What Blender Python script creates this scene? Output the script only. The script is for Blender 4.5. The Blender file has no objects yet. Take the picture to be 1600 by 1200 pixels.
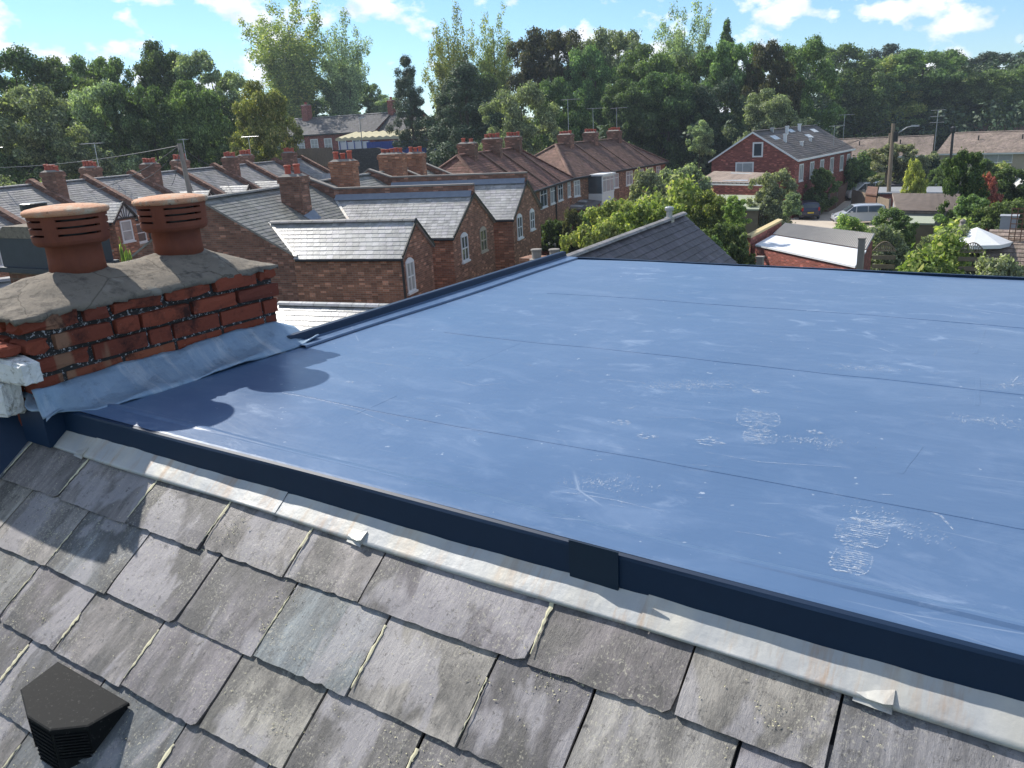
import bpy, math, random
import numpy as np
from mathutils import Vector, Matrix
PI = math.pi
sc = bpy.context.scene
COL = sc.collection

# ------------------------------------------------------------------ camera
R = np.array([[0.83740469, -0.12407887, 0.53231365],
              [0.544075, 0.28242083, -0.79007649],
              [-0.05230467, 0.95123231, 0.30400873]])
EYE = np.array([0.0, 0.0, 9.0])
FPX = 1251.0
cd = bpy.data.cameras.new('camera')
cam = bpy.data.objects.new('camera', cd)
COL.objects.link(cam)
m = Matrix([list(R[0]) + [0], list(R[1]) + [0], list(R[2]) + [0], [0, 0, 0, 1]])
m.translation = Vector(EYE)
cam.matrix_world = m
cd.sensor_width = 36.0
cd.lens = 36.0 * FPX / 1600.0
cd.clip_start = 0.05
cd.clip_end = 5000
sc.camera = cam

# ------------------------------------------------------------------ light
SUN = Vector((-0.77, 0.16, 0.65)).normalized()
world = bpy.data.worlds.new('World')
sc.world = world
world.use_nodes = True
wn, wl = world.node_tree.nodes, world.node_tree.links
wn.clear()
w_out = wn.new('ShaderNodeOutputWorld')
w_bg = wn.new('ShaderNodeBackground')
sky = wn.new('ShaderNodeTexSky')
sky.sky_type = 'NISHITA'
sky.sun_disc = False
sky.sun_elevation = math.asin(SUN.z)
sky.sun_rotation = math.atan2(SUN.x, SUN.y)
sky.air_density = 1.0
sky.dust_density = 0.0
sky.ozone_density = 1.5
w_bg.inputs['Strength'].default_value = 0.095
# clouds laid out on the sky by direction
tc = wn.new('ShaderNodeTexCoord')
sep = wn.new('ShaderNodeSeparateXYZ'); wl.new(tc.outputs['Generated'], sep.inputs[0])
def wmath(op, a, b=None, clamp=False):
    n = wn.new('ShaderNodeMath'); n.operation = op; n.use_clamp = clamp
    for i, v in enumerate((a, b)):
        if v is None: continue
        if isinstance(v, (int, float)): n.inputs[i].default_value = v
        else: wl.new(v, n.inputs[i])
    return n.outputs[0]
zz = wmath('ADD', sep.outputs[2], 0.14)
cx = wmath('DIVIDE', sep.outputs[0], zz)
cy = wmath('DIVIDE', sep.outputs[1], zz)
comb = wn.new('ShaderNodeCombineXYZ'); wl.new(sep.outputs[0], comb.inputs[0]); wl.new(sep.outputs[1], comb.inputs[1])
wl.new(wmath('MULTIPLY', sep.outputs[2], 1.7), comb.inputs[2])
cn = wn.new('ShaderNodeTexNoise'); wl.new(comb.outputs[0], cn.inputs['Vector'])
cn.inputs['Scale'].default_value = 13; cn.inputs['Detail'].default_value = 9; cn.inputs['Roughness'].default_value = 0.56
cr = wn.new('ShaderNodeValToRGB'); wl.new(cn.outputs['Fac'], cr.inputs[0])
cr.color_ramp.elements[0].position = 0.5055; cr.color_ramp.elements[0].color = (0, 0, 0, 1)
cr.color_ramp.elements[1].position = 0.585; cr.color_ramp.elements[1].color = (1, 1, 1, 1)
cn2 = wn.new('ShaderNodeTexNoise'); wl.new(comb.outputs[0], cn2.inputs['Vector'])
cn2.inputs['Scale'].default_value = 24; cn2.inputs['Detail'].default_value = 5
cr2 = wn.new('ShaderNodeValToRGB'); wl.new(cn2.outputs['Fac'], cr2.inputs[0])
cr2.color_ramp.elements[0].position = 0.3; cr2.color_ramp.elements[0].color = (5.6, 6.3, 7.4, 1)
cr2.color_ramp.elements[1].position = 0.62; cr2.color_ramp.elements[1].color = (8.4, 8.6, 8.9, 1)
tint = wn.new('ShaderNodeMixRGB'); tint.blend_type = 'MULTIPLY'; tint.inputs[0].default_value = 1; wl.new(sky.outputs[0], tint.inputs[1]); trp = wn.new('ShaderNodeValToRGB'); wl.new(sep.outputs[2], trp.inputs[0]); trp.color_ramp.elements[0].position = 0; trp.color_ramp.elements[0].color = (.60, .80, 1.05, 1); trp.color_ramp.elements[1].position = .25; trp.color_ramp.elements[1].color = (.70, .88, 1.02, 1); wl.new(trp.outputs[0], tint.inputs[2])
cmx = wn.new('ShaderNodeMixRGB'); wl.new(cr.outputs[0], cmx.inputs[0]); wl.new(tint.outputs[0], cmx.inputs[1]); wl.new(cr2.outputs[0], cmx.inputs[2])
wl.new(cmx.outputs[0], w_bg.inputs[0]); wl.new(w_bg.outputs[0], w_out.inputs[0])

sd = bpy.data.lights.new('sun', 'SUN')
sd.energy = 4.6; sd.angle = math.radians(0.53); sd.color = (1.0, 0.95, 0.87)
sun = bpy.data.objects.new('sun', sd); COL.objects.link(sun)
sun.rotation_euler = (-SUN).to_track_quat('-Z', 'Y').to_euler()
sun.location = (-30, 10, 60)
sc.view_settings.view_transform = 'Standard'
sc.view_settings.look = 'None'
sc.view_settings.exposure = 0.66
sc.view_settings.gamma = 1
sc.cycles.max_bounces = 6

# ------------------------------------------------------------------ survey helpers (pixel of the 1600x1200 photograph -> point)
def ray(x, y):
    d = R @ np.array([x - 800.0, -(y - 600.0), -FPX]); return d / np.linalg.norm(d)
def AZ(x, y, z):
    r = ray(x, y); return EYE + r * (z - 9.0) / r[2]
def AX(x, y, x0):
    r = ray(x, y); return EYE + r * x0 / r[0]
def AY(x, y, y0):
    r = ray(x, y); return EYE + r * y0 / r[1]
def AD(x, y, d):           # d = horizontal distance
    r = ray(x, y); return EYE + r * d / math.hypot(r[0], r[1])
TH = math.radians(16)
F0 = Matrix.Identity(4)
FR = Matrix.Rotation(TH, 4, 'Z')        # the older terrace streets run 16 degrees off ours
FRn = np.array(FR)[:3, :3]
def to_uv(p): return FRn.T @ np.asarray(p, float)

# ------------------------------------------------------------------ mesh builder
class MB:
    def __init__(s, T=None):
        s.v = []; s.f = []; s.T = T
    def add(s, pts, faces):
        b = len(s.v)
        if s.T is not None: pts = [tuple(s.T @ Vector(p)) for p in pts]
        s.v.extend([tuple(map(float, p)) for p in pts]); s.f.extend([tuple(b + i for i in f) for f in faces]); return s
    def quad(s, *p): return s.add(p, [tuple(range(len(p)))])
    def box(s, x0, y0, z0, x1, y1, z1, M=None):
        p = [(x, y, z) for z in (z0, z1) for x, y in ((x0, y0), (x1, y0), (x1, y1), (x0, y1))]
        if M is not None: p = [tuple(M @ Vector(q)) for q in p]
        return s.add(p, [(3, 2, 1, 0), (4, 5, 6, 7), (0, 1, 5, 4), (1, 2, 6, 5), (2, 3, 7, 6), (3, 0, 4, 7)])
    def prism(s, poly, a, b, axis='z', M=None):
        # polygon of 2D points swept from a to b along an axis (x: pts are (y,z); y: pts are (x,z))
        def mk(p, c):
            return {'z': (p[0], p[1], c), 'x': (c, p[0], p[1]), 'y': (p[0], c, p[1])}[axis]
        n = len(poly); P = [mk(p, a) for p in poly] + [mk(p, b) for p in poly]
        if M is not None: P = [tuple(M @ Vector(q)) for q in P]
        return s.add(P, [tuple(range(n))[::-1], tuple(range(n, 2 * n))] + [(i, (i + 1) % n, n + (i + 1) % n, n + i) for i in range(n)])
    def tube(s, pts, r, n=6, caps=True):
        pts = [Vector(p) for p in pts]
        rr = r if isinstance(r, (list, tuple)) else [r] * len(pts)
        rings = []; V = []
        for i, p in enumerate(pts):
            d = (pts[min(i + 1, len(pts) - 1)] - pts[max(i - 1, 0)]).normalized()
            a = d.orthogonal().normalized() if abs(d.z) < .95 else Vector((1, 0, 0)); a = (a - d * a.dot(d)).normalized()
            b = d.cross(a)
            if abs(d.z) < .95:
                b = Vector((0, 0, 1)); b = (b - d * b.dot(d)).normalized(); a = b.cross(d)
            for k in range(n):
                t = 2 * PI * k / n; V.append(p + (a * math.cos(t) + b * math.sin(t)) * rr[i])
        F = []
        for i in range(len(pts) - 1):
            for k in range(n):
                F.append((i * n + k, i * n + (k + 1) % n, (i + 1) * n + (k + 1) % n, (i + 1) * n + k))
        if caps: F += [tuple(range(n))[::-1], tuple((len(pts) - 1) * n + k for k in range(n))]
        return s.add(V, F)
    def lathe(s, prof, c, n=32, M=None):
        V = []; 
        for r, z in prof:
            for k in range(n):
                t = 2 * PI * k / n; V.append((c[0] + r * math.cos(t), c[1] + r * math.sin(t), c[2] + z))
        if M is not None: V = [tuple(M @ Vector(q)) for q in V]
        F = [(i * n + k, i * n + (k + 1) % n, (i + 1) * n + (k + 1) % n, (i + 1) * n + k) for i in range(len(prof) - 1) for k in range(n)]
        F += [tuple(range(n))[::-1], tuple((len(prof) - 1) * n + k for k in range(n))]
        return s.add(V, F)
    def build(s, name, mat, parent=None, smooth=False):
        off = Vector((0, 0, 0))
        if parent is not None:
            q = parent
            while q is not None: off += Vector(q.location); q = q.parent
        me = bpy.data.meshes.new(name)
        me.from_pydata([(p[0] - off.x, p[1] - off.y, p[2] - off.z) for p in s.v], [], s.f)
        me.update()
        uvl = me.uv_layers.new(name='UVMap')
        # metric UVs: along the wall / up the slope
        co = s.v; data = np.zeros(len(me.loops) * 2)
        for poly in me.polygons:
            n = poly.normal
            if abs(n.z) > .985: t = Vector((1, 0, 0)); b = Vector((0, 1, 0))
            else:
                t = Vector((-n.y, n.x, 0)).normalized(); b = n.cross(t)
            for li in poly.loop_indices:
                p = Vector(co[me.loops[li].vertex_index]); data[2 * li] = p.dot(t); data[2 * li + 1] = p.dot(b)
        uvl.data.foreach_set('uv', data)
        if smooth: me.polygons.foreach_set('use_smooth', [True] * len(me.polygons))
        if mat is not None: me.materials.append(mat)
        o = bpy.data.objects.new(name, me); COL.objects.link(o)
        if parent is not None: o.parent = parent
        return o

def thing(name, label, cat, loc=(0, 0, 0), group=None):
    o = bpy.data.objects.new(name, None); COL.objects.link(o)
    o.location = Vector([float(c) for c in loc]); o['label'] = label; o['category'] = cat; o.empty_display_size = .2
    if group: o['group'] = group
    return o
def tag(o, label, cat, group=None):
    o['label'] = label; o['category'] = cat
    if group: o['group'] = group
    return o
def struct(o, kind='structure'): o['kind'] = kind; return o
def copy_tree(o, loc=None, rz=None, sc_=None, parent=None):
    c = o.copy(); COL.objects.link(c); c.parent = parent
    if loc is not None: c.location = Vector([float(q) for q in loc])
    if rz is not None: c.rotation_euler.z = rz
    if sc_ is not None: c.scale = sc_
    for ch in [x for x in bpy.data.objects if x.parent == o]: copy_tree(ch, parent=c)
    return c

# ------------------------------------------------------------------ materials
class N:
    def __init__(s, name):
        s.m = bpy.data.materials.new(name); s.m.use_nodes = True
        s.t = s.m.node_tree; s.n = s.t.nodes; s.l = s.t.links
        s.b = s.n['Principled BSDF']
    def new(s, k, **kw):
        n = s.n.new(k)
        for a, v in kw.items(): setattr(n, a, v)
        return n
    def set(s, node, key, v):
        if hasattr(v, 'links') or isinstance(v, bpy.types.NodeSocket): s.l.new(v, node.inputs[key])
        else: node.inputs[key].default_value = v
    def coord(s, kind='Object'):
        return s.new('ShaderNodeTexCoord').outputs[kind]
    def map(s, vec, scale=(1, 1, 1), rot=(0, 0, 0), loc=(0, 0, 0)):
        n = s.new('ShaderNodeMapping'); s.l.new(vec, n.inputs[0]); n.inputs['Scale'].default_value = scale
        n.inputs['Rotation'].default_value = rot; n.inputs['Location'].default_value = loc; return n.outputs[0]
    def noise(s, vec, scale, detail=4, rough=.55, dist=0):
        n = s.new('ShaderNodeTexNoise'); s.l.new(vec, n.inputs['Vector'])
        n.inputs['Scale'].default_value = scale; n.inputs['Detail'].default_value = detail; n.inputs['Roughness'].default_value = rough
        n.inputs['Distortion'].default_value = dist; return n.outputs['Fac']
    def ramp(s, fac, stops):
        n = s.new('ShaderNodeValToRGB'); s.l.new(fac, n.inputs[0]); e = n.color_ramp.elements
        while len(e) < len(stops): e.new(.5)
        for i, (p, c) in enumerate(stops):
            e[i].position = p; e[i].color = (c, c, c, 1) if isinstance(c, (int, float)) else (*c, 1)
        return n.outputs[0]
    def mix(s, fac, a, b, mode='MIX'):
        n = s.new('ShaderNodeMixRGB', blend_type=mode)
        for i, v in enumerate((fac, a, b)):
            if isinstance(v, bpy.types.NodeSocket): s.l.new(v, n.inputs[i])
            elif isinstance(v, (int, float)): n.inputs[i].default_value = v if i == 0 else (v, v, v, 1)
            else: n.inputs[i].default_value = (*v, 1)
        return n.outputs[0]
    def math(s, op, a, b=0.0, clamp=False):
        n = s.new('ShaderNodeMath', operation=op); n.use_clamp = clamp
        for i, v in enumerate((a, b)):
            if isinstance(v, bpy.types.NodeSocket): s.l.new(v, n.inputs[i])
            else: n.inputs[i].default_value = v
        return n.outputs[0]
    def bump(s, h, strength=.3, dist=.01):
        n = s.new('ShaderNodeBump'); s.l.new(h, n.inputs['Height']); n.inputs['Strength'].default_value = strength; n.inputs['Distance'].default_value = dist
        s.l.new(n.outputs[0], s.b.inputs['Normal'])
    def out(s, col=None, rough=None, metal=0, spec=None):
        if col is not None:
            if isinstance(col, bpy.types.NodeSocket): s.l.new(col, s.b.inputs['Base Color'])
            else: s.b.inputs['Base Color'].default_value = (*col, 1)
        if rough is not None:
            if isinstance(rough, bpy.types.NodeSocket): s.l.new(rough, s.b.inputs['Roughness'])
            else: s.b.inputs['Roughness'].default_value = rough
        s.b.inputs['Metallic'].default_value = metal
        if spec is not None: s.b.inputs['Specular IOR Level'].default_value = spec
        return s.m

def m_simple(name, c, rough=.6, metal=0, var=.25, scale=4, bump=0, spec=None):
    k = N(name); v = k.coord()
    f = k.noise(v, scale, 6, .65)
    col = k.mix(f, tuple(x * (1 - var) for x in c), tuple(min(1, x * (1 + var)) for x in c))
    if bump: k.bump(k.noise(v, scale * 6, 4), bump, .01)
    return k.out(col, rough, metal, spec)

def m_brick(name, c1, c2, mortar, bw=.225, rh=.075, ms=.009, dirt=.35, spec=.3):
    k = N(name); uv = k.coord('UV')
    b = k.new('ShaderNodeTexBrick'); k.l.new(uv, b.inputs['Vector'])
    b.inputs['Scale'].default_value = 1; b.inputs['Brick Width'].default_value = bw; b.inputs['Row Height'].default_value = rh
    b.inputs['Mortar Size'].default_value = ms; b.inputs['Color1'].default_value = (*c1, 1); b.inputs['Color2'].default_value = (*c2, 1)
    b.inputs['Mortar'].default_value = (*mortar, 1); b.inputs['Mortar Smooth'].default_value = .3; b.inputs['Bias'].default_value = -.1
    v = k.coord()
    # odd pale and dark bricks
    mp = k.map(uv, (1 / bw, 1 / rh, 1)); 
    wnz = k.new('ShaderNodeTexWhiteNoise', noise_dimensions='2D'); fl = k.new('ShaderNodeVectorMath', operation='FLOOR'); k.l.new(mp, fl.inputs[0]); k.l.new(fl.outputs[0], wnz.inputs['Vector'])
    odd = k.ramp(wnz.outputs['Value'], [(0, .55), (.25, .85), (.85, 1.1), (.93, 1.9), (1, 2.3)])
    c = k.mix(.75, b.outputs['Color'], odd, 'MULTIPLY')
    d = k.ramp(k.noise(v, .9, 6, .7), [(.3, 1 - dirt), (.7, 1.12)])
    c = k.mix(1, c, d, 'MULTIPLY')
    k.bump(b.outputs['Fac'], .35, -.008)
    return k.out(c, .85, 0, spec)

def m_slates(name, c, var=.35, rough=.42, lichen=(.3, .3, .22), spec=.5, seed=0):
    k = N(name); g = k.new('ShaderNodeNewGeometry'); v = k.coord()
    r = g.outputs['Random Per Island']
    tint = k.ramp(r, [(0, tuple(x * (1 - var) for x in c)), (.5, c), (.8, (c[0] * 1.05, c[1] * 1.02, c[2] * 1.1)), (1, tuple(x * (1 + var) for x in c))])
    n1 = k.ramp(k.noise(v, .55, 6, .7), [(.3, .72), (.7, 1.25)])
    c2 = k.mix(1, tint, n1, 'MULTIPLY')
    c2 = k.mix(.8, c2, k.ramp(k.noise(k.map(k.coord('UV'), (1.6, .28, 1)), 1.4, 6, .7, .4), [(.34, .55), (.5, 1.0), (.68, 1.25)]), 'MULTIPLY')
    c3 = k.mix(k.ramp(k.noise(v, 9, 6, .75), [(.52, 0), (.7, .5)]), c2, lichen)
    k.bump(k.noise(v, 25, 4), .25, .01)
    return k.out(c3, rough, 0, spec)

M = {}
M['brick'] = m_brick('mid_brick', (.34, .15, .088), (.24, .108, .07), (.29, .225, .165))
M['brick_dark'] = m_brick('sooty_brick', (.27, .125, .082), (.18, .09, .065), (.21, .165, .13), dirt=.4)
M['brick_orange'] = m_brick('orange_brick', (.42, .17, .09), (.32, .13, .08), (.33, .25, .18))
M['brick_red'] = m_brick('machine_red_brick', (.30, .075, .055), (.24, .06, .05), (.25, .16, .13), dirt=.2)
M['slate'] = m_slates('weathered_slate', (.34, .335, .32), .22, .34)
M['slate_dark'] = m_slates('dark_slate', (.20, .195, .172), .22, .62)
M['slate_mid'] = m_slates('grey_slate', (.235, .225, .215), .2, .68)
M['slate_far'] = m_slates('far_slate', (.12, .115, .115), .2, .85, spec=.2)
M['slate_near'] = m_slates('purple_slate', (.085, .075, .085), .3, .6, lichen=(.14, .12, .12))
M['tile_brown'] = m_slates('brown_tile', (.17, .10, .075), .3, .8, lichen=(.2, .15, .1), spec=.2)
M['tile_red'] = m_slates('red_brown_tile', (.19, .095, .07), .35, .8, lichen=(.25, .2, .13), spec=.2)
M['tile_grey'] = m_slates('grey_concrete_tile', (.14, .125, .115), .2, .8, lichen=(.25, .23, .2), spec=.2)
M['tile_pale'] = m_slates('pale_brown_tile', (.24, .19, .155), .2, .85, lichen=(.4, .38, .33), spec=.2)
M['white'] = m_simple('white_paint', (.75, .75, .74), .45, var=.06)
M['black'] = m_simple('black_paint', (.012, .013, .015), .4, var=.2)
M['mortar'] = m_simple('grey_mortar', (.22, .20, .18), .95, var=.3, scale=8, bump=.3)
M['lead'] = m_simple('dull_lead', (.20, .23, .28), .5, 0.2, .3, 5)
M['stone'] = m_simple('stone_band', (.42, .36, .27), .9, var=.2)
M['terracotta'] = m_simple('terracotta', (.36, .10, .055), .7, var=.25, scale=6, bump=.2)
M['terracotta_far'] = m_simple('red_terracotta', (.40, .085, .05), .7, var=.3, scale=3)
M['galv'] = m_simple('galvanised_metal', (.42, .43, .44), .4, .7, .2, 20)
M['wood'] = m_simple('weathered_wood', (.20, .155, .11), .85, var=.35, scale=3)
M['wood_brown'] = m_simple('brown_fence_wood', (.17, .085, .05), .8, var=.35, scale=2)
M['wood_grey'] = m_simple('silvered_wood', (.24, .215, .19), .9, var=.3, scale=5, bump=.4)
M['concrete'] = m_simple('pale_concrete', (.46, .40, .33), .9, var=.2, scale=.6, bump=.2)
M['felt_grey'] = m_simple('grey_roof_felt', (.24, .25, .27), .7, var=.2, scale=1.5)
M['felt_white'] = m_simple('white_roof_sheet', (.72, .73, .76), .4, var=.07, scale=1.2)
M['felt_green'] = m_simple('green_grey_felt', (.30, .33, .25), .8, var=.15, scale=1.5)
M['blue'] = m_simple('blue_hoarding', (.01, .05, .30), .5, var=.15)
M['cream'] = m_simple('cream_sheet', (.62, .55, .34), .7, var=.2, scale=.8)
M['coping'] = m_simple('yellow_coping', (.52, .42, .22), .9, var=.2, scale=4)
M['asphalt'] = m_simple('asphalt', (.05, .05, .052), .9, var=.2, scale=.6)
M['steel_grey'] = m_simple('grey_plastic', (.3, .31, .33), .5, var=.1)
k = N('window_glass'); 
M['glass'] = k.out(k.mix(k.noise(k.coord(), .8, 3), (.02, .03, .04), (.10, .12, .14)), .06, 0, .8)
k = N('curtained_glass')
M['curtain'] = k.out(k.mix(k.noise(k.coord(), 3, 3), (.25, .27, .28), (.5, .51, .5)), .15, 0, .6)

# ------------------------------------------------------------------ generic builders
def clip_interval(poly, b):
    xs = []
    n = len(poly)
    for i in range(n):
        (a0, b0), (a1, b1) = poly[i], poly[(i + 1) % n]
        if (b0 - b) * (b1 - b) < 0: xs.append(a0 + (a1 - a0) * (b - b0) / (b1 - b0))
    return (min(xs), max(xs)) if len(xs) >= 2 else None

def roofplane(mb, pts, gauge=.2, w=.26, thick=.008, base=.05, seed=1, T=None, jit=.004):
    """solid slab plus courses of separate overlapping slates or tiles, clipped to the polygon"""
    rnd = random.Random(seed)
    P = [Vector(p) for p in pts]
    if T is not None: P = [T @ p for p in P]
    n = (P[1] - P[0]).cross(P[2] - P[0]).normalized()
    if n.z < 0: n = -n; P = P[::-1]
    t = Vector((-n.y, n.x, 0)).normalized(); b = n.cross(t)
    if b.z < 0: b = -b
    o = P[0]
    L = [((p - o).dot(t), (p - o).dot(b)) for p in P]
    q = len(P)
    mb.add([p for p in P] + [p - n * base for p in P],
           [tuple(range(q)), tuple(range(2 * q - 1, q - 1, -1))] + [(i, q + i, q + (i + 1) % q, (i + 1) % q) for i in range(q)])
    bmin = min(l[1] for l in L); bmax = max(l[1] for l in L)
    row = 0; bb = bmin
    while bb < bmax - .02:
        b1 = min(bb + gauge, bmax)
        iv = clip_interval(L, (bb + b1) / 2 + 1e-5)
        if iv:
            a = iv[0] - (w * .5 if row % 2 else 0); 
            while a < iv[1] - .01:
                a0 = max(a, iv[0]); a1 = min(a + w, iv[1])
                if a1 - a0 > .03:
                    j = rnd.uniform(-jit, jit); h = thick + rnd.uniform(0, jit); g = .004
                    lo = bb - .006 + j; hi = b1 + .01
                    def W(aa, bq, hh): return o + t * aa + b * bq + n * hh
                    pts_ = [W(a0 + g, lo, h + .006), W(a1 - g, lo + rnd.uniform(-jit, jit), h + .006 + rnd.uniform(-jit, jit) * .5), W(a1 - g, hi, .004), W(a0 + g, hi, .004),
                            W(a0 + g, lo, 0.0005), W(a1 - g, lo, 0.0005)]
                    mb.add(pts_, [(0, 1, 2, 3), (4, 5, 1, 0), (5, 2, 1), (4, 0, 3)])
                a += w
        bb += gauge; row += 1
    return n

def ridge(mb, p, q, T=None, r=.09, seg=.45):
    p, q = Vector(p), Vector(q)
    if T is not None: p, q = T @ p, T @ q
    L = (q - p).length; n = max(1, round(L / seg)); d = (q - p) / n
    dn = d.normalized(); s = dn.cross(Vector((0, 0, 1))).normalized(); u = s.cross(dn)
    for i in range(n):
        a = p + d * i + dn * .006; b = p + d * (i + 1) - dn * .006
        ring = []
        for c in (a, b):
            for ang in (-1.25, -.7, 0, .7, 1.25):
                ring.append(c + s * math.sin(ang) * r * 1.15 + u * (math.cos(ang) * r - r * .45))
        mb.add(ring, [(k, k + 1, k + 6, k + 5) for k in range(4)] + [(0, 1, 2, 3, 4), (9, 8, 7, 6, 5)])

def abox(mb, axis, c0, c1, a0, a1, z0, z1):
    if axis == 'u': mb.box(min(c0, c1), a0, z0, max(c0, c1), a1, z1)
    else: mb.box(a0, min(c0, c1), z0, a1, max(c0, c1), z1)

def window(parent, T, axis, c, a0, a1, z0, z1, out=1, bars=(0.5,), rows=(), frame=.06, mat='white', glass='glass', sill=True, label=None):
    f = MB(T); o = out
    abox(f, axis, c - o * .02, c + o * .045, a0, a0 + frame, z0, z1); abox(f, axis, c - o * .02, c + o * .045, a1 - frame, a1, z0, z1)
    abox(f, axis, c - o * .02, c + o * .042, a0 + frame, a1 - frame, z0, z0 + frame); abox(f, axis, c - o * .02, c + o * .042, a0 + frame, a1 - frame, z1 - frame, z1)
    for b in bars:
        m_ = a0 + (a1 - a0) * b; abox(f, axis, c, c + o * .038, m_ - .025, m_ + .025, z0 + frame, z1 - frame)
    for r in rows:
        m_ = z0 + (z1 - z0) * r; abox(f, axis, c, c + o * .034, a0 + frame, a1 - frame, m_ - .025, m_ + .025)
    w = f.build('window', M[mat], parent)
    if label: w['label'] = label
    g = MB(T); abox(g, axis, c - o * .01, c + o * .016, a0 + frame * .5, a1 - frame * .5, z0 + frame * .5, z1 - frame * .5)
    g.build('pane', M[glass], w)
    if sill:
        s_ = MB(T); abox(s_, axis, c - o * .02, c + o * .09, a0 - .06, a1 + .06, z0 - .075, z0 - .003); s_.build('sill', M['stone'] if mat != 'white' else M['white'], w)
    return w

def chimney(parent, T, u, v, z0, z1, wu, wv, pots=4, mat='brick_dark', along='u', pot_h=.35, pot_r=.11, label=None, band=True):
    c = MB(T); c.box(u - wu / 2, v - wv / 2, z0, u + wu / 2, v + wv / 2, z1 - .25)
    if band: c.box(u - wu / 2 - .05, v - wv / 2 - .05, z1 - .25, u + wu / 2 + .05, v + wv / 2 + .05, z1 - .08)
    else: c.box(u - wu / 2, v - wv / 2, z1 - .25, u + wu / 2, v + wv / 2, z1 - .08)
    c.box(u - wu / 2 - .02, v - wv / 2 - .02, z1 - .08, u + wu / 2 + .02, v + wv / 2 + .02, z1)
    st = c.build('chimney', M[mat], parent)
    if label: st['label'] = label
    fl = MB(T); e = .0
    fl.add([(u - wu / 2 + e, v - wv / 2 + e, z1 + .002), (u + wu / 2 - e, v - wv / 2 + e, z1 + .002), (u + wu / 2 - e, v + wv / 2 - e, z1 + .002), (u - wu / 2 + e, v + wv / 2 - e, z1 + .002),
            (u - wu / 2 + .15, v - wv / 2 + .15, z1 + .1), (u + wu / 2 - .15, v - wv / 2 + .15, z1 + .1), (u + wu / 2 - .15, v + wv / 2 - .15, z1 + .1), (u - wu / 2 + .15, v + wv / 2 - .15, z1 + .1)],
           [(0, 1, 5, 4), (1, 2, 6, 5), (2, 3, 7, 6), (3, 0, 4, 7), (4, 5, 6, 7)])
    fl.build('flaunching', M['mortar'], st)
    rnd = random.Random(int(u * 100 + v * 10))
    for i in range(pots):
        f = (i + .5) / pots - .5
        pu, pv = (u + f * (wu - .1), v) if along == 'u' else (u, v + f * (wv - .1))
        h = pot_h * rnd.uniform(.8, 1.15)
        p = MB(T); p.lathe([(pot_r, .03), (pot_r * .88, h * .5), (pot_r * .9, h * .8), (pot_r * 1.1, h * .84), (pot_r * 1.1, h * .97), (pot_r * .8, h), (pot_r * .7, h - .08)], (pu, pv, z1), 12)
        p.build('chimney_pot', M['terracotta_far'], st)
    return st

def aerial(parent, T, u, v, z0, h=1.6, rz=0.4, L=1.2, n=7):
    a = MB(T); a.tube([(u, v, z0), (u, v, z0 + h)], .025, 5)
    d = Vector((math.cos(rz), math.sin(rz), 0)); e = Vector((-d.y, d.x, 0)); c = Vector((u, v, z0 + h - .05))
    a.tube([c - d * L * .35, c + d * L * .65], .018, 4)
    for i in range(n):
        p = c + d * (L * (i / (n - 1) - .35)); l = .28 if i else .35
        a.tube([p - e * l, p + e * l], .012, 3)
    return a.build('aerial', M['galv'], parent)

# ================================================================== OUR OWN ROOF (foreground)
AL = math.radians(36.5); SA, CA = math.sin(AL), math.cos(AL)
def SP(x, s, h=0.0):      # front slope: x across, s down the slope from the kerb, h off it
    return (x, 1.33 - s * CA - h * SA, 8.05 - s * SA + h * CA)
ZR = 8.15
house = thing('terraced_house', 'our own terraced house in the foreground with blue-grey flat dormer roof and purple-grey slates', 'house', (0, 1.3, 0))
# walls and rear
w = MB(); w.box(-2.74, -2.2, 0, 3.4, 4.62, 5.2); w.box(-2.62, 1.5, 5.202, 3.35, 4.60, 8.04); w.build('wall', M['brick'], house)

# membrane
k = N('blue_grey_membrane'); v = k.coord()
fine = k.noise(v, 60, 5, .7); big = k.noise(v, 1.3, 5, .6); st1 = k.noise(k.map(v, (1, 2.2, 1), (0, 0, .2)), 2.6, 9, .74, .8)
col = k.mix(k.ramp(big, [(.3, 0), (.7, 1)]), (.058, .112, .212), (.072, .134, .246))
dust = k.ramp(st1, [(.50, 0), (.74, .24)])
blot = k.ramp(k.noise(k.map(v, (1, 1.8, 1)), 5.5, 8, .7, .6), [(.56, 0), (.70, .42)])
col = k.mix(dust, col, (.25, .33, .47)); col = k.mix(k.math('MULTIPLY', blot, k.ramp(big, [(.42, .1), (.6, 1)])), col, (.34, .42, .55))
wv_ = k.new('ShaderNodeTexVoronoi', feature='DISTANCE_TO_EDGE'); k.l.new(k.map(v, (.8, 2.6, 1), (0, 0, .2)), wv_.inputs['Vector']); wv_.inputs['Scale'].default_value = 1.7
scr = k.math('MULTIPLY', k.ramp(wv_.outputs['Distance'], [(.0, 1), (.006, 0)]), k.ramp(k.noise(v, 3.1, 3), [(.56, 0), (.66, .3)]))
col = k.mix(scr, col, (.5, .55, .62))
spk = k.ramp(k.noise(v, 38, 3, .5), [(.73, 0), (.76, .5)])
col = k.mix(spk, col, (.5, .54, .6))
k.bump(k.math('ADD', k.math('ADD', k.noise(v, 9, 3), k.math('MULTIPLY', k.noise(k.map(v, (.6, 2.4, 1), (0, 0, .5)), 2.2, 4, .6, 1.5), 2.0)), k.math('MULTIPLY', fine, .06)), .10, .014)
k.out(col, k.ramp(k.math('ADD', big, k.math('MULTIPLY', st1, .3)), [(.4, .27), (.9, .44)]), 0, .75)
M['membrane'] = k.m
k = N('shaded_navy_trim'); v = k.coord()
k.out(k.mix(k.noise(v, 30, 5, .8), (.004, .018, .048), (.007, .027, .066)), .5, 0, .3); M['trim'] = k.m  # shade on the trim faces is painted in: darker than the membrane
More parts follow.
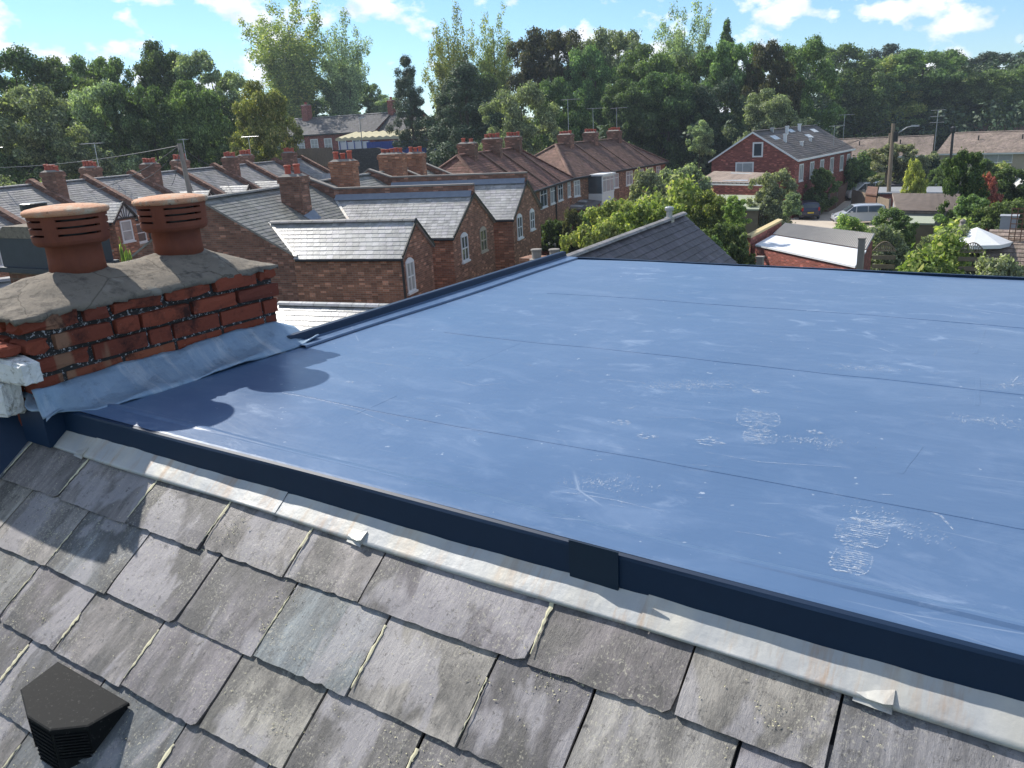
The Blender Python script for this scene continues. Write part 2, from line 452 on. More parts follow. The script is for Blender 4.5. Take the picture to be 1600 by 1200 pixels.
k = N('trim_patch'); k.out(k.mix(k.noise(k.coord(), 40, 4), (.006, .019, .040), (.008, .025, .05)), .55, 0, .3); M['trim_patch'] = k.m
fr = MB()
# deck sheet with a gentle undulation, real laps 3 mm high
def memb_h(x, y):
    return .0035 * math.sin(x * 2.3 + y * 1.1) + .002 * math.sin(x * 5.1 - y * 4.2 + 1)
NX, NY = 60, 36
xs = [-2.79 + (3.36 + 2.79) * i / NX for i in range(NX + 1)]; ys = [1.40 + (4.70 - 1.40) * j / NY for j in range(NY + 1)]
V = [(x, y, ZR - .004 + memb_h(x, y)) for y in ys for x in xs]
fr.add(V, [(j * (NX + 1) + i, j * (NX + 1) + i + 1, (j + 1) * (NX + 1) + i + 1, (j + 1) * (NX + 1) + i) for j in range(NY) for i in range(NX)])
fr.box(-2.78, 1.4, 8.06, 3.36, 4.66, 8.12)
flat = fr.build('flat_roof', M['membrane'], house, smooth=False)
flat.data.polygons.foreach_set('use_smooth', [len(p.vertices) == 4 and p.normal.z > .9 and p.center.z > 0 for p in flat.data.polygons])
# sheet laps
lap = MB()
def strip(mb, p, q, wd, h0, thick=.003, seg=40, wob=.004, seed=3):
    rnd = random.Random(seed); p, q = Vector(p), Vector(q); d = (q - p); n_ = Vector((-d.y, d.x, 0)).normalized(); V = []
    for i in range(seg + 1):
        c = p + d * i / seg + n_ * rnd.uniform(-wob, wob)
        z = ZR + memb_h(c.x, c.y) + h0
        V += [(c.x - n_.x * wd / 2, c.y - n_.y * wd / 2, z - .003), (c.x - n_.x * wd * .4, c.y - n_.y * wd * .4, z + thick), (c.x + n_.x * wd * .4, c.y + n_.y * wd * .4, z + thick), (c.x + n_.x * wd / 2, c.y + n_.y * wd / 2, z - .003)]
    mb.add(V, [(4 * i + a, 4 * i + 4 + a, 4 * i + 5 + a, 4 * i + 1 + a) for i in range(seg) for a in range(3)])
for yy in (1.82, 2.76, 3.67):
    strip(lap, (-2.2, yy - .01, 0), (3.36, yy + .02, 0), .022, -.003, .0003, seed=int(yy * 10))
for (x0, y0, x1, y1) in ((-1.78, 2.72, -1.79, 2.35), (-.15, 3.6, -.15, 3.2), (-.12, 2.9, -.10, 2.6), (-.2, 2.2, -.22, 2.0), (-1.8, 1.95, -1.8, 1.75), (1.1, 3.6, 1.1, 2.8)):
    strip(lap, (x0, y0, 0), (x1, y1, 0), .016, -.003, -.0006, 8, .001)
lap.build('sheet_lap', M['membrane'], flat)

# footprints and smears of pale dust
k = N('pale_dust'); v = k.coord()
tr = k.new('ShaderNodeBsdfTransparent'); mx = k.new('ShaderNodeMixShader'); 
k.l.new(k.ramp(k.noise(v, 55, 6, .8), [(.42, .0), (.66, .62)]), mx.inputs[0]); k.l.new(tr.outputs[0], mx.inputs[1]); k.l.new(k.b.outputs[0], mx.inputs[2])
k.b.inputs['Base Color'].default_value = (.55, .60, .66, 1); k.b.inputs['Roughness'].default_value = .95
k.l.new(mx.outputs[0], k.n['Material Output'].inputs[0]); M['dust'] = k.m
dm = MB(); DZ = ZR - .0031
def mark(pts, wd):
    P = [Vector((p[0], p[1], 0)) for p in pts]; V = []
    for i, p in enumerate(P):
        d = (P[min(i + 1, len(P) - 1)] - P[max(i - 1, 0)]).normalized(); n_ = Vector((-d.y, d.x, 0))
        wz = wd * (.5 if 0 < i < len(P) - 1 else .12)
        for sg in (-1, 1):
            q = p + n_ * wz * sg; V.append((q.x, q.y, DZ + memb_h(q.x, q.y)))
    dm.add(V, [(2 * i, 2 * i + 2, 2 * i + 3, 2 * i + 1) for i in range(len(P) - 1)])
def boot(px, py, ang, L=.25, W=.085, dens=13, seed=0, outline=True):
    global dm
    keep = dm; dm = MB()
    rnd = random.Random(seed); c = AZ(px, py, ZR); ca, sa = math.cos(ang), math.sin(ang)
    def W2(a, b): return (c[0] + a * ca - b * sa, c[1] + a * sa + b * ca)
    def half(a):
        t = a / L + .5
        if .40 < t < .5: return 0
        return W * (.36 if t < .42 else .5) * math.sqrt(max(0, 1 - (((t - .21) / .22) ** 4 if t < .42 else ((t - .74) / .27) ** 4)))
    for i in range(dens * 2):
        a = -L / 2 + L * (i + .5) / (dens * 2); h = half(a)
        if h > .004 and outline:
            e = rnd.uniform(.3, 1); sgn = rnd.choice((-1, 1))
            mark([W2(a, -h if sgn > 0 else h * (1 - 2 * e)), W2(a + .002, 0 * h), W2(a, h if sgn < 0 else -h * (1 - 2 * e))], .0045)
    if outline:
        for rng in ((0.0, .41), (.5, 1.0)):
            for sg in (-1, 1):
                for i in range(14):
                    if rnd.random() < .4: continue
                    a = -L / 2 + L * (rng[0] + (rng[1] - rng[0]) * (i / 14)); b_ = a + L * (rng[1] - rng[0]) / 15
                    cl_ = lambda q: min(max(q, -L / 2 + .001), L / 2 - .001)
                    mark([W2(a, sg * half(cl_(a))), W2((a + b_) / 2, sg * half(cl_((a + b_) / 2))), W2(b_, sg * half(cl_(b_)))], .005)
    # trodden dust filling the tread
    for i in range(int((420 if outline else 380) * L / .25)):
        a = rnd.uniform(-L / 2, L / 2) if outline else rnd.gauss(0, L * .27); h = half(max(-L / 2 + .001, min(L / 2 - .001, a))) or W * .2
        if h > .005:
            b = rnd.uniform(-h, h) if outline else rnd.gauss(0, h * .7); l = rnd.uniform(.003, .012); mark([W2(a, b), W2(a + .001, b + l * .5), W2(a, b + l)], rnd.uniform(.001, .003))
    dm.build('boot_print', M['dust'], flat)['kind'] = 'stuff'; dm = keep
boot(1186, 667, 1.9, .27, .12, 14, 1); boot(1340, 850, 1.6, .25, .10, 14, 2); boot(948, 755, .35, .2, .10, 14, 3, False)
boot(1110, 600, .3, .26, .11, 10, 4, False); boot(1350, 575, .2, .24, .09, 8, 5, False); boot(1540, 658, .1, .2, .08, 7, 6, False)
boot(1400, 815, 2.7, .2, .09, 8, 7, False); boot(1060, 602, .4, .22, .1, 9, 8, False); boot(1585, 600, .9, .2, .07, 8, 9, False); boot(1270, 690, .2, .2, .07, 6, 10, False)
rnd = random.Random(5)
for (px, py, r) in ((1105, 689, .030), (968, 658, .020), (1008, 680, .022), (1185, 611, .02), (545, 595, .012), (1270, 676, .016)):   # round scuffs
    c = AZ(px, py, ZR)
    for q in range(26):
        t = rnd.uniform(0, 2 * PI); rr = r * math.sqrt(rnd.random()); a = (c[0] + rr * 1.4 * math.cos(t), c[1] + rr * math.sin(t)); l = r * .5
        mark([a, (a[0] + l * .5, a[1] + .001), (a[0] + l, a[1] + .003)], .006)
def pmark(pxs, wd): mark([tuple(AZ(x, y, ZR)[:2]) for x, y in pxs], wd)
pmark([(932, 590), (965, 592), (1000, 596)], .004); pmark([(862, 765), (905, 770), (960, 779), (1040, 798)], .003)
pmark([(1432, 790), (1470, 805), (1492, 830)], .008); pmark([(1455, 805), (1490, 820)], .004); pmark([(1338, 795), (1342, 810), (1344, 822)], .007)
pmark([(965, 632), (985, 636), (1000, 630)], .004); pmark([(1162, 603), (1180, 610), (1200, 613)], .006); pmark([(1580, 600), (1590, 588), (1600, 584)], .005)
pmark([(1100, 706), (1190, 722), (1330, 730)], .003); pmark([(1008, 650), (1080, 652), (1160, 668)], .003); pmark([(1180, 580), (1250, 586)], .003)
pmark([(700, 590), (740, 600), (790, 596)], .004)
pmark([(540, 560), (600, 566), (650, 575)], .003); pmark([(480, 620), (560, 640), (640, 670)], .003); pmark([(690, 640), (760, 650)], .005)
pmark([(1290, 915), (1340, 935), (1400, 945)], .0035); pmark([(1230, 930), (1300, 934)], .003)
for q in range(230):    # stray flecks and short scratches
    x = rnd.uniform(-2.2, 3.0); y = rnd.uniform(1.5, 4.5); l = rnd.uniform(.005, .06) * (1 if rnd.random() < .8 else 2.5); t = rnd.gauss(.15, .5)
    mark([(x, y), (x + l * .5 * math.cos(t), y + l * .5 * math.sin(t) + .002), (x + l * math.cos(t), y + l * math.sin(t))], rnd.uniform(.0015, .004))
o = dm.build('scuff_marks', M['dust'], flat); o['kind'] = 'stuff'

# front kerb trim: fascia, rounded edge, flange
def sweep(mb, prof, x0, x1, n, fn=None):
    V = []; q = len(prof)
    for i in range(n + 1):
        x = x0 + (x1 - x0) * i / n
        for j, (y, z) in enumerate(prof):
            dy, dz = fn(x, j) if fn else (0, 0); V.append((x, y + dy, z + dz))
    mb.add(V, [(i * q + j, (i + 1) * q + j, (i + 1) * q + j + 1, i * q + j + 1) for i in range(n) for j in range(q - 1)])
kt = MB()
sweep(kt, [(1.335, 8.046), (1.326, 8.050), (1.326, 8.142), (1.329, 8.149), (1.336, 8.153)], -2.93, 3.4, 90, lambda x, j: (.0012 * math.sin(x * 7) if j < 3 else 0, .0015 * math.sin(x * 3.1)))
kt.add([(-2.93, 1.335, 8.046), (-2.93, 1.326, 8.050), (-2.93, 1.326, 8.142), (-2.93, 1.336, 8.153), (-2.93, 1.6, 8.153), (-2.93, 1.6, 8.046)], [(0, 1, 2, 3, 4, 5)])
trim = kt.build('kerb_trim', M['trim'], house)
kf = MB()
sweep(kf, [(1.336, 8.1532), (1.345, 8.1545), (1.405, 8.1545), (1.412, 8.1550), (1.420, 8.1553), (1.432, 8.1530), (1.44, 8.150)], -2.93, 3.4, 90, lambda x, j: (.003 * math.sin(x * 2.2) if j > 2 else 0, .001 * math.sin(x * 4) + (memb_h(x, 1.42) if j > 2 else 0)))
kf.build('trim_flange', M['membrane'], trim)
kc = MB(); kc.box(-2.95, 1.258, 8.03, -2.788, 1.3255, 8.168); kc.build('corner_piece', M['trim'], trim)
# joint cover over the fascia
jx = AY(926, 870, 1.32)[0]
jc = MB(); pr = [(-.058, 8.158), (-.058, 8.070), (-.052, 8.052), (-.040, 8.042), (.040, 8.042), (.052, 8.052), (.058, 8.070), (.058, 8.158)]
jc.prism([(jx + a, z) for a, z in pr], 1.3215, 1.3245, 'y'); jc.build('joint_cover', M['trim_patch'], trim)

# side upstand along the party wall beyond the chimney
su = MB()
def sweepy(mb, prof, y0, y1, n, fn=None):
    V = []; q = len(prof)
    for i in range(n + 1):
        y = y0 + (y1 - y0) * i / n
        for j, (x, z) in enumerate(prof):
            dx, dz = fn(y, j) if fn else (0, 0); V.append((x + dx, y, z + dz))
    mb.add(V, [(i * q + j, i * q + j + 1, (i + 1) * q + j + 1, (i + 1) * q + j) for i in range(n) for j in range(q - 1)])
sweepy(su, [(-2.725, 8.02), (-2.725, 8.184), (-2.718, 8.190), (-2.690, 8.190), (-2.683, 8.184), (-2.678, 8.158)], 2.28, 4.72, 20)
su.add([(-2.725, 4.72, 8.02), (-2.725, 4.72, 8.184), (-2.718, 4.72, 8.190), (-2.69, 4.72, 8.190), (-2.683, 4.72, 8.184), (-2.678, 4.72, 8.158), (-2.678, 4.72, 8.02)], [tuple(range(7))])
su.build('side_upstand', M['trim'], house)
sf = MB()
sweepy(sf, [(-2.680, 8.160), (-2.672, 8.1565), (-2.60, 8.1565), (-2.594, 8.1565), (-2.590, 8.148)], 2.28, 4.72, 24, lambda y, j: (0, memb_h(-2.6, y) if j > 1 else 0))
sf.build('upstand_flange', M['membrane'], house)
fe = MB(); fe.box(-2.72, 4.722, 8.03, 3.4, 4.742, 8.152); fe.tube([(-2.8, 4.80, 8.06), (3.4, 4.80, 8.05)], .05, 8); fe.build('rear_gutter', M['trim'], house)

# lead flashing under the kerb
k = N('weathered_lead'); v = k.coord()
rust = k.math('MULTIPLY', k.ramp(k.noise(k.map(v, (6.5, .9, .9)), 1.1, 6, .75), [(.50, 0), (.64, 1)]), k.ramp(k.noise(v, 7, 4), [(.35, .25), (.6, .9)]))
c = k.mix(k.noise(v, 11, 7, .75), (.30, .31, .315), (.50, .50, .485))
c = k.mix(k.ramp(k.noise(k.map(v, (3, 1, 1)), 2.1, 4), [(.45, 0), (.7, .5)]), c, (.66, .60, .45))
c = k.mix(rust, c, (.36, .21, .10))
k.bump(k.noise(v, 14, 5), .35, .01); k.out(c, .5, 0.15, .5); M['lead_bright'] = k.m
lf = MB(); rnd = random.Random(11)
cuts = [-2.99, -2.60, -1.66, -.585, .55, 1.6, 3.4]
for ci in range(len(cuts) - 1):
    a, b = cuts[ci], cuts[ci + 1]; n = max(6, int((b - a) / .03)); V = []; S_ = [-.05, -.012, .012, .035, .052, .060, .0605]
    for i in range(n + 1):
        x = a + (b - a) * i / n
        for j, s_ in enumerate(S_):
            h = .020 + .002 * (ci % 2) + .0006 * math.sin(x * 9 + j * .8) * (j > 1) + .0005 * math.sin(x * 31) + rnd.uniform(-.0006, .0006)
            s2 = s_ + (.0035 * math.sin(x * 5 + 1) if j > 4 else 0)
            if j == 0: s2, h = -.03, .03
            if j == 6: h -= .009
            V.append(SP(x, s2, h))
    q = len(S_)
    lf.add(V, [(i * q + j, i * q + j + 1, (i + 1) * q + j + 1, (i + 1) * q + j) for i in range(n) for j in range(q - 1)])
flash = lf.build('lead_flashing', M['lead_bright'], house, smooth=True)
for cxp, wd in ((-2.60, .055), (-1.335, .05), (-.115, .062), (.95, .055)):
    c_ = MB(); x0 = cxp - wd
    V = [SP(x0, .032, .022), SP(x0 + wd, .030, .024), SP(x0 + wd * 1.02, .058, .030), SP(x0 + wd * .8, .062, .031), SP(x0 + wd * .35, .060, .026), SP(x0 - .002, .052, .022),
         SP(x0, .032, .018), SP(x0 + wd, .030, .018), SP(x0 + wd * 1.02, .072, .019), SP(x0, .068, .018)]
    c_.add(V, [(0, 5, 4, 3, 2, 1), (6, 7, 8, 9), (2, 8, 7, 1)]); o = c_.build('lead_clip', M['lead_bright'], flash)

# slates
k = N('old_slate'); g = k.new('ShaderNodeNewGeometry'); v = k.coord(); r_ = g.outputs['Random Per Island']
tint = k.ramp(r_, [(0, (.085, .08, .078)), (.18, (.15, .135, .145)), (.34, (.235, .22, .20)), (.5, (.10, .107, .112)), (.64, (.175, .195, .20)), (.8, (.16, .14, .145)), (1, (.27, .25, .215))])
vv = k.new('ShaderNodeVectorMath', operation='ADD'); k.l.new(v, vv.inputs[0]); cmb = k.new('ShaderNodeCombineXYZ'); 
k.l.new(k.math('MULTIPLY', r_, 37.0), cmb.inputs[0]); k.l.new(k.math('MULTIPLY', r_, 91.0), cmb.inputs[1]); k.l.new(cmb.outputs[0], vv.inputs[1]); vo = vv.outputs[0]
streak = k.ramp(k.noise(k.map(vo, (14, 2.2, 2.2), (0, 0, .12)), 1.3, 7, .72, .5), [(.26, .38), (.48, .95), (.70, 1.75)])
c = k.mix(.85, tint, streak, 'MULTIPLY')
c = k.mix(k.ramp(k.noise(k.map(vo, (2.2, 1, 1)), 3.0, 6, .68, .4), [(.44, 0), (.60, .85)]), c, (.07, .066, .06))
c = k.mix(k.ramp(k.noise(k.map(vo, (2, 1, 1)), 2.6, 4, .55, .4), [(.54, 0), (.58, .6)]), c, (.32, .30, .31))
grit = k.math('MULTIPLY', k.ramp(k.noise(v, 150, 3, .7), [(.55, 0), (.66, 1)]), k.ramp(k.noise(vo, 5, 5, .7), [(.44, .08), (.62, .75)]))
c = k.mix(grit, c, (.46, .43, .33))
lich = k.ramp(k.noise(v, 62, 5, .8), [(.60, 0), (.72, .55)])
c = k.mix(k.math('MULTIPLY', lich, k.ramp(k.noise(vo, 4, 3), [(.4, .1), (.6, 1)])), c, (.34, .33, .28))
dk = k.ramp(k.noise(v, 45, 6, .85), [(.34, .85), (.45, 0)]); c = k.mix(dk, c, (.045, .042, .04))
hh = k.math('ADD', k.math('MULTIPLY', k.noise(k.map(vo, (5, 1.5, 1.5), (0, 0, .15)), 14, 8, .75), 1.0), k.math('MULTIPLY', k.noise(v, 160, 4, .7), .14))
k.bump(hh, .6, .005); k.out(c, k.ramp(k.noise(vo, 12, 4), [(.3, .46), (.7, .75)]), 0, .5); M['old_slate'] = k.m
sl = MB(); du = MB(); rnd = random.Random(21)
row1 = [-3.3, -2.94, -2.58, -2.2, -1.855, -1.52, -1.26, -.787, -.467, -.195, .085, .42, .75, 1.1, 1.4]
def rowx(k_):
    if k_ == 0: return row1
    rr = random.Random(40 + k_); o = [-3.35 + (.18 if k_ % 2 else .02)]
    while o[-1] < 1.4: o.append(o[-1] + rr.choice((.28, .31, .335, .36)))
    return o
ROW2 = [-3.1, -2.74, -2.40, -2.08, -1.77, -1.47, -1.16, -.86, -.63, -.34, -.06, .25, .6, .95, 1.3]
def slate(x0, x1, s0, s1, tilt, chip):
    nx, ny = 16, 6; V = []
    lowj = [rnd.uniform(-.0013, .0013) - (rnd.uniform(.002, .005) if rnd.random() < .10 else 0) for _ in range(nx + 1)]
    sk = rnd.uniform(-.005, .005)
    for j in range(ny + 1):
        for i in range(nx + 1):
            fx = i / nx; fy = j / ny
            x = x0 + (x1 - x0) * fx; s_ = s0 + (s1 - s0) * fy
            if i == 0: x += rnd.uniform(0, .0025)
            if i == nx: x -= rnd.uniform(0, .0025)
            if j == ny: s_ += lowj[i] + sk * (fx - .5)
            if chip == 1 and i == nx and j == ny: s_ -= .010; x -= .005
            if chip == 2 and i == 0 and j == ny: s_ -= .008; x += .006
            h = .003 + tilt * fy + .0004 * math.sin(fx * 5 + x0 * 9) 
            if j == ny: h -= .002
            V.append(SP(x, s_, h))
    n0 = (nx + 1) * (ny + 1)
    F = [(j * (nx + 1) + i, (j + 1) * (nx + 1) + i, (j + 1) * (nx + 1) + i + 1, j * (nx + 1) + i + 1) for j in range(ny) for i in range(nx)]
    # broken lower edge and sides
    base = []
    for i in range(nx + 1):
        p = Vector(V[ny * (nx + 1) + i]); base.append(p + Vector((rnd.uniform(-.001, .001), .0030 + SA * .012, -CA * .012)) )
    V += base; F += [(ny * (nx + 1) + i, n0 + i, n0 + i + 1, ny * (nx + 1) + i + 1) for i in range(nx)]
    for side in (0, nx):
        b0 = len(V); idx = [j * (nx + 1) + side for j in range(ny + 1)]
        V += [Vector(V[a]) + Vector((0, SA * .008, -CA * .008)) for a in idx]
        F += [(idx[j], b0 + j, b0 + j + 1, idx[j + 1]) if side == 0 else (idx[j + 1], b0 + j + 1, b0 + j, idx[j]) for j in range(ny)]
    sl.add(V, F)
bounds = [-.02, .198, .398, .583, .768, .955, 1.14, 1.33, 1.52, 1.71, 1.90, 2.1]
for k_ in range(len(bounds) - 1):
    X = row1 if k_ == 0 else (ROW2 if k_ == 1 else rowx(k_))
    for i in range(len(X) - 1):
        g0 = rnd.uniform(.001, .0035)
        lift = lambda x: .024 * max(0, min(1, (-x - 1.3) / 1.3)) * (1 if k_ < 2 else .8)
        lm = lift((X[i] + X[i + 1]) / 2)
        slate(X[i] + g0, X[i + 1] - g0, bounds[k_] - .05 + lm * (k_ > 0), bounds[k_ + 1] + lm + rnd.uniform(-.004, .004), .011 + rnd.uniform(0, .005), rnd.choice((0, 0, 0, 0, 0, 0, 1, 2)))
        # pale sawdust lodged in some joints
        if rnd.random() < .58:
            s = bounds[k_] + lm + .01; e = bounds[k_ + 1] - .02 + lm; a = s + rnd.random() * .4 * (e - s); V = []; nn = 14
            wmx = rnd.uniform(.0022, .0072)
            for q in range(nn + 1):
                sx_ = a + (e - a) * q / nn; ww = wmx * (1 - abs(q / nn - .35)) * rnd.uniform(.4, 1.2); cxx = X[i + 1] + rnd.uniform(-.002, .002) + .002
                hz = .0045 + .013 * ((sx_ - bounds[k_]) / (bounds[k_ + 1] - bounds[k_]))
                V += [SP(cxx - ww, sx_, hz + .0025), SP(cxx, sx_, hz + .0034), SP(cxx + ww, sx_, hz + .0025)]
            du.add(V, [(3 * q + a_, 3 * q + 3 + a_, 3 * q + 4 + a_, 3 * q + 1 + a_) for q in range(nn) for a_ in (0, 1)])
slo = sl.build('slate_roof', M['old_slate'], house)
bk = MB(); bk.add([SP(-4.4, -.03, -.012), SP(3.4, -.03, -.012), SP(3.4, 4.2, -.012), SP(-4.4, 4.2, -.012), SP(-4.4, -.03, -.06), SP(3.4, -.03, -.06), SP(3.4, 4.2, -.06), SP(-4.4, 4.2, -.06)],
           [(0, 3, 2, 1), (4, 5, 6, 7), (0, 1, 5, 4), (1, 2, 6, 5), (2, 3, 7, 6), (3, 0, 4, 7)]); bk.build('roof_felt', M['black'], slo)
# chips of sawdust and grit
cl = [(rnd.uniform(-3.0, .5), rnd.choice(range(0, 6)), rnd.random() ** 2 * .8, rnd.uniform(.01, .06)) for _ in range(70)]
for q in range(3600):
    if rnd.random() < .72:
        cx_, kk, f0, sg_ = rnd.choice(cl); x = rnd.gauss(cx_, sg_); f = min(.97, max(0, rnd.gauss(f0, sg_ * 3)))
    else: kk = rnd.choice(range(0, 6)); x = rnd.uniform(-3.0, .5); f = rnd.random() ** 1.6
    s_ = bounds[kk] + (bounds[kk + 1] - bounds[kk]) * f
    lm = .024 * max(0, min(1, (-x - 1.3) / 1.3)); s_ += lm
    if s_ < .075: continue
    h = .006 + .014 * f; a = rnd.uniform(0, PI); l = rnd.uniform(.0005, .0022) * (3 if rnd.random() < .04 else 1); w2 = rnd.uniform(.0005, .0012)
    ca, sa = math.cos(a), math.sin(a)
    du.add([SP(x + ca * l - sa * w2, s_ + sa * l + ca * w2, h), SP(x - ca * l - sa * w2, s_ - sa * l + ca * w2, h + .001), SP(x - ca * l + sa * w2, s_ - sa * l - ca * w2, h), SP(x + ca * l + sa * w2, s_ + sa * l - ca * w2, h + .0015)], [(0, 1, 2, 3)])
k = N('sawdust'); k.out(k.mix(k.noise(k.coord(), 90, 5, .8), (.40, .36, .22), (.72, .68, .50)), .95, 0, .1); M['sawdust'] = k.m
so = du.build('sawdust', M['sawdust'], slo); so['kind'] = 'stuff'

# slate vent
vt = MB(); ZT = 7.70
hexa = [(-2.075, .825), (-1.745, .825), (-1.755, .725), (-1.825, .670), (-1.925, .668), (-2.045, .712)]
def zs(y): return 8.05 - (1.33 - y) * math.tan(AL)
V = [(x, y, ZT) for x, y in hexa] + [(x, y, ZT - .008) for x, y in hexa]
c0 = Vector((-1.91, .76, 0))
def insct(x, y, f): return (c0.x + (x - c0.x) * f, c0.y + (y - c0.y) * f)
vt.add([(*insct(x, y, .965), ZT + .002) for x, y in hexa] + V, [(5, 4, 3, 2, 1, 0)] + [(i, 6 + i, 6 + (i + 1) % 6, (i + 1) % 6) for i in range(6)] + [(6 + i, 12 + i, 12 + (i + 1) % 6, 6 + (i + 1) % 6) for i in range(6)])
body = [insct(x, y, .955) for x, y in hexa]
vt.add([(x, y, ZT - .008) for x, y in body] + [(x, y, zs(y) - .03) for x, y in body], [(i, 6 + i, 6 + (i + 1) % 6, (i + 1) % 6) for i in range(6)])
vt.box(-2.12, .52, zs(.52) + .002, -1.70, .60, zs(.60) + .004)
vent = vt.build('roof_vent', None, house)
k = N('black_plastic'); v = k.coord(); k.out(k.mix(k.ramp(k.noise(v, 90, 5, .8), [(.58, 0), (.70, .6)]), (.010, .011, .012), (.10, .10, .095)), .75, 0, .12); M['plastic'] = k.m
vent.data.materials.append(M['plastic'])
lv = MB()
for i in (2, 3, 4, 5):
    p, q = Vector((*hexa[i], 0)), Vector((*hexa[(i + 1) % 6], 0)); zmin = max(zs(p.y), zs(q.y)) + .004 if i != 5 else zs(.76)
    n_ = 9
    for j in range(n_):
        z = ZT - .018 - (ZT - .018 - max(zmin, zs(.668))) * j / n_
        a, b = p.lerp(q, .06), p.lerp(q, .94)
        lv.add([(a.x, a.y, z), (b.x, b.y, z), (b.x, b.y, z - .004), (a.x, a.y, z - .004), (*insct(a.x, a.y, .93), z - .001), (*insct(b.x, b.y, .93), z - .001), (*insct(b.x, b.y, .93), z - .003), (*insct(a.x, a.y, .93), z - .003)], [(0, 1, 2, 3), (0, 4, 5, 1), (3, 2, 6, 7)])
lv.build('louvre', M['plastic'], vent)

# chimney stack on the party wall
CX0, CX1, CY0, CY1 = -3.32, -2.80, 1.27, 2.33
k = N('old_red_brick'); g = k.new('ShaderNodeNewGeometry'); v = k.coord(); r_ = g.outputs['Random Per Island']
c = k.ramp(r_, [(0, (.21, .06, .038)), (.35, (.30, .08, .046)), (.6, (.25, .068, .042)), (.8, (.18, .055, .038)), (1, (.34, .11, .06))])
c = k.mix(k.ramp(k.noise(k.map(v, (1, 9, 1.2)), .9, 3, .5), [(.64, 0), (.69, .6)]), c, (.34, .22, .14))
c = k.mix(k.ramp(k.noise(v, 6, 7, .75), [(.50, 0), (.63, .92)]), c, (.045, .025, .022))
c = k.mix(k.ramp(k.noise(v, 90, 4, .8), [(.68, 0), (.74, .7)]), c, (.6, .55, .5))
k.bump(k.noise(v, 26, 8, .75), .9, .014); k.out(c, .9, 0, .1); M['old_brick'] = k.m
k = N('black_flecked_mortar'); v = k.coord()
c = k.mix(k.ramp(k.noise(v, 70, 5, .8), [(.57, 0), (.62, 1)]), (.03, .027, .026), (.62, .62, .64)); k.bump(k.noise(v, 60, 4), .8, .01); k.out(c, .9); M['mortar_black'] = k.m
co = MB(); e = .006; co.box(CX0 + e, CY0 + e, 7.2, CX1 - e, CY1 - e, 8.475)
stack = co.build('chimney_stack', M['mortar_black'], house)
br = MB(); rnd = random.Random(8); CH = .0705; JT = .009
def rbrick(mb, x0, y0, z0, x1, y1, z1, dmg=0):
    # brick with worn, uneven corners
    n = 3; V = []; idx = {}
    L_ = [x0, x1], [y0, y1], [z0, z1]
    def pt(i, j, l):
        a = [i / n, j / n, l / n]; s = [L_[q][0] + (L_[q][1] - L_[q][0]) * a[q] for q in range(3)]
        for q in range(3):
            ed = sum(1 for w_ in range(3) if w_ != q and a[w_] in (0, 1))
            if a[q] in (0, 1) and ed: s[q] += (.0015 + rnd.uniform(0, .002) + dmg * rnd.uniform(0, .013)) * (1 if a[q] == 0 else -1)
            elif a[q] in (0, 1): s[q] += (rnd.uniform(-.001, .0015) + dmg * rnd.uniform(0, .008)) * (1 if a[q] == 0 else -1)
        return tuple(s)
    for i in range(n + 1):
        for j in range(n + 1):
            for l in range(n + 1):
                if i in (0, n) or j in (0, n) or l in (0, n): idx[i, j, l] = len(V); V.append(pt(i, j, l))
    F = []
    for a in range(n):
        for b in range(n):
            F += [(idx[0, a, b], idx[0, a, b + 1], idx[0, a + 1, b + 1], idx[0, a + 1, b]), (idx[n, a, b], idx[n, a + 1, b], idx[n, a + 1, b + 1], idx[n, a, b + 1]),
                  (idx[a, 0, b], idx[a + 1, 0, b], idx[a + 1, 0, b + 1], idx[a, 0, b + 1]), (idx[a, n, b], idx[a, n, b + 1], idx[a + 1, n, b + 1], idx[a + 1, n, b]),
                  (idx[a, b, 0], idx[a, b + 1, 0], idx[a + 1, b + 1, 0], idx[a + 1, b, 0]), (idx[a, b, n], idx[a + 1, b, n], idx[a + 1, b + 1, n], idx[a, b + 1, n])]
    mb.add(V, F)
zt = 8.485; kcount = 0
for c_ in range(6):
    z1 = zt - c_ * CH; z0 = z1 - CH + JT; pj = .022 if c_ in (0, 1) else (.010 if c_ == 2 else 0)
    dm_ = 1.0 if c_ == 0 else (.45 if c_ == 1 else .08)
    # long faces: stretchers / headers broken bond
    for face in (0, 1):
        y = CY0 - pj; y -= (0 if c_ % 2 else 0); i = 0
        first = .105 if c_ % 2 else .222
        while y < CY1 + pj - .02:
            ln = first if i == 0 else (.222 if rnd.random() < .85 else .105); y1_ = min(y + ln, CY1 + pj)
            if CY1 + pj - y1_ < .05: y1_ = CY1 + pj
            xa, xb = (CX1 - .10, CX1 + pj) if face else (CX0 - pj, CX0 + .10)
            corner = (i == 0)
            rbrick(br, xa, y, z0, xb, y1_ - JT, z1, min(1.2, dm_ * rnd.uniform(.2, 1.2) + (.9 if corner and c_ < 3 else 0) + (.3 if y1_ >= CY1 and c_ < 2 else 0)))
            y = y1_; i += 1
    for face in (0, 1):   # short ends between
        ya, yb = (CY0 - pj, CY0 + .10) if face == 0 else (CY1 - .10, CY1 + pj)
        xa = CX0 + .10 + JT; xe = CX1 - .10 - JT
        half = (xa + xe) / 2 + (.05 if c_ % 2 else -.05)
        rbrick(br, xa, ya, z0, half - JT / 2, yb, z1, dm_ * .6); rbrick(br, half + JT / 2, ya, z0, xe, yb, z1, dm_ * .6)
br.build('brickwork', M['old_brick'], stack)
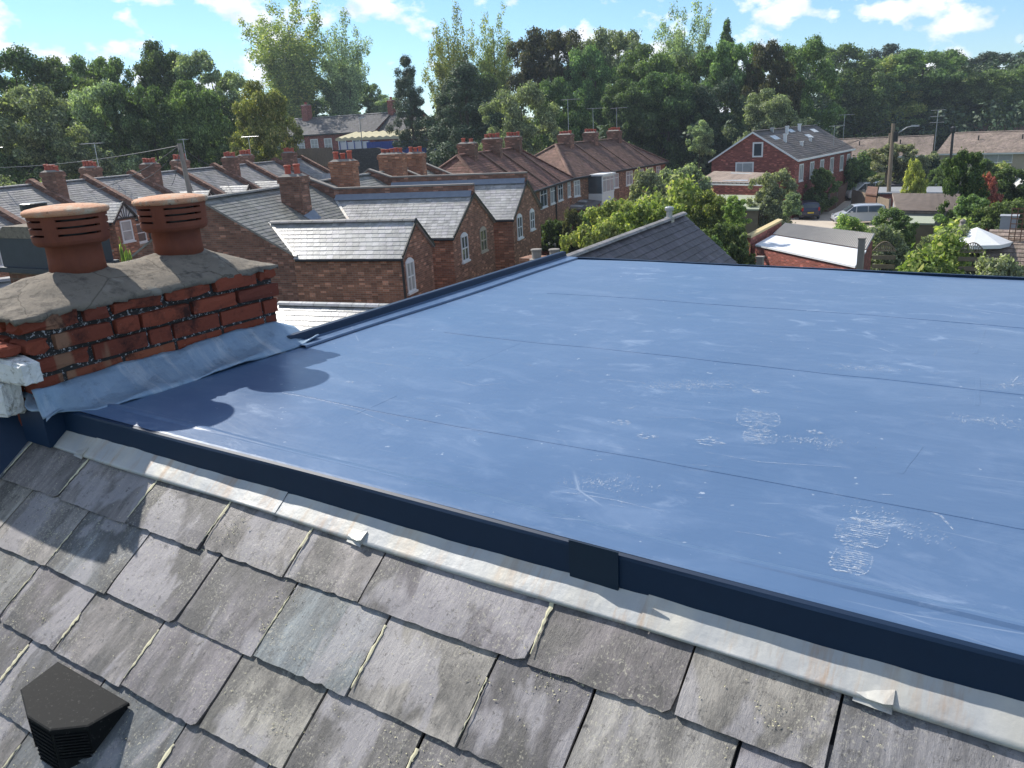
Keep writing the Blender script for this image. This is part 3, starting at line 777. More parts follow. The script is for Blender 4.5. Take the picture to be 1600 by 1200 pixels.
# flaunching: a mortar hog's back over the stack
k = N('flaunching_mortar'); v = k.coord()
c = k.mix(k.noise(v, 8, 7, .75), (.15, .13, .105), (.30, .26, .21)); c = k.mix(k.ramp(k.noise(v, 21, 5, .7), [(.5, 0), (.66, .8)]), c, (.09, .08, .07)); c = k.mix(k.ramp(k.noise(v, 5, 3), [(.58, 0), (.64, .6)]), c, (.36, .34, .29)); ck = k.new('ShaderNodeTexVoronoi', feature='DISTANCE_TO_EDGE'); k.l.new(k.mix(.08, v, k.noise(v, 6, 4)), ck.inputs['Vector']); ck.inputs['Scale'].default_value = 3.6; c = k.mix(k.ramp(ck.outputs['Distance'], [(0, .6), (.010, 0)]), c, (.03, .025, .02))
k.bump(k.noise(v, 18, 8, .75), .8, .018); k.out(c, .92, 0, .2); M['flaunch'] = k.m
POT1, POT2 = (-3.06, 1.635), (-3.06, 2.075)
fl = MB(); nx, ny = 26, 44; V = []; rnd = random.Random(3)
def fla(x, y):
    fx = (x - (CX0 - .02)) / (CX1 - CX0 + .04); fy = (y - (CY0 - .03)) / (CY1 - CY0 + .06)
    ex = min(fx, 1 - fx) * 2; ey = min(fy, 1 - fy)
    b = 8.487 + .075 * (1 - (1 - min(1, ex * 1.1)) ** 1.7) * min(1, (ey * 5.5) ** .7 if ey > 0 else 0) 
    for (px, py) in (POT1, POT2):
        d = math.hypot(x - px, (y - py)); b += .026 * math.exp(-(d / .15) ** 2)
    return b
for j in range(ny + 1):
    for i in range(nx + 1):
        x = CX0 - .02 + (CX1 - CX0 + .04) * i / nx; y = CY0 - .03 + (CY1 - CY0 + .06) * j / ny
        ed = i in (0, nx) or j in (0, ny)
        V.append((x + (rnd.uniform(-.012, .012) if ed else 0), y + (rnd.uniform(-.012, .012) if ed else 0), fla(x, y) + rnd.uniform(-.002, .002) + (.003 * math.sin(x * 40) * math.sin(y * 23))))
nb = len(V)
ring = [(i, 0) for i in range(nx + 1)] + [(nx, j) for j in range(1, ny + 1)] + [(i, ny) for i in range(nx - 1, -1, -1)] + [(0, j) for j in range(ny - 1, 0, -1)]
ri = [j * (nx + 1) + i for i, j in ring]
V += [(V[a][0], V[a][1], V[a][2] - rnd.uniform(.008, .022)) for a in ri]
F = [(j * (nx + 1) + i, j * (nx + 1) + i + 1, (j + 1) * (nx + 1) + i + 1, (j + 1) * (nx + 1) + i) for j in range(ny) for i in range(nx)]
n_ = len(ri); F += [(ri[(a + 1) % n_], ri[a], nb + a, nb + (a + 1) % n_) for a in range(n_)]; F.append(tuple(nb + a for a in range(n_))[::-1])
fl.add(V, F); fo = fl.build('flaunching', M['flaunch'], stack, smooth=True)
# hooded vent pots
k = N('old_terracotta'); v = k.coord()
c = k.mix(k.noise(v, 7, 6, .7), (.15, .050, .032), (.245, .085, .052)); c = k.mix(k.ramp(k.noise(k.map(v, (1, 1, .35)), 9, 6, .7), [(.48, 0), (.68, .7)]), c, (.12, .045, .035)); c = k.mix(k.ramp(k.noise(v, 30, 5, .8), [(.58, 0), (.72, .55)]), c, (.16, .07, .05))
up = k.new('ShaderNodeNewGeometry'); k.bump(k.noise(v, 60, 5), .35, .004)
k.out(c, .75, 0, .12); M['pot'] = k.m
k = N('sunlit_lichen_terracotta'); v = k.coord()
c = k.mix(k.noise(v, 24, 7, .8), (.40, .17, .10), (.60, .34, .20)); c = k.mix(k.ramp(k.noise(v, 14, 7, .8), [(.48, 0), (.60, .75)]), c, (.44, .40, .30)); c = k.mix(k.ramp(k.noise(v, 80, 3), [(.62, 0), (.68, .8)]), c, (.10, .06, .04))  # sunlight painted in: lid base paler than the pot body, lichen mixed over
k.bump(k.noise(v, 50, 6), .6, .006); k.out(c, .85, 0, .25); M['pot_top'] = k.m
def hooded_pot(cx_, cy_, rot, hz, lab):
    z0 = 8.53; p = MB(); kz, kr = .80, .93
    p.lathe([(r * kr, z * kz) for r, z in [(.108, 0), (.104, .08), (.103, .142), (.126, .152), (.134, .158)]], (cx_, cy_, z0 + hz), 48)
    o = p.build('chimney_pot', M['pot'], stack, smooth=True); o['label'] = lab
    b = MB(); nA = 96
    zl = [(.150, .128), (.158, .137), (.172, .142), (.196, .1425), (.206, .143), (.229, .144), (.239, .1445), (.261, .145), (.271, .1455), (.286, .147)]
    V = []
    for z, r in zl:
        for a in range(nA):
            t = 2 * PI * a / nA + rot; V.append((cx_ + kr * r * math.cos(t), cy_ + kr * r * math.sin(t), z0 + hz + z * kz))
    F = []
    for j in range(len(zl) - 1):
        slot = j in (3, 5, 7)
        for a in range(nA):
            q = (a % 24)
            if slot and 3 <= q < 21: continue
            F.append((j * nA + a, j * nA + (a + 1) % nA, (j + 1) * nA + (a + 1) % nA, (j + 1) * nA + a))
    b.add(V, F); bo = b.build('slotted_hood', M['pot'], o)
    md = bo.modifiers.new('thick', 'SOLIDIFY'); md.thickness = .014; md.offset = -1
    li = MB(); li.lathe([(.088, .09), (.085, .226)], (cx_, cy_, z0 + hz), 32); li.build('flue_liner', M['black'], o)
    c = MB(); c.lathe([(r * kr, z * kz) for r, z in [(.14, .284), (.155, .287), (.160, .296), (.158, .307), (.146, .315), (.10, .324), (.05, .329), (.012, .330)]], (cx_, cy_, z0 + hz), 64)
    c.build('lid', M['pot_top'], o, smooth=True)
hooded_pot(*POT1, -1.01, .025, 'nearer hooded terracotta pot with sunlit orange lid'); hooded_pot(*POT2, -1.03, .02, 'farther hooded terracotta pot with lichened lid')

# lead apron against the stack
ap = MB(); V = []; rnd = random.Random(14); ys_ = [1.245 + (2.40 - 1.245) * i / 90 for i in range(91)]
prof = [(-2.792, 8.246), (-2.785, 8.242), (-2.764, 8.226), (-2.738, 8.202), (-2.712, 8.183), (-2.686, 8.170), (-2.662, 8.162), (-2.644, 8.159), (-2.636, 8.150)]
k = N('blue_lead'); v = k.coord()
c = k.mix(k.noise(k.map(v, (1, 3, 1)), 6, 7, .75), (.13, .22, .34), (.30, .40, .50)); c = k.mix(k.ramp(k.noise(k.map(v, (1, 8, 1)), 2.4, 5, .6), [(.52, 0), (.7, .6)]), c, (.50, .54, .58))
c = k.mix(k.ramp(k.noise(v, 17, 6, .8), [(.54, 0), (.66, .5)]), c, (.10, .14, .18))
k.bump(k.noise(v, 22, 6, .7), .5, .01); k.out(c, .42, .35, .5); M['lead_blue'] = k.m
for i, y in enumerate(ys_):
    fy = 0
    for j, (x, z) in enumerate(prof):
        lapz = .004 if y > 1.84 else 0
        wob = .004 * math.sin(y * 13 + j) + .0025 * math.sin(y * 37 + j * 2) + rnd.uniform(-.001, .001)
        zz_ = z + wob + lapz; xx = x + (.006 * math.sin(y * 9) if 2 < j else 0) + lapz
        if y < 1.37: t = (1.37 - y) / .11; xx = max(xx - .19 * t * (j / 8), -2.79 + .004 * j)
        if y > 2.30: t = (y - 2.30) / .10; zz_ -= .03 * t * (1 - j / 8) * 2; zz_ += .018 * t * (j > 5); xx -= .0 * t
        V.append((xx, y, zz_))
q = len(prof); ap.add(V, [(i * q + j, i * q + j + 1, (i + 1) * q + j + 1, (i + 1) * q + j) for i in range(90) for j in range(q - 1)])
# front wrap over the kerb corner
V = []; 
for i in range(13):
    t = i / 12
    for j in range(9):
        f = j / 8; x = -2.745 - .16 * t; y = 1.33 - .085 * math.sin(f * 1.4) + .015 * math.sin(t * 9); z = 8.20 - .02 * (1 - t) * 2 - .016 * f ** 1.5 + .006 * math.sin(t * 14 + f * 5) + .03 * t
        V.append((x, y, z))
ap.add(V, [(i * 9 + j, (i + 1) * 9 + j, (i + 1) * 9 + j + 1, i * 9 + j + 1) for i in range(12) for j in range(8)])
apo = ap.build('lead_apron', M['lead_blue'], stack, smooth=True)
md = apo.modifiers.new('thick', 'SOLIDIFY'); md.thickness = .003

# white painted party wall coping at far left
k = N('flaking_white_paint'); v = k.coord()
c = k.mix(k.ramp(k.noise(v, 14, 7, .75), [(.55, 0), (.63, .9)]), (.66, .67, .66), (.20, .19, .15)); k.bump(k.noise(v, 20, 7), .9, .02); k.out(c, .8); M['flaky'] = k.m
pw = MB(); rnd = random.Random(2)
def rough_box(mb, x0, y0, z0, x1, y1, z1, n=6, a=.006):
    V = []; idx = {}
    for i in range(n + 1):
        for j in range(n + 1):
            for l in range(n + 1):
                if i in (0, n) or j in (0, n) or l in (0, n):
                    ed = sum((i in (0, n), j in (0, n), l in (0, n))) - 1; s = [x0 + (x1 - x0) * i / n, y0 + (y1 - y0) * j / n, z0 + (z1 - z0) * l / n]
                    c_ = [(x0 + x1) / 2, (y0 + y1) / 2, (z0 + z1) / 2]
                    s = [s[q] + rnd.uniform(-a, a) + (c_[q] - s[q]) / max(.05, abs(c_[q] - s[q]) or 1) * .008 * ed for q in range(3)]
                    idx[i, j, l] = len(V); V.append(s)
    F = []
    for a_ in range(n):
        for b in range(n):
            F += [(idx[0, a_, b], idx[0, a_, b + 1], idx[0, a_ + 1, b + 1], idx[0, a_ + 1, b]), (idx[n, a_, b], idx[n, a_ + 1, b], idx[n, a_ + 1, b + 1], idx[n, a_, b + 1]),
                  (idx[a_, 0, b], idx[a_ + 1, 0, b], idx[a_ + 1, 0, b + 1], idx[a_, 0, b + 1]), (idx[a_, n, b], idx[a_, n, b + 1], idx[a_ + 1, n, b + 1], idx[a_ + 1, n, b]),
                  (idx[a_, b, 0], idx[a_, b + 1, 0], idx[a_ + 1, b + 1, 0], idx[a_ + 1, b, 0]), (idx[a_, b, n], idx[a_ + 1, b, n], idx[a_ + 1, b + 1, n], idx[a_, b + 1, n])]
    mb.add(V, F)
rough_box(pw, -3.42, 1.185, 8.276, -2.71, 1.262, 8.362, 8, .0022)
rough_box(pw, -3.42, 1.18, 8.14, -2.88, 1.262, 8.272, 8, .0025)
rough_box(pw, -3.42, .75, 7.6, -3.06, 1.17, 8.10)
pwo = pw.build('party_wall', M['flaky'], house, smooth=False); pwo['label'] = 'stepped white painted end of the party wall with flaking paint'
cb = MB(); rough_box(cb, -3.42, 1.17, 8.366, -2.79, 1.255, 8.408, 4, .0015); cb.build('coping_brick', M['old_brick'], pwo)
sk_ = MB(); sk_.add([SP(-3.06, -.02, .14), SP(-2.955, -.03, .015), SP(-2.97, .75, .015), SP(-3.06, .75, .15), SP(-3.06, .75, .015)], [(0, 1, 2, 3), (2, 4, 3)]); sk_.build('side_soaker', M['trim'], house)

# neighbour's slope the other side of the stack

# ================================================================== THE TERRACES BEYOND
def slope_roof(parent, T, pts_list, mat, gauge=.2, w=.26, seed=1, name='roof', thick=.008):
    r = MB()
    for i, pts in enumerate(pts_list): roofplane(r, pts, gauge, w, thick, .06, seed + i, T)
    return r.build(name, M[mat], parent)

def gutter(parent, T, p, q, mat='black', r=.05, name='gutter'):
    g = MB(T); g.tube([p, q], r, 6); return g.build(name, M[mat], parent)

# ---- near neighbour: bright slate lean roof below our chimney (frame of our street)
t = thing('rear_wing', 'low rear wing with sunlit near-white slates just past our chimney lead apron', 'house', (-19, 16, 0))
pl, pr_ = AZ(436, 474, 4.4), AZ(640, 479, 4.4)
d_ = Vector(pr_ - pl); d_.z = 0; d_.normalize(); nn = Vector((d_.y, -d_.x, 0))
a = Vector(pl); b = Vector(pl) + d_ * 7.2
lo = Vector((0, 0, -1.9))
slope_roof(t, None, [[a + nn * 2.9 + lo, b + nn * 2.9 + lo, b, a], [b - nn * 2.2 + Vector((0, 0, -1.45)), a - nn * 2.2 + Vector((0, 0, -1.45)), a, b]], 'slate', .2, .26, 31)
rm = MB(); ridge(rm, a, b, None, .13, .42); rm.build('ridge_tiles', M['slate'], t)
w = MB(); P = [a + nn * 2.8 + Vector((0, 0, -1.95)), b + nn * 2.8 + Vector((0, 0, -1.95)), b - nn * 2.1 + Vector((0, 0, -1.5)), a - nn * 2.1 + Vector((0, 0, -1.5))]
w.add([(p.x, p.y, 0) for p in P] + [tuple(p) for p in P], [(0, 1, 5, 4), (1, 2, 6, 5), (2, 3, 7, 6), (3, 0, 4, 7)]); w.build('wall', M['brick'], t)

# ---- Row A: the older terrace, frame FR (u to the rear gardens, v along the street)
RU, RZ, EU, EZ, BU = -19.5, 7.12, -16.0, 5.15, -23.0
def rowz(u): return RZ - (RZ - EZ) * abs(u - RU) / (EU - RU)
def mainhouse(t, v0, v1, seed, mat='slate_dark', wallmat='brick', windows=True):
    w = MB(FR)
    w.prism([(BU, 0), (EU, 0), (EU, EZ - .04), (RU, RZ - .06), (BU, EZ - .04)], v0 + .02, v1 - .02, 'y'); w.build('wall', M[wallmat], t)
    o = .12
    slope_roof(t, FR, [[(EU + o, v0, rowz(EU + o)), (EU + o, v1, rowz(EU + o)), (RU, v1, RZ), (RU, v0, RZ)], [(BU - o, v1, rowz(EU + o)), (BU - o, v0, rowz(EU + o)), (RU, v0, RZ), (RU, v1, RZ)]], mat, .2, .26, seed)
    r = MB(); ridge(r, (RU, v0, RZ + .03), (RU, v1, RZ + .03), FR, .13); r.build('ridge_tiles', M['slate_dark'], t)
    gutter(t, FR, (EU + o + .03, v0, rowz(EU + o) - .03), (EU + o + .03, v1, rowz(EU + o) - .03))

def wing(t, v0, v1, vr, zr, ze, u1, seed, half=None, wallmat='brick', mat='slate'):
    """outrigger with its gable end at u1; half='L'/'R' when it shares its ridge wall with the neighbour"""
    ua = EU - .02
    w = MB(FR)
    if half == 'L': poly = [(v0, 0), (vr - .003, 0), (vr - .003, zr - .05), (v0, ze - .05)]
    elif half == 'R': poly = [(vr + .003, 0), (v1, 0), (v1, ze - .05), (vr + .003, zr - .05)]
    else: poly = [(v0, 0), (v1, 0), (v1, ze - .05), (vr, zr - .05), (v0, ze - .05)]
    w.prism(poly, ua + .025, u1, 'x'); wo = w.build('rear_wing', M[wallmat], t)
    sl_ = (zr - ze); o = .10; u0 = RU + (RZ - zr) / (RZ - EZ) * (EU - RU); uu = u1 + .10
    P = []
    ue = RU + (RZ - ze) / (RZ - EZ) * (EU - RU)
    if half != 'R': k_ = (zr - ze) / (vr - v0); P.append([(ue, v0 - o, ze - k_ * o), (uu, v0 - o, ze - k_ * o), (uu, vr, zr), (u0, vr, zr)])
    if half != 'L': k_ = (zr - ze) / (v1 - vr); P.append([(uu, v1 + o, ze - k_ * o), (ue, v1 + o, ze - k_ * o), (u0, vr, zr), (uu, vr, zr)])
    slope_roof(wo, FR, P, mat, .2, .26, seed, 'wing_roof')
    # pale valley lead, barge boards and gutters
    va = MB(FR)
    if half != 'R': va.add([(ue - .06, v0 - .12, ze + .035), (ue + .08, v0 - .12, ze + .03), (u0 + .12, vr, zr + .03), (u0 - .02, vr, zr + .035)], [(0, 1, 2, 3)]); va.build('valley_lead', M['lead_bright'], wo)
    bb = MB(FR)
    if half != 'R': bb.add([(uu + .015, v0 - o, ze - .10), (uu + .015, vr, zr - .06), (uu + .015, vr, zr + .06), (uu + .015, v0 - o, ze + .02), (uu - .03, v0 - o, ze - .10), (uu - .03, vr, zr - .06), (uu - .03, vr, zr + .06), (uu - .03, v0 - o, ze + .02)], [(0, 1, 2, 3), (7, 6, 5, 4), (0, 4, 5, 1), (3, 2, 6, 7)])
    if half != 'L': bb.add([(uu + .015, v1 + o, ze - .10), (uu + .015, vr, zr - .06), (uu + .015, vr, zr + .06), (uu + .015, v1 + o, ze + .02), (uu - .03, v1 + o, ze - .10), (uu - .03, vr, zr - .06), (uu - .03, vr, zr + .06), (uu - .03, v1 + o, ze + .02)], [(3, 2, 1, 0), (4, 5, 6, 7), (1, 5, 4, 0), (7, 6, 2, 3)])
    bb.build('barge_board', M['black'], wo)
    if half != 'R': gutter(wo, FR, (ue, v0 - o - .04, ze - .12), (uu, v0 - o - .04, ze - .12))
    return wo

def parapet(t, v, u1, zr, T=FR):
    """party wall upstand: down the main slope then level along the wing ridge"""
    p = MB(T); h = .30; hw = .11
    us = RU + (RZ + .12 - zr - 0) / (RZ - EZ) * (EU - RU)
    poly = [(RU - 3.6, rowz(RU - 3.6) - .2), (RU - 3.6, rowz(RU - 3.6) + .16), (RU, RZ + .22), (us, zr + .36), (u1 + .06, zr + .34), (u1 + .06, zr - .12), (us, zr - .12), (RU, RZ - .1)]
    p.prism(poly[::-1], v - hw, v + hw, 'y'); o = p.build('parapet', M['brick_dark'], t)
    c = MB(T); hw = .15
    for (a, b) in ((poly[1], poly[2]), (poly[2], poly[3]), (poly[3], poly[4])):
        c.prism([(a[0], a[1] + .003), (b[0], b[1] + .003), (b[0], b[1] + .07), (a[0], a[1] + .07)], v - hw, v + hw, 'y')
    c.build('coping', M['mortar'], o)
    l = MB(T)
    l.add([(us, v - .118, zr + .14), (u1, v - .118, zr + .14), (u1, v - .30, zr - .10), (us, v - .30, zr - .10)], [(0, 1, 2, 3)]); l.build('lead_flashing', M['lead'], o)
    return o

def sash(parent, a0, a1, z0, z1, u, glass='glass', mat='white', arch=True):
    wdw = window(parent, FR, 'u', u, a0, a1, z0, z1, 1, bars=(.5,), rows=(.5,), glass=glass, mat=mat)
    if arch:
        h = MB(FR); n = 6; pts = []
        for i in range(n + 1): f = i / n; pts.append((a0 + (a1 - a0) * f, z1 + .13 * (1 - (2 * f - 1) ** 2)))
        h.prism(pts[::-1], u, u + .03, 'x'); h.build('arched_head', M[mat], wdw)

hA = thing('terraced_house', 'end terrace house with big blank brick gable, dark slate roof and single low rear wing', 'house', FR @ Vector((-19.5, 26.8, 0)), 'older terrace with rear wings')
mainhouse(hA, 24.9, 28.72, 41, 'slate_dark', 'brick_dark')
wA = wing(hA, 24.93, 27.62, 26.25, 6.10, 5.06, -11.8, 45, None, 'brick')
r = MB(); ridge(r, (-17.6, 26.25, 6.12), (-11.72, 26.25, 6.12), FR, .13); r.build('ridge_tiles', M['slate_mid'], wA)
sash(wA, 25.2, 25.85, 3.72, 4.78, -11.8, 'curtain')
dp = MB(FR); dp.tube([(-11.74, 24.84, 4.9), (-11.74, 24.84, 0)], .05, 6); dp.build('downpipe', M['black'], wA)
chimney(hA, FR, -18.15, 29.05, 5.7, 7.62, .95, .66, 2, 'brick_dark', pot_h=.55, pot_r=.13, label='tall brick stack with two red pots, one under a dark cowl')
ld = MB(FR); ld.add([(-17.62, 28.6, rowz(-17.62) + .05), (-17.3, 28.6, rowz(-17.3) + .03), (-17.3, 29.42, rowz(-17.3) + .03), (-17.62, 29.42, rowz(-17.62) + .22)], [(0, 1, 2, 3)]); ld.build('lead_apron', M['lead'], hA)

hB = thing('terraced_house', 'terrace house second from the blank gable, its light-slate wing carrying a satellite dish', 'house', FR @ Vector((-19.5, 30.6, 0)), 'older terrace with rear wings')
mainhouse(hB, 28.72, 32.4, 51)
wB = wing(hB, 29.8, 32.4, 32.4, 6.48, 5.06, -11.8, 55, 'L')
parapet(hB, 32.4, -11.78, 6.48)
sash(wB, 30.65, 31.42, 3.88, 4.92, -11.8)
hC = thing('terraced_house', 'terrace house third from the blank gable, sharing the long brick ridge parapet', 'house', FR @ Vector((-19.5, 34, 0)), 'older terrace with rear wings')
mainhouse(hC, 32.4, 35.45, 61)
wC = wing(hC, 32.4, 34.9, 32.4, 6.48, 5.06, -11.8, 65, 'R')
sash(wC, 33.0, 33.8, 3.92, 4.86, -11.8, 'glass', 'stone')
chimney(hC, FR, -18.75, 34.4, 5.9, 7.95, 1.15, .62, 3, 'brick_orange', pot_h=.42, pot_r=.12, label='orange brick stack with three short red pots')
hD = thing('terraced_house', 'terrace house fourth from the blank gable, left half of the dark-parapet wing', 'house', FR @ Vector((-19.5, 37, 0)), 'older terrace with rear wings')
mainhouse(hD, 35.45, 38.4, 71)
wD = wing(hD, 36.0, 38.4, 38.4, 6.55, 5.04, -11.2, 75, 'L')
parapet(hD, 38.4, -11.18, 6.55)
sash(wD, 36.6, 37.4, 3.98, 5.0, -11.2)
hE = thing('terraced_house', 'terrace house fifth from the blank gable, right half of the wing beside the glazed lean-to', 'house', FR @ Vector((-19.5, 40, 0)), 'older terrace with rear wings')
mainhouse(hE, 38.4, 41.6, 81)
wE = wing(hE, 38.4, 40.85, 38.4, 6.55, 5.04, -11.2, 85, 'R')
sash(wE, 38.85, 39.6, 4.1, 5.0, -11.2)
chimney(hE, FR, -19.0, 40.2, 5.9, 8.02, 1.35, .62, 5, 'brick_orange', pot_h=.32, pot_r=.11, label='wide orange brick stack with five short pots')
parapet(hE, 41.6, -15.9, 6.2)
hF = thing('terraced_house', 'last terrace house before the hip-roofed block, with small gable parapets', 'house', FR @ Vector((-19.5, 43.6, 0)), 'older terrace with rear wings')
mainhouse(hF, 41.6, 45.4, 91)
wF = wing(hF, 42.6, 45.2, 43.9, 6.35, 5.04, -13.5, 95, None)
parapet(hF, 45.3, -15.9, 6.2)
chimney(hF, FR, -19.0, 43.3, 5.9, 7.92, .95, .6, 3, 'brick_orange', pot_h=.36, pot_r=.11, label='orange brick stack with three pots')
# satellite dish on B's wing
dsh = MB(FR); c0_ = Vector(to_uv(AX(660, 353, -16.9)))
dsh.tube([(-13.6, 29.72, 5.0), (-13.6, 29.55, 5.5)], .025, 5)
prof = [(.02, .05), (.14, .035), (.24, 0)]
Mx = Matrix.Translation((-13.6, 29.52, 5.62)) @ Matrix.Rotation(math.radians(100), 4, 'Y') @ Matrix.Rotation(.4, 4, 'X')
dsh.lathe([(.245, .0), (.24, .02), (.14, .055), (.02, .07)], (0, 0, 0), 20, Mx); dsh.tube([tuple(Mx @ Vector((0, -.2, 0))), tuple(Mx @ Vector((0, 0, -.25)))], .012, 4)
dsh.build('satellite_dish', M['steel_grey'], hB)
# rear lean-to with rooflight beyond wing E
t = thing('lean_to', 'dark felt lean-to with a glazed rooflight against the end of the terrace wings', 'extension', AZ(858, 368, 2.4))
P = [Vector(AZ(822, 378, 2.5)), Vector(AZ(838, 357, 2.9)), Vector(AZ(893, 372, 2.6)), Vector(AZ(884, 388, 2.2))]
lr = MB(); lr.add([tuple(p) for p in P] + [(p.x, p.y, p.z - .12) for p in P], [(3, 2, 1, 0), (4, 5, 6, 7), (0, 1, 5, 4), (1, 2, 6, 5), (2, 3, 7, 6), (3, 0, 4, 7)]); lr.build('roof', M['felt_grey'], t)
lw = MB(); c_ = sum(P, Vector()) / 4; Q = [c_ + (p - c_) * .96 for p in P]
lw.add([(p.x, p.y, p.z - .1) for p in Q] + [(p.x, p.y, 0) for p in Q], [(4, 5, 1, 0), (5, 6, 2, 1), (6, 7, 3, 2), (7, 4, 0, 3)]); lw.build('wall', M['brick_red'], t)
def on(P, a, b, h=0): 
    p = P[0].lerp(P[3], a); q = P[1].lerp(P[2], a); r_ = p.lerp(q, b); return (r_.x, r_.y, r_.z + h)
sk = MB(); sk.add([on(P, .45, .3, .03), on(P, .85, .3, .03), on(P, .85, .75, .03), on(P, .45, .75, .03), on(P, .45, .3, .09), on(P, .85, .3, .09), on(P, .85, .75, .09), on(P, .45, .75, .09)], [(4, 5, 6, 7), (0, 1, 5, 4), (1, 2, 6, 5), (2, 3, 7, 6), (3, 0, 4, 7)])
rl = sk.build('rooflight', M['felt_grey'], t)
sg = MB(); sg.add([on(P, .49, .35, .095), on(P, .81, .35, .095), on(P, .81, .7, .095), on(P, .49, .7, .095)], [(0, 1, 2, 3)]); sg.build('pane', M['curtain'], rl)
st_ = MB(); q = AZ(838, 366, 2.8); st_.tube([(q[0], q[1], q[2] - .1), (q[0], q[1], q[2] + .75)], .09, 8); st_.build('flue', M['black'], t)

# ---- Hip-roofed block 1 (frame FR) and 2 (our frame)
def hipblock(t, T, u0, u1, v0, v1, ze, zr, hv0, hv1, mat, seed, wallmat='brick', gauge=.22, w=.3):
    ur = (u0 + u1) / 2; o = .25
    wl_ = MB(T); wl_.box(u0, v0, 0, u1, v1, ze); wl_.build('wall', M[wallmat], t)
    k_ = (zr - ze) / (u1 - ur); zo = ze - k_ * o
    A, B, C, D = (u1 + o, v0 - o, zo), (u1 + o, v1 + o, zo), (u0 - o, v1 + o, zo), (u0 - o, v0 - o, zo); E_, F_ = (ur, hv0, zr), (ur, hv1, zr)
    slope_roof(t, T, [[A, B, F_, E_], [C, D, E_, F_], [D, A, E_], [B, C, F_]], mat, gauge, w, seed)
    r = MB()
    for p, q in ((A, E_), (D, E_), (B, F_), (C, F_), (E_, F_)): ridge(r, (p[0], p[1], p[2] + .06), (q[0], q[1], q[2] + .06), T, .13)
    r.build('ridge_tiles', M[mat], t)
    f = MB(T); 
    f.box(u1 + o - .02, v0 - o, zo - .16, u1 + o + .02, v1 + o, zo - .02); f.box(u0 - o, v0 - o - .02, zo - .16, u1 + o, v0 - o + .02, zo - .02); f.build('fascia', M['black'], t)
    g = MB(T); g.tube([(u1 + o + .06, v0 - o, zo - .02), (u1 + o + .06, v1 + o, zo - .02)], .06, 6); g.build('gutter', M['black'], t)
    return zo
def S1(px, py, u0): return to_uv(0)  # placeholder
def Uv(px, py, u0):
    r = FRn.T @ ray(px, py); return r[1] * u0 / r[0]
h1 = thing('terrace_block', 'older brown-red hip-roofed block in the middle with three stacks and rear windows', 'house', FR @ Vector((-18.6, 55, 0)), 'hip-roofed blocks')
hipblock(h1, FR, -22.0, -15.3, 45.9, 65.2, 5.05, 7.5, 49.0, 62.0, 'tile_red', 201)
for px, pots, wu in ((731, 2, 1.15), (770, 4, 1.25), (803, 4, 1.15)):
    vv_ = Uv(px, 235, -18.65); chimney(h1, FR, -18.65, vv_, 6.6, 8.35 if pots == 4 else 8.2, wu, .7, pots, 'brick_dark', pot_h=.34, pot_r=.13, label=None)
for j, (px0, px1, py0, py1) in enumerate(((843, 852, 292, 314), (859, 866, 288, 309), (871, 877, 284, 303), (886, 889, 278, 295))):
    a0, a1 = Uv(px0, py0, -15.3), Uv(px1, py0, -15.3)
    window(h1, FR, 'u', -15.3, min(a0, a1), max(a0, a1) + .3, 3.45, 4.75, 1, bars=(.5,), rows=(.7,), glass='curtain' if j % 2 else 'glass', frame=.08)
for vv_ in (53.5, 60.2): 
    g = MB(FR); g.tube([(-15.22, vv_, 5.0), (-15.22, vv_, 0)], .06, 6); g.build('downpipe', M['black'], h1)
pw2 = MB(FR)
for vv_ in (53.2, 57.2, 61.2): 
    k_ = (7.5 - 5.05) / 3.35
    pw2.prism([(-18.6, 7.46), (-15.1, 7.46 - k_ * 3.5), (-15.1, 7.60 - k_ * 3.5), (-18.6, 7.62)], vv_ - .1, vv_ + .1, 'y')
pw2.build('roof_parting', M['tile_brown'], h1)
# block 2, in our frame
h2 = thing('terrace_block', 'farther brown hip-roofed block with white rear bay and three ridge stacks against the dark wood', 'house', (-35, 70, 0), 'hip-roofed blocks')
F2 = Matrix.Translation((-33.0, 58.9, 0)) @ Matrix.Rotation(math.radians(1.6), 4, 'Z')
hipblock(h2, F2, -7.2, 0, 0.3, 21.5, 5.0, 7.4, 4.6, 17.5, 'tile_brown', 231)
def U2(px, py, u=0.0):
    Mi = F2.inverted(); e_ = Mi @ Vector(EYE); r = Mi.to_3x3() @ Vector(ray(px, py)); return e_.y + r.y * (u - e_.x) / r.x
for px, pots in ((884, 4), (923, 4), (960, 5)): 
    chimney(h2, F2, -3.6, U2(px, 220, -3.6), 6.5, 8.2, 1.3, .7, pots, 'brick_dark', pot_h=.32, pot_r=.14)
    aerial(h2, F2, -3.6, U2(px, 220, -3.6) + .6, 8.2, 2.2 if px > 900 else 3, .3, 1.6)
rp = MB(F2); k_ = 2.4 / 3.6
for px in (895, 930, 968): vv_ = U2(px, 225, -3.6); rp.prism([(-3.6, 7.36), (.2, 7.36 - k_ * 3.8), (.2, 7.5 - k_ * 3.8), (-3.6, 7.52)], vv_ - .1, vv_ + .1, 'y')
rp.build('roof_parting', M['tile_brown'], h2)
for px0, px1 in ((896, 904), (955, 966), (978, 988), (998, 1004), (1012, 1020), (1025, 1029)):
    a0, a1 = U2(px0, 280), U2(px1, 280)
    window(h2, F2, 'u', 0, a0, max(a1, a0 + 1.1), 3.3, 4.6, 1, bars=(.5,), rows=(.7,), frame=.09, glass='curtain')
a0, a1 = U2(919, 290), U2(938, 290)
by = MB(F2); by.box(.02, a0, 0, 1.3, a1, 3.3); by.box(.02, a0 - .1, 4.75, 1.45, a1 + .1, 4.9); bo_ = by.build('bay', M['white'], h2); bo_['label'] = 'white boarded rear bay with glazed upper storey'
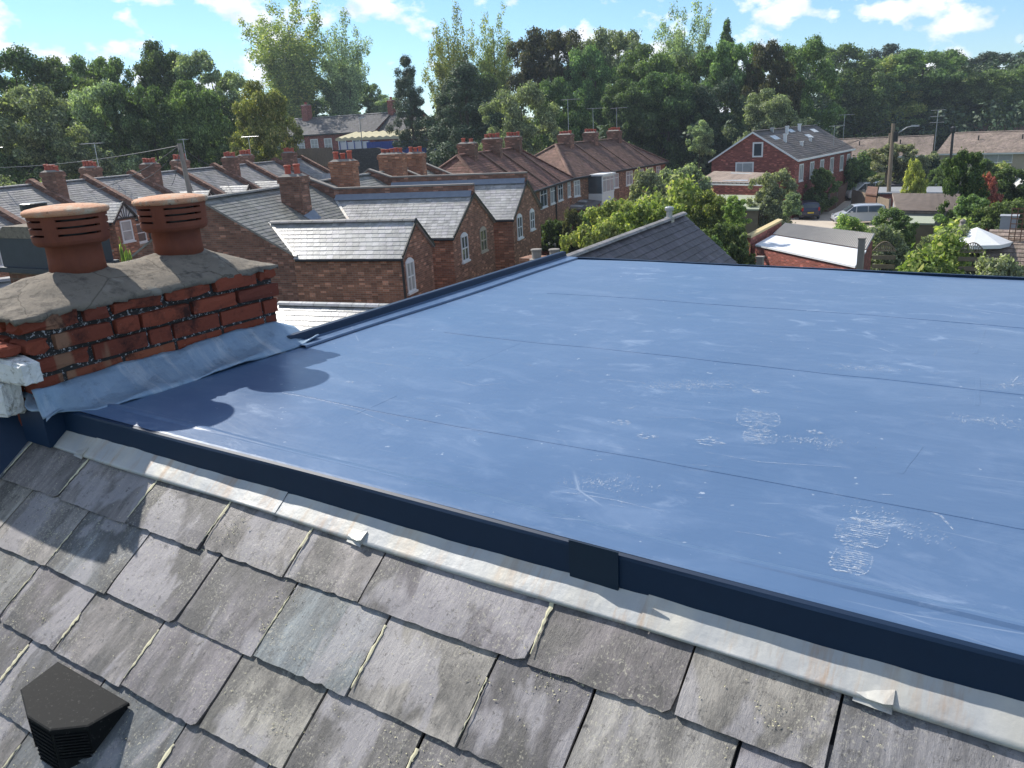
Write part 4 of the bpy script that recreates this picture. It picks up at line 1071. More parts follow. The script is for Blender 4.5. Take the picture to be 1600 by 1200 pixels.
window(bo_, F2, 'u', 1.3, a0, a1, 3.3, 4.75, 1, bars=(.33, .66), rows=(.75,), frame=.12, glass='curtain', sill=False)
b2 = MB(F2); b2.box(.02, a0 + .02, 3.3, 1.28, a1 - .02, 4.75); b2.build('bay_side', M['glass'], bo_)
# extensions behind them
def lean(name, label, P, mat, wallmat, lights=0, group=None, wh=0):
    c = sum((Vector(p) for p in P), Vector()) / len(P)
    t = thing(name, label, 'extension' if 'shed' not in name else 'shed', (c.x, c.y, 0), group)
    P = [Vector(p) for p in P]
    if (P[1] - P[0]).cross(P[2] - P[0]).z < 0: P = [P[0], P[3], P[2], P[1]]
    r = MB(); r.add([tuple(p) for p in P] + [(p.x, p.y, p.z - .12) for p in P], [(0, 1, 2, 3), (7, 6, 5, 4), (0, 4, 5, 1), (1, 5, 6, 2), (2, 6, 7, 3), (3, 7, 4, 0)]); ro = r.build('roof', M[mat], t)
    Q = [c + (p - c) * .95 for p in P]
    w = MB(); w.add([(p.x, p.y, p.z - .1) for p in Q] + [(p.x, p.y, 0) for p in Q], [(4, 5, 1, 0), (5, 6, 2, 1), (6, 7, 3, 2), (7, 4, 0, 3)]); w.build('wall', M[wallmat], t)
    for i in range(lights):
        a0, a1 = (i + .3) / lights, (i + .62) / lights
        s = MB(); q = [on(P, a0, .35, .05), on(P, a1, .35, .05), on(P, a1, .7, .05), on(P, a0, .7, .05)]
        s.add(q + [(x, y, z - .06) for x, y, z in q], [(0, 1, 2, 3)[::-1], (0, 1, 5, 4), (1, 2, 6, 5), (2, 3, 7, 6), (3, 0, 4, 7), (0, 1, 2, 3)]); s.build('rooflight', M['curtain'], ro)
    return t, P
lean('rear_extension', 'dark-tiled rear extension with hipped glazed roof below the middle terrace block', [AZ(868, 327, 2.5), AZ(925, 326, 2.5), AZ(940, 314, 2.8), AZ(877, 306, 3.2)], 'tile_grey', 'brick_red', 2)
lean('rear_extension', 'long dark lean-to with pale roof lights beside the white bay', [AZ(942, 300, 2.6), AZ(1000, 300, 2.5), AZ(1010, 282, 3.1), AZ(945, 287, 3.1)], 'felt_grey', 'brick_red', 2)
lean('garden_shed', 'small bluish flat-topped shed at the foot of the middle terrace block', [AZ(845, 345, 2.0), AZ(862, 349, 2.0), AZ(868, 339, 2.1), AZ(850, 336, 2.1)], 'felt_grey', 'wood', 0)

# ---- dark interlocking-tile house just beyond our roof edge
t = thing('tiled_house', 'dark purple-grey tiled roof with grey ridge just beyond our flat roof', 'house', (-11.5, 24, 0))
rb = Vector(AZ(1068, 335, 5.5)); ra_ = Vector(AZ(895, 400, 5.5)); dr = (ra_ - rb).normalized(); ra_ = rb + dr * 17
sx_ = Vector((-dr.y, dr.x, 0)); sx_ = sx_ if sx_.x > 0 else -sx_
kz = (5.5 - 3.6) / (Vector(AZ(1160, 412, 3.6)) - rb).dot(sx_)
dn = lambda p, d: p + sx_ * d + Vector((0, 0, -kz * abs(d)))
r = MB(); roofplane(r, [dn(ra_, 3.3), dn(rb, 3.3), rb, ra_], .27, .33, .018, .08, 5); roofplane(r, [dn(rb, -3.3), dn(ra_, -3.3), ra_, rb], .27, .33, .018, .08, 6)
r.build('roof', M['slate_near'], t)
r = MB(); ridge(r, ra_ + Vector((0, 0, .03)), rb + Vector((0, 0, .03)), None, .15); r.build('ridge_tiles', M['slate_mid'], t)
w = MB(); q = [dn(ra_, -3.1), dn(rb, -3.1) + dr * .1, dn(rb, 3.1) + dr * .1, dn(ra_, 3.1)]
w.add([(p.x, p.y, 0) for p in q] + [tuple(p - Vector((0, 0, .1))) for p in q] + [tuple(ra_ - Vector((0, 0, .1))), tuple(rb + dr * .1 - Vector((0, 0, .1)))], [(0, 1, 5, 4), (2, 3, 7, 6), (1, 2, 6, 9, 5), (3, 0, 4, 8, 7)]); w.build('wall', M['brick'], t)
vp = rb + dr * 1.7; vb = MB(); vb.box(vp.x - .14, vp.y - .14, vp.z - .1, vp.x + .14, vp.y + .14, vp.z + .1); vb.tube([vp + Vector((0, 0, .1)), vp + Vector((0, 0, .32))], .11, 10)
vo_ = vb.build('roof_vent', M['galv'], t); vc = MB(); vc.lathe([(.17, 0), (.17, .10), (.12, .13), (.02, .15)], tuple(vp + Vector((0, 0, .34))), 10); vc.build('cowl', M['galv'], vo_)
# stone-coloured flues at its near end
sc1 = thing('chimney_stack', 'low stack with two pale concrete flue pots over our flat roof corner', 'chimney', AZ(850, 405, 5.2))
for i, (px, py) in enumerate(((838, 392), (866, 392))):
    q = AZ(px, py, 5.75); b_ = MB(); b_.lathe([(.20, -.5), (.20, -.22), (.13, -.2), (.13, 0), (.155, .01), (.155, .05), (.10, .06)], tuple(q), 14); b_.build('flue_pot', M['mortar'], sc1)
q = AZ(852, 405, 5.2); b_ = MB(); b_.box(q[0] - .75, q[1] - .3, 3.2, q[0] + .55, q[1] + .35, 5.25); b_.build('stack', M['brick'], sc1)

# ---- left terrace across the street (frame FR), fronts with gablets
LU, LZ, LE, LEZ = -38.0, 7.42, -34.0, 5.28
def lz(u): return LZ - (LZ - LEZ) * abs(u - LU) / 4.0
parts_v = [26.6, 30.8, 35.0, 38.75, 42.5, 46.6, 50.7, 54.6, 58.5, 62.5]
Ld = ['leftmost house of the far-left terrace, behind the nearer pot lid', 'far-left terrace house with shadowed parapet between it and the gablet house', 'far-left terrace house with black-and-white gablet visible between our pots',
      'far-left terrace house above the right-hand pot lid, left of the leaning pole', 'far-left terrace house immediately behind the leaning telegraph pole', 'far-left terrace house right of the leaning telegraph pole',
      'far-left terrace house whose roof meets the dark slate gable house', 'far-left terrace house half hidden behind the tall two-pot stack', 'farthest house of the far-left terrace, near the wooden station fence']
for i in range(9):
    v0, v1 = parts_v[i], parts_v[i + 1]; vm = (v0 + v1) / 2
    t = thing('terraced_house', Ld[i], 'house', FR @ Vector((LU, vm, 0)), 'far-left terrace with gablets')
    w = MB(FR); w.prism([(LU - 4, 0), (LE, 0), (LE, LEZ - .04), (LU, LZ - .06), (LU - 4, LEZ - .04)], v0 + .02, v1 - .02, 'y'); w.build('wall', M['brick_orange'], t)
    o = .15
    slope_roof(t, FR, [[(LE + o, v0, lz(LE + o)), (LE + o, v1, lz(LE + o)), (LU, v1, LZ), (LU, v0, LZ)], [(LU - 4, v1, LEZ), (LU - 4, v0, LEZ), (LU, v0, LZ), (LU, v1, LZ)]], 'slate_mid', .22, .3, 300 + i * 3)
    r = MB(); ridge(r, (LU, v0, LZ + .03), (LU, v1, LZ + .03), FR, .12); r.build('ridge_tiles', M['slate_mid'], t)
    p = MB(FR); p.prism([(LU - .3, LZ - .2), (LU - .3, LZ + .12), (LU, LZ + .26), (LE + .1, lz(LE + .1) + .26), (LE + .1, lz(LE + .1) - .1)][::-1], v1 - .13, v1 + .13, 'y'); po = p.build('parapet', M['brick_dark'], t)
    c = MB(FR); c.prism([(LU - .3, LZ + .125), (LU, LZ + .265), (LE + .12, lz(LE + .1) + .265), (LE + .12, lz(LE + .1) + .34), (LU, LZ + .34), (LU - .3, LZ + .2)][::-1], v1 - .17, v1 + .17, 'y'); c.build('coping', M['brick_dark'], po)
    # gablet over the bay
    gv = v0 + 1.35; gz = 6.25; hw = .78; ge = 5.45; gu = LE + .45
    gb = MB(FR); gb.prism([(gv - hw, ge), (gv + hw, ge), (gv, gz)], LE - 1.2, gu - .03, 'x'); gb.box(LE + .002, gv - hw, 0, gu - .03, gv + hw, ge); go = gb.build('gablet', M['brick_orange'], t)
    k_ = (gz - ge) / hw; us_ = LU + (LZ - gz) / (LZ - LEZ) * 4; ue_ = LU + (LZ - (ge - k_ * .15)) / (LZ - LEZ) * 4
    slope_roof(go, FR, [[(ue_, gv - hw - .15, ge - k_ * .15), (gu + .12, gv - hw - .15, ge - k_ * .15), (gu + .12, gv, gz + .02), (us_, gv, gz + .02)], [(gu + .12, gv + hw + .15, ge - k_ * .15), (ue_, gv + hw + .15, ge - k_ * .15), (us_, gv, gz + .02), (gu + .12, gv, gz + .02)]], 'slate', .2, .26, 400 + i)
    fr_ = MB(FR)
    fr_.add([(gu, gv - hw - .02, ge), (gu, gv + hw + .02, ge), (gu, gv, gz - .02)], [(0, 1, 2)]); fr_.build('plaster', M['white'], go)
    tb = MB(FR)
    for yy, zz_ in ((gv - hw - .17, ge - k_ * .15), (gv + hw + .17, ge - k_ * .15)):
        tb.prism([(yy, zz_ - .12), (gv, gz - .08), (gv, gz + .08), (yy, zz_ + .05)] if yy < gv else [(gv, gz - .08), (yy, zz_ - .12), (yy, zz_ + .05), (gv, gz + .08)], gu + .06, gu + .13, 'x')
    for a_ in (-.42, -.2, 0, .2, .42): tb.tube([(gu + .02, gv + a_ * .55, ge), (gu + .02, gv + a_ * 1.1, ge + (gz - ge) * (1 - abs(a_ * 1.1) / hw) - .03)], .03, 4)
    tb.box(gu - .005, gv - hw - .05, ge - .08, gu + .05, gv + hw + .05, ge + .02); tb.build('timbering', M['black'], go)
    window(go, FR, 'u', gu - .03, gv - .42, gv + .42, 4.15, 5.3, 1, bars=(), rows=(.5,), glass='curtain', frame=.08)
    window(t, FR, 'u', LE, v1 - 1.35, v1 - .55, 3.9, 4.95, 1, bars=(), rows=(.5,), glass='glass', frame=.07)
    sb = MB(FR); sb.box(LE + .002, v0 + .05, 3.72, LE + .03, v1 - .05, 3.83); sb.build('stone_band', M['stone'], t)
    g = MB(FR); g.tube([(LE + .06, v1 - .28, 5.2), (LE + .06, v1 - .28, 0)], .05, 5); g.build('downpipe', M['black'], t)
    gutter(t, FR, (LE + o + .04, v0, lz(LE + o) - .02), (LE + o + .04, v1, lz(LE + o) - .02))
    if i in (2, 4, 6, 8):   # stack on the front slope beside the party wall
        chimney(t, FR, -36.9, v0 + .42, 5.9, 8.05, 1.0, .62, 4, 'brick_dark', pot_h=.38, pot_r=.12)
    if i in (1, 3, 5, 7):
        chimney(t, FR, -39.6, v1 - 1.9 if i == 1 else v1 - 1.6, 6.2, 8.05, 1.1, .62, 4, 'brick_dark', pot_h=.4, pot_r=.12)
        aerial(t, FR, -39.5, v1 - 1.0, 7.5, 2.0, .5 + i, 1.2)

# ---- near chimney glimpsed behind our pots, on a small slate-roofed house
t = thing('neighbour_house', 'neighbour house whose dark-banded brick stack stands right behind our left pot', 'house', (-12, 9, 0))
c1 = AD(85, 380, 13.0)
st_ = MB(); Mr = Matrix.Translation((c1[0], c1[1], 0)) @ Matrix.Rotation(.1, 4, 'Z')
st_.box(-.62, -.36, 4.5, .62, .36, 7.45, Mr); sto = st_.build('chimney', M['brick_dark'], t)
bd = MB(); bd.box(-.70, -.44, 7.452, .70, .44, 7.52, Mr); bd.box(-.65, -.39, 7.522, .65, .39, 7.92, Mr); bd.build('painted_band', m_simple('blue_black_render', (.035, .042, .055), .6, var=.4, scale=9, bump=.3), sto)
cp = MB(); cp.prism([(-.66, 7.922), (.66, 7.922), (.45, 8.08), (-.45, 8.08)], -.4, .4, 'y', Mr); cp.build('flaunching', M['flaunch'], sto)
cw = MB(); q = Mr @ Vector((-.28, 0, 8.05)); cw.lathe([(.13, 0), (.13, .2), (.17, .21), (.17, .3), (.15, .31)], tuple(q), 18); cw.build('cowl', M['black'], sto)
q2 = Mr @ Vector((.3, 0, 8.05)); cw = MB(); cw.lathe([(.12, 0), (.11, .16), (.13, .17), (.13, .22)], tuple(q2), 18); cw.build('chimney_pot', M['terracotta'], sto)
pa = Vector(AZ(-160, 458, 6.3)); pb = Vector(AZ(37, 434, 6.3)); dd = (pb - pa).normalized(); n2 = Vector((dd.y, -dd.x, 0)); pb = pb + dd * 1.6
dz = Vector((0, 0, -1.6))
slope_roof(t, None, [[pa + n2 * 2.2 + dz, pb + n2 * 2.2 + dz, pb, pa], [pb - n2 * 2.2 + dz, pa - n2 * 2.2 + dz, pa, pb]], 'slate', .2, .26, 77)
r = MB(); ridge(r, pa, pb, None, .13); r.build('ridge_tiles', M['slate_mid'], t)
w = MB(); P = [pa + n2 * 2.1 + dz, pb + n2 * 2.1 + dz, pb - n2 * 2.1 + dz, pa - n2 * 2.1 + dz]
w.add([(p.x, p.y, 0) for p in P] + [(p.x, p.y, p.z - .05) for p in P] + [tuple(pa - Vector((0, 0, .1))), tuple(pb - Vector((0, 0, .1)))], [(0, 1, 5, 4), (2, 3, 7, 6), (1, 2, 6, 9, 5), (3, 0, 4, 8, 7)]); w.build('wall', M['brick'], t)

# ================================================================== GROUND AND STREETS
k = N('ground_grass'); v = k.coord()
c = k.mix(k.ramp(k.noise(v, .12, 6, .7), [(.4, 0), (.6, 1)]), (.045, .075, .02), (.10, .10, .045)); c = k.mix(k.ramp(k.noise(v, 2.2, 6, .8), [(.5, 0), (.7, .5)]), c, (.16, .13, .08)); k.out(c, .95, 0, .1); M['grass'] = k.m
g = MB(); G = 40
g.add([(-1800 + 3600 * i / G, -600 + 3000 * j / G, 0) for j in range(G + 1) for i in range(G + 1)], [(j * (G + 1) + i, j * (G + 1) + i + 1, (j + 1) * (G + 1) + i + 1, (j + 1) * (G + 1) + i) for j in range(G) for i in range(G)])
struct(g.build('ground', M['grass']))
r = MB(FR); r.quad((-33.5, 0, .006), (-23.5, 0, .006), (-23.5, 90, .006), (-33.5, 90, .006)); struct(r.build('road', M['asphalt']))
dv = [AZ(*p, .01) for p in ((1205, 372), (1300, 372), (1420, 352), (1385, 330), (1345, 312), (1362, 290), (1345, 288), (1318, 305), (1290, 322), (1240, 330))]
r = MB(); r.add([(p[0], p[1], .01) for p in dv], [tuple(range(len(dv)))]); o = struct(r.build('driveway', M['concrete']))
if o.data.polygons[0].normal.z < 0: o.data.flip_normals()
# embankment behind the terraces carrying the station yard
e_ = MB(); gx, gy = 50, 30; V = []
def smooth(t): t = max(0, min(1, t)); return t * t * (3 - 2 * t)
def embz(x, y):
    k_ = smooth((y - 87.5) / 3) * smooth((-55 - x) / 14); return 5.7 * k_
for j in range(gy + 1):
    for i in range(gx + 1):
        x = -260 + 220 * i / gx; y = 60 + 110 * j / gy; z = embz(x, y); V.append((x, y, z - .05 + (.25 * math.sin(x * .3) * math.sin(y * .4) if z > .5 else 0)))
e_.add(V, [(j * (gx + 1) + i, j * (gx + 1) + i + 1, (j + 1) * (gx + 1) + i + 1, (j + 1) * (gx + 1) + i) for j in range(gy) for i in range(gx)])
struct(e_.build('embankment', M['grass'], smooth=True))

# ================================================================== FOLIAGE
def m_leaf(name, c1, c2, c3=None, tr=.35, rough=.55):
    k = N(name); g = k.new('ShaderNodeNewGeometry'); oi = k.new('ShaderNodeObjectInfo')
    v = k.coord()
    c = k.ramp(g.outputs['Random Per Island'], [(0, tuple(x * .6 for x in c1)), (.5, c1), (.88, c2), (1, c3 or tuple(x * 1.3 for x in c2))])
    c = k.mix(1, c, k.ramp(k.noise(v, .45, 3, .6), [(.3, (1.9, 2.0, 2.05)), (.7, (3.6, 3.4, 2.7))]), 'MULTIPLY')
    hsv = k.new('ShaderNodeHueSaturation'); hsv.inputs['Saturation'].default_value = .82; k.l.new(c, hsv.inputs['Color']); k.l.new(k.math('ADD', k.math('MULTIPLY', oi.outputs['Random'], .04), .48), hsv.inputs['Hue']); k.l.new(k.math('ADD', k.math('MULTIPLY', oi.outputs['Random'], .5), .75), hsv.inputs['Value'])
    c = hsv.outputs[0]
    k.l.new(c, k.b.inputs['Base Color']); k.b.inputs['Roughness'].default_value = .65; k.b.inputs['Specular IOR Level'].default_value = .22
    t = k.new('ShaderNodeBsdfTranslucent'); k.l.new(k.mix(1, c, (1.3, 1.5, .6), 'MULTIPLY'), t.inputs[0])
    mx = k.new('ShaderNodeMixShader'); mx.inputs[0].default_value = tr; k.l.new(k.b.outputs[0], mx.inputs[1]); k.l.new(t.outputs[0], mx.inputs[2])
    k.l.new(mx.outputs[0], k.n['Material Output'].inputs[0]); return k.m
LM = {
 'dark': m_leaf('dark_green_leaf', (.030, .050, .018), (.055, .085, .028)),
 'mid': m_leaf('mid_green_leaf', (.042, .072, .022), (.085, .125, .038)),
 'willow': m_leaf('grey_green_leaf', (.075, .098, .062), (.165, .19, .115)),
 'yellow': m_leaf('yellow_green_leaf', (.085, .110, .026), (.17, .18, .045), (.26, .22, .06)),
 'copper': m_leaf('copper_leaf', (.036, .042, .02), (.062, .056, .028)),
 'pine': m_leaf('pine_needle', (.020, .034, .018), (.035, .055, .028), tr=.1),
 'lime': m_leaf('lime_leaf', (.062, .095, .016), (.13, .16, .028), (.24, .23, .04)),
 'bright': m_leaf('bright_yellow_leaf', (.13, .15, .02), (.24, .24, .035)),
 'conifer': m_leaf('conifer_green', (.025, .055, .008), (.05, .09, .012), tr=.25),
 'acer': m_leaf('red_acer_leaf', (.17, .035, .025), (.30, .085, .06)),
 'grey': m_leaf('grey_shrub_leaf', (.085, .098, .062), (.17, .18, .12)),
 'flower': m_leaf('pink_cream_flower', (.35, .22, .18), (.5, .4, .3)),
}
k = N('bark'); k.out(k.mix(k.noise(k.coord(), 3, 6), (.05, .04, .03), (.14, .115, .09)), .9, 0, .1); M['bark'] = k.m
k = N('ivy_bark'); k.out((.03, .045, .02), .9, 0, .1)

def leaf_mesh(name, C, Rr, n, size, seed, flat=.0, up=.35, aspect=.55, squash=(1, 1, 1), shell=.5, core=.35):
    rng = np.random.default_rng(seed)
    C = np.asarray(C, float); Rr = np.asarray(Rr, float)
    w = Rr ** 2; idx = rng.choice(len(C), n, p=w / w.sum())
    d = rng.normal(size=(n, 3)); d /= np.linalg.norm(d, axis=1)[:, None]
    rad = Rr[idx] * (shell + (1 - shell) * rng.random(n)) ** .8
    rad *= np.where(rng.random(n) < core, rng.random(n) ** .5, 1)
    rad *= np.where(rng.random(n) < .16, 1 + .5 * rng.random(n), 1)
    P = C[idx] + d * rad[:, None] * np.asarray(squash)
    nr = d * .8 + rng.normal(size=(n, 3)) * .55; nr[:, 2] += up; nr /= np.linalg.norm(nr, axis=1)[:, None]
    if flat: nr = nr * (1 - flat) + np.array([0, 0, 1]) * flat; nr /= np.linalg.norm(nr, axis=1)[:, None]
    a = np.cross(nr, rng.normal(size=(n, 3))); a /= np.linalg.norm(a, axis=1)[:, None]; b = np.cross(nr, a)
    s = size * (.55 + .9 * rng.random(n))[:, None]
    V = np.empty((n, 4, 3)); V[:, 0] = P - a * s * .5; V[:, 1] = P + b * s * .5 * aspect + nr * s * .06; V[:, 2] = P + a * s * .5 - nr * s * .08; V[:, 3] = P - b * s * .5 * aspect + nr * s * .06
    me = bpy.data.meshes.new(name); me.vertices.add(n * 4); me.vertices.foreach_set('co', V.reshape(-1))
    me.loops.add(n * 4); me.loops.foreach_set('vertex_index', np.arange(n * 4)); me.polygons.add(n)
    me.polygons.foreach_set('loop_start', np.arange(n) * 4); me.polygons.foreach_set('loop_total', np.full(n, 4))
    me.update(); me.materials.append(None); return me

def crown_clumps(kind, seed, H, W):
    rng = random.Random(seed); C = []; Q = []
    def add(x, y, z, r): C.append((x, y, z)); Q.append(r)
    if kind in ('broad', 'small'):       # rounded, lobed, almost to the ground
        lobes = [(rng.uniform(-.25, .25) * W, rng.uniform(-.25, .25) * W, H * rng.uniform(.40, .76), W * rng.uniform(.22, .34)) for _ in range(9)] + [(0, 0, H * .76, W * .26), (0, 0, H * .4, W * .4)]
        for lx, ly, lz_, lr in lobes:
            for q in range(11):
                t = rng.uniform(0, 2 * PI); p = math.acos(rng.uniform(-.6, 1)); rr = lr * rng.uniform(.75, 1.08)
                add(lx + rr * math.sin(p) * math.cos(t), ly + rr * math.sin(p) * math.sin(t), lz_ + rr * .8 * math.cos(p), W * rng.uniform(.045, .10))
        for q in range(14): add(rng.uniform(-.36, .36) * W, rng.uniform(-.36, .36) * W, H * rng.uniform(.08, .4), W * rng.uniform(.1, .16))
    elif kind == 'airy':      # open, ascending plumes
        for lb in range(19):
            t = 2 * PI * lb / 6.33 + rng.uniform(-.3, .3); out = W * rng.uniform(.12, .46); top = H * rng.uniform(.5, .93) if lb else H * .97
            for q in range(16):
                f = (q + 1) / 16; rad = out * f ** .8; 
                add(rad * math.cos(t) + rng.gauss(0, .05) * W, rad * math.sin(t) + rng.gauss(0, .05) * W, H * .22 + (top - H * .22) * f ** .9 + rng.gauss(0, .015) * H, W * rng.uniform(.055, .12) * (1.15 - .4 * f))
    elif kind == 'column':
        for q in range(60):
            f = rng.random(); rad = W * .5 * math.sin(PI * min(1, f * .75 + .22)) * rng.uniform(.3, .95); t = rng.uniform(0, 2 * PI); add(rad * math.cos(t), rad * math.sin(t), H * (.12 + .86 * f), W * rng.uniform(.08, .15))
    elif kind == 'cedar':     # layered plates
        for l in range(9):
            f = l / 8; z = H * (.28 + .68 * f); rad = W * .5 * (1 - .72 * f ** 1.4) * rng.uniform(.75, 1.1); off = rng.uniform(0, 6)
            for q in range(int(14 * (1 - .5 * f))):
                t = off + rng.uniform(0, 2 * PI); rr = rad * rng.uniform(.25, 1); add(rr * math.cos(t), rr * math.sin(t), z + rng.gauss(0, .012) * H - rr * .06, W * rng.uniform(.05, .10))
    elif kind == 'cone':
        for q in range(90):
            f = rng.random() ** 1.3; rad = W * .42 * (1 - f) ** .75 * rng.uniform(.6, 1.05); t = rng.uniform(0, 2 * PI); add(rad * math.cos(t), rad * math.sin(t), H * (.06 + .88 * f), W * rng.uniform(.06, .12))
    elif kind == 'bush':
        for q in range(46):
            t = rng.uniform(0, 2 * PI); p = math.acos(rng.uniform(-.1, 1)); rr = rng.uniform(.55, 1.0) * (1 + .18 * math.sin(3 * t + seed)); add(W * .40 * rr * math.sin(p) * math.cos(t), W * .40 * rr * math.sin(p) * math.sin(t), H * .80 * rr * math.cos(p) * .95 + H * .06, W * rng.uniform(.07, .15))
    return C, Q

PROTO = {}
def proto(kind, var):
    key = (kind, var)
    if key in PROTO: return PROTO[key]
    spec = {'broad': (18, 14, 52000, .33), 'airy': (20, 11, 40000, .28), 'column': (18, 5, 14000, .34), 'cedar': (16, 13, 42000, .24), 'small': (5, 4.6, 26000, .17), 'cone': (4, 3, 17000, .16), 'bush': (2.4, 3.4, 13000, .15), 'bushy': (2.4, 3.4, 6500, .24)}[kind]
    H, W, n, sz = spec
    C, Q = crown_clumps('bush' if kind == 'bushy' else kind, 100 + var * 7, H, W)
    me = leaf_mesh('crown_' + kind, C, Q, n, sz, 11 + var, squash=(1, 1, .75 if kind in ('broad', 'small', 'cedar') else (1.25 if kind in ('airy', 'cone') else 1)), flat=.35 if kind == 'cedar' else 0, up=.25)
    # trunk with limbs
    t = MB(); rng = random.Random(var)
    if kind in ('broad', 'small', 'airy', 'cedar', 'column'):
        b = {'column': .25, 'small': .09}.get(kind, .45)
        bend = [(rng.uniform(-.3, .3) * f, rng.uniform(-.3, .3) * f, H * f) for f in (0, .15, .35, .6, .85)]
        t.tube(bend, [b, b * .8, b * .6, b * .35, b * .1], 8)
        top = sorted(range(len(C)), key=lambda i: -Q[i])[:14] if kind != 'airy' else list(range(10, len(C), 16))[:14]
        for i in top:
            e = Vector(C[i]); s0 = Vector(bend[1]).lerp(Vector(bend[3]), rng.random() * .7); mid = s0.lerp(e, .5) + Vector((0, 0, .1 * (e - s0).length if kind != 'airy' else -.05 * (e - s0).length))
            t.tube([s0, mid, e], [b * .32, b * .2, b * .05], 5)
    else:
        for q in range(5):
            e = Vector(C[q * 3]); t.tube([(0, 0, 0), e * .5 + Vector((0, 0, .1)), e], [.06, .04, .01], 5)
    tm = t.build('trunk_proto', M['bark']); tmesh = tm.data; bpy.data.objects.remove(tm)
    PROTO[key] = (me, tmesh, H, W); return PROTO[key]

def plant(name, label, cat, px, top, dist, width, kind, leaf, var=0, zb=0.0, group=None, yscale=1.0, sunk=0.0, trunk=True):
    """plant whose crown centre line stands at pixel column px and whose top reaches pixel row top, at this distance"""
    P = AD(px, top, dist); stem = kind == 'ball'
    if stem: kind = 'small'
    me, tm, H, W = proto(kind, var)
    if kind in ('bush', 'bushy') and (P[2] - zb) > 1.0 * width / FPX * dist: kind = 'small'; me, tm, H, W = proto(kind, var)
    hgt = (P[2] - zb); wid = width / FPX * math.hypot(dist, P[2] - 9) * 1.04
    t = thing(name, label, cat, (P[0], P[1], zb), group)
    rnd = random.Random(int(px * 3 + top)); rz = rnd.uniform(0, 6.28)
    for nm, mesh, mt in (('crown', me, LM[leaf]), ('trunk', tm, M['bark'])) if trunk else (('crown', me, LM[leaf]),):
        o = bpy.data.objects.new(nm, mesh); COL.objects.link(o); o.parent = t
        o.scale = (wid / W, wid / W * yscale, hgt / H / .97)
        if stem and nm == 'crown': o.scale.z = wid * 1.15 / H; o.location.z = hgt - wid * 1.15; o.rotation_euler.z = rz
        if not o.material_slots: mesh.materials.append(None)
        o.material_slots[0].link = 'OBJECT'; o.material_slots[0].material = mt
    return t

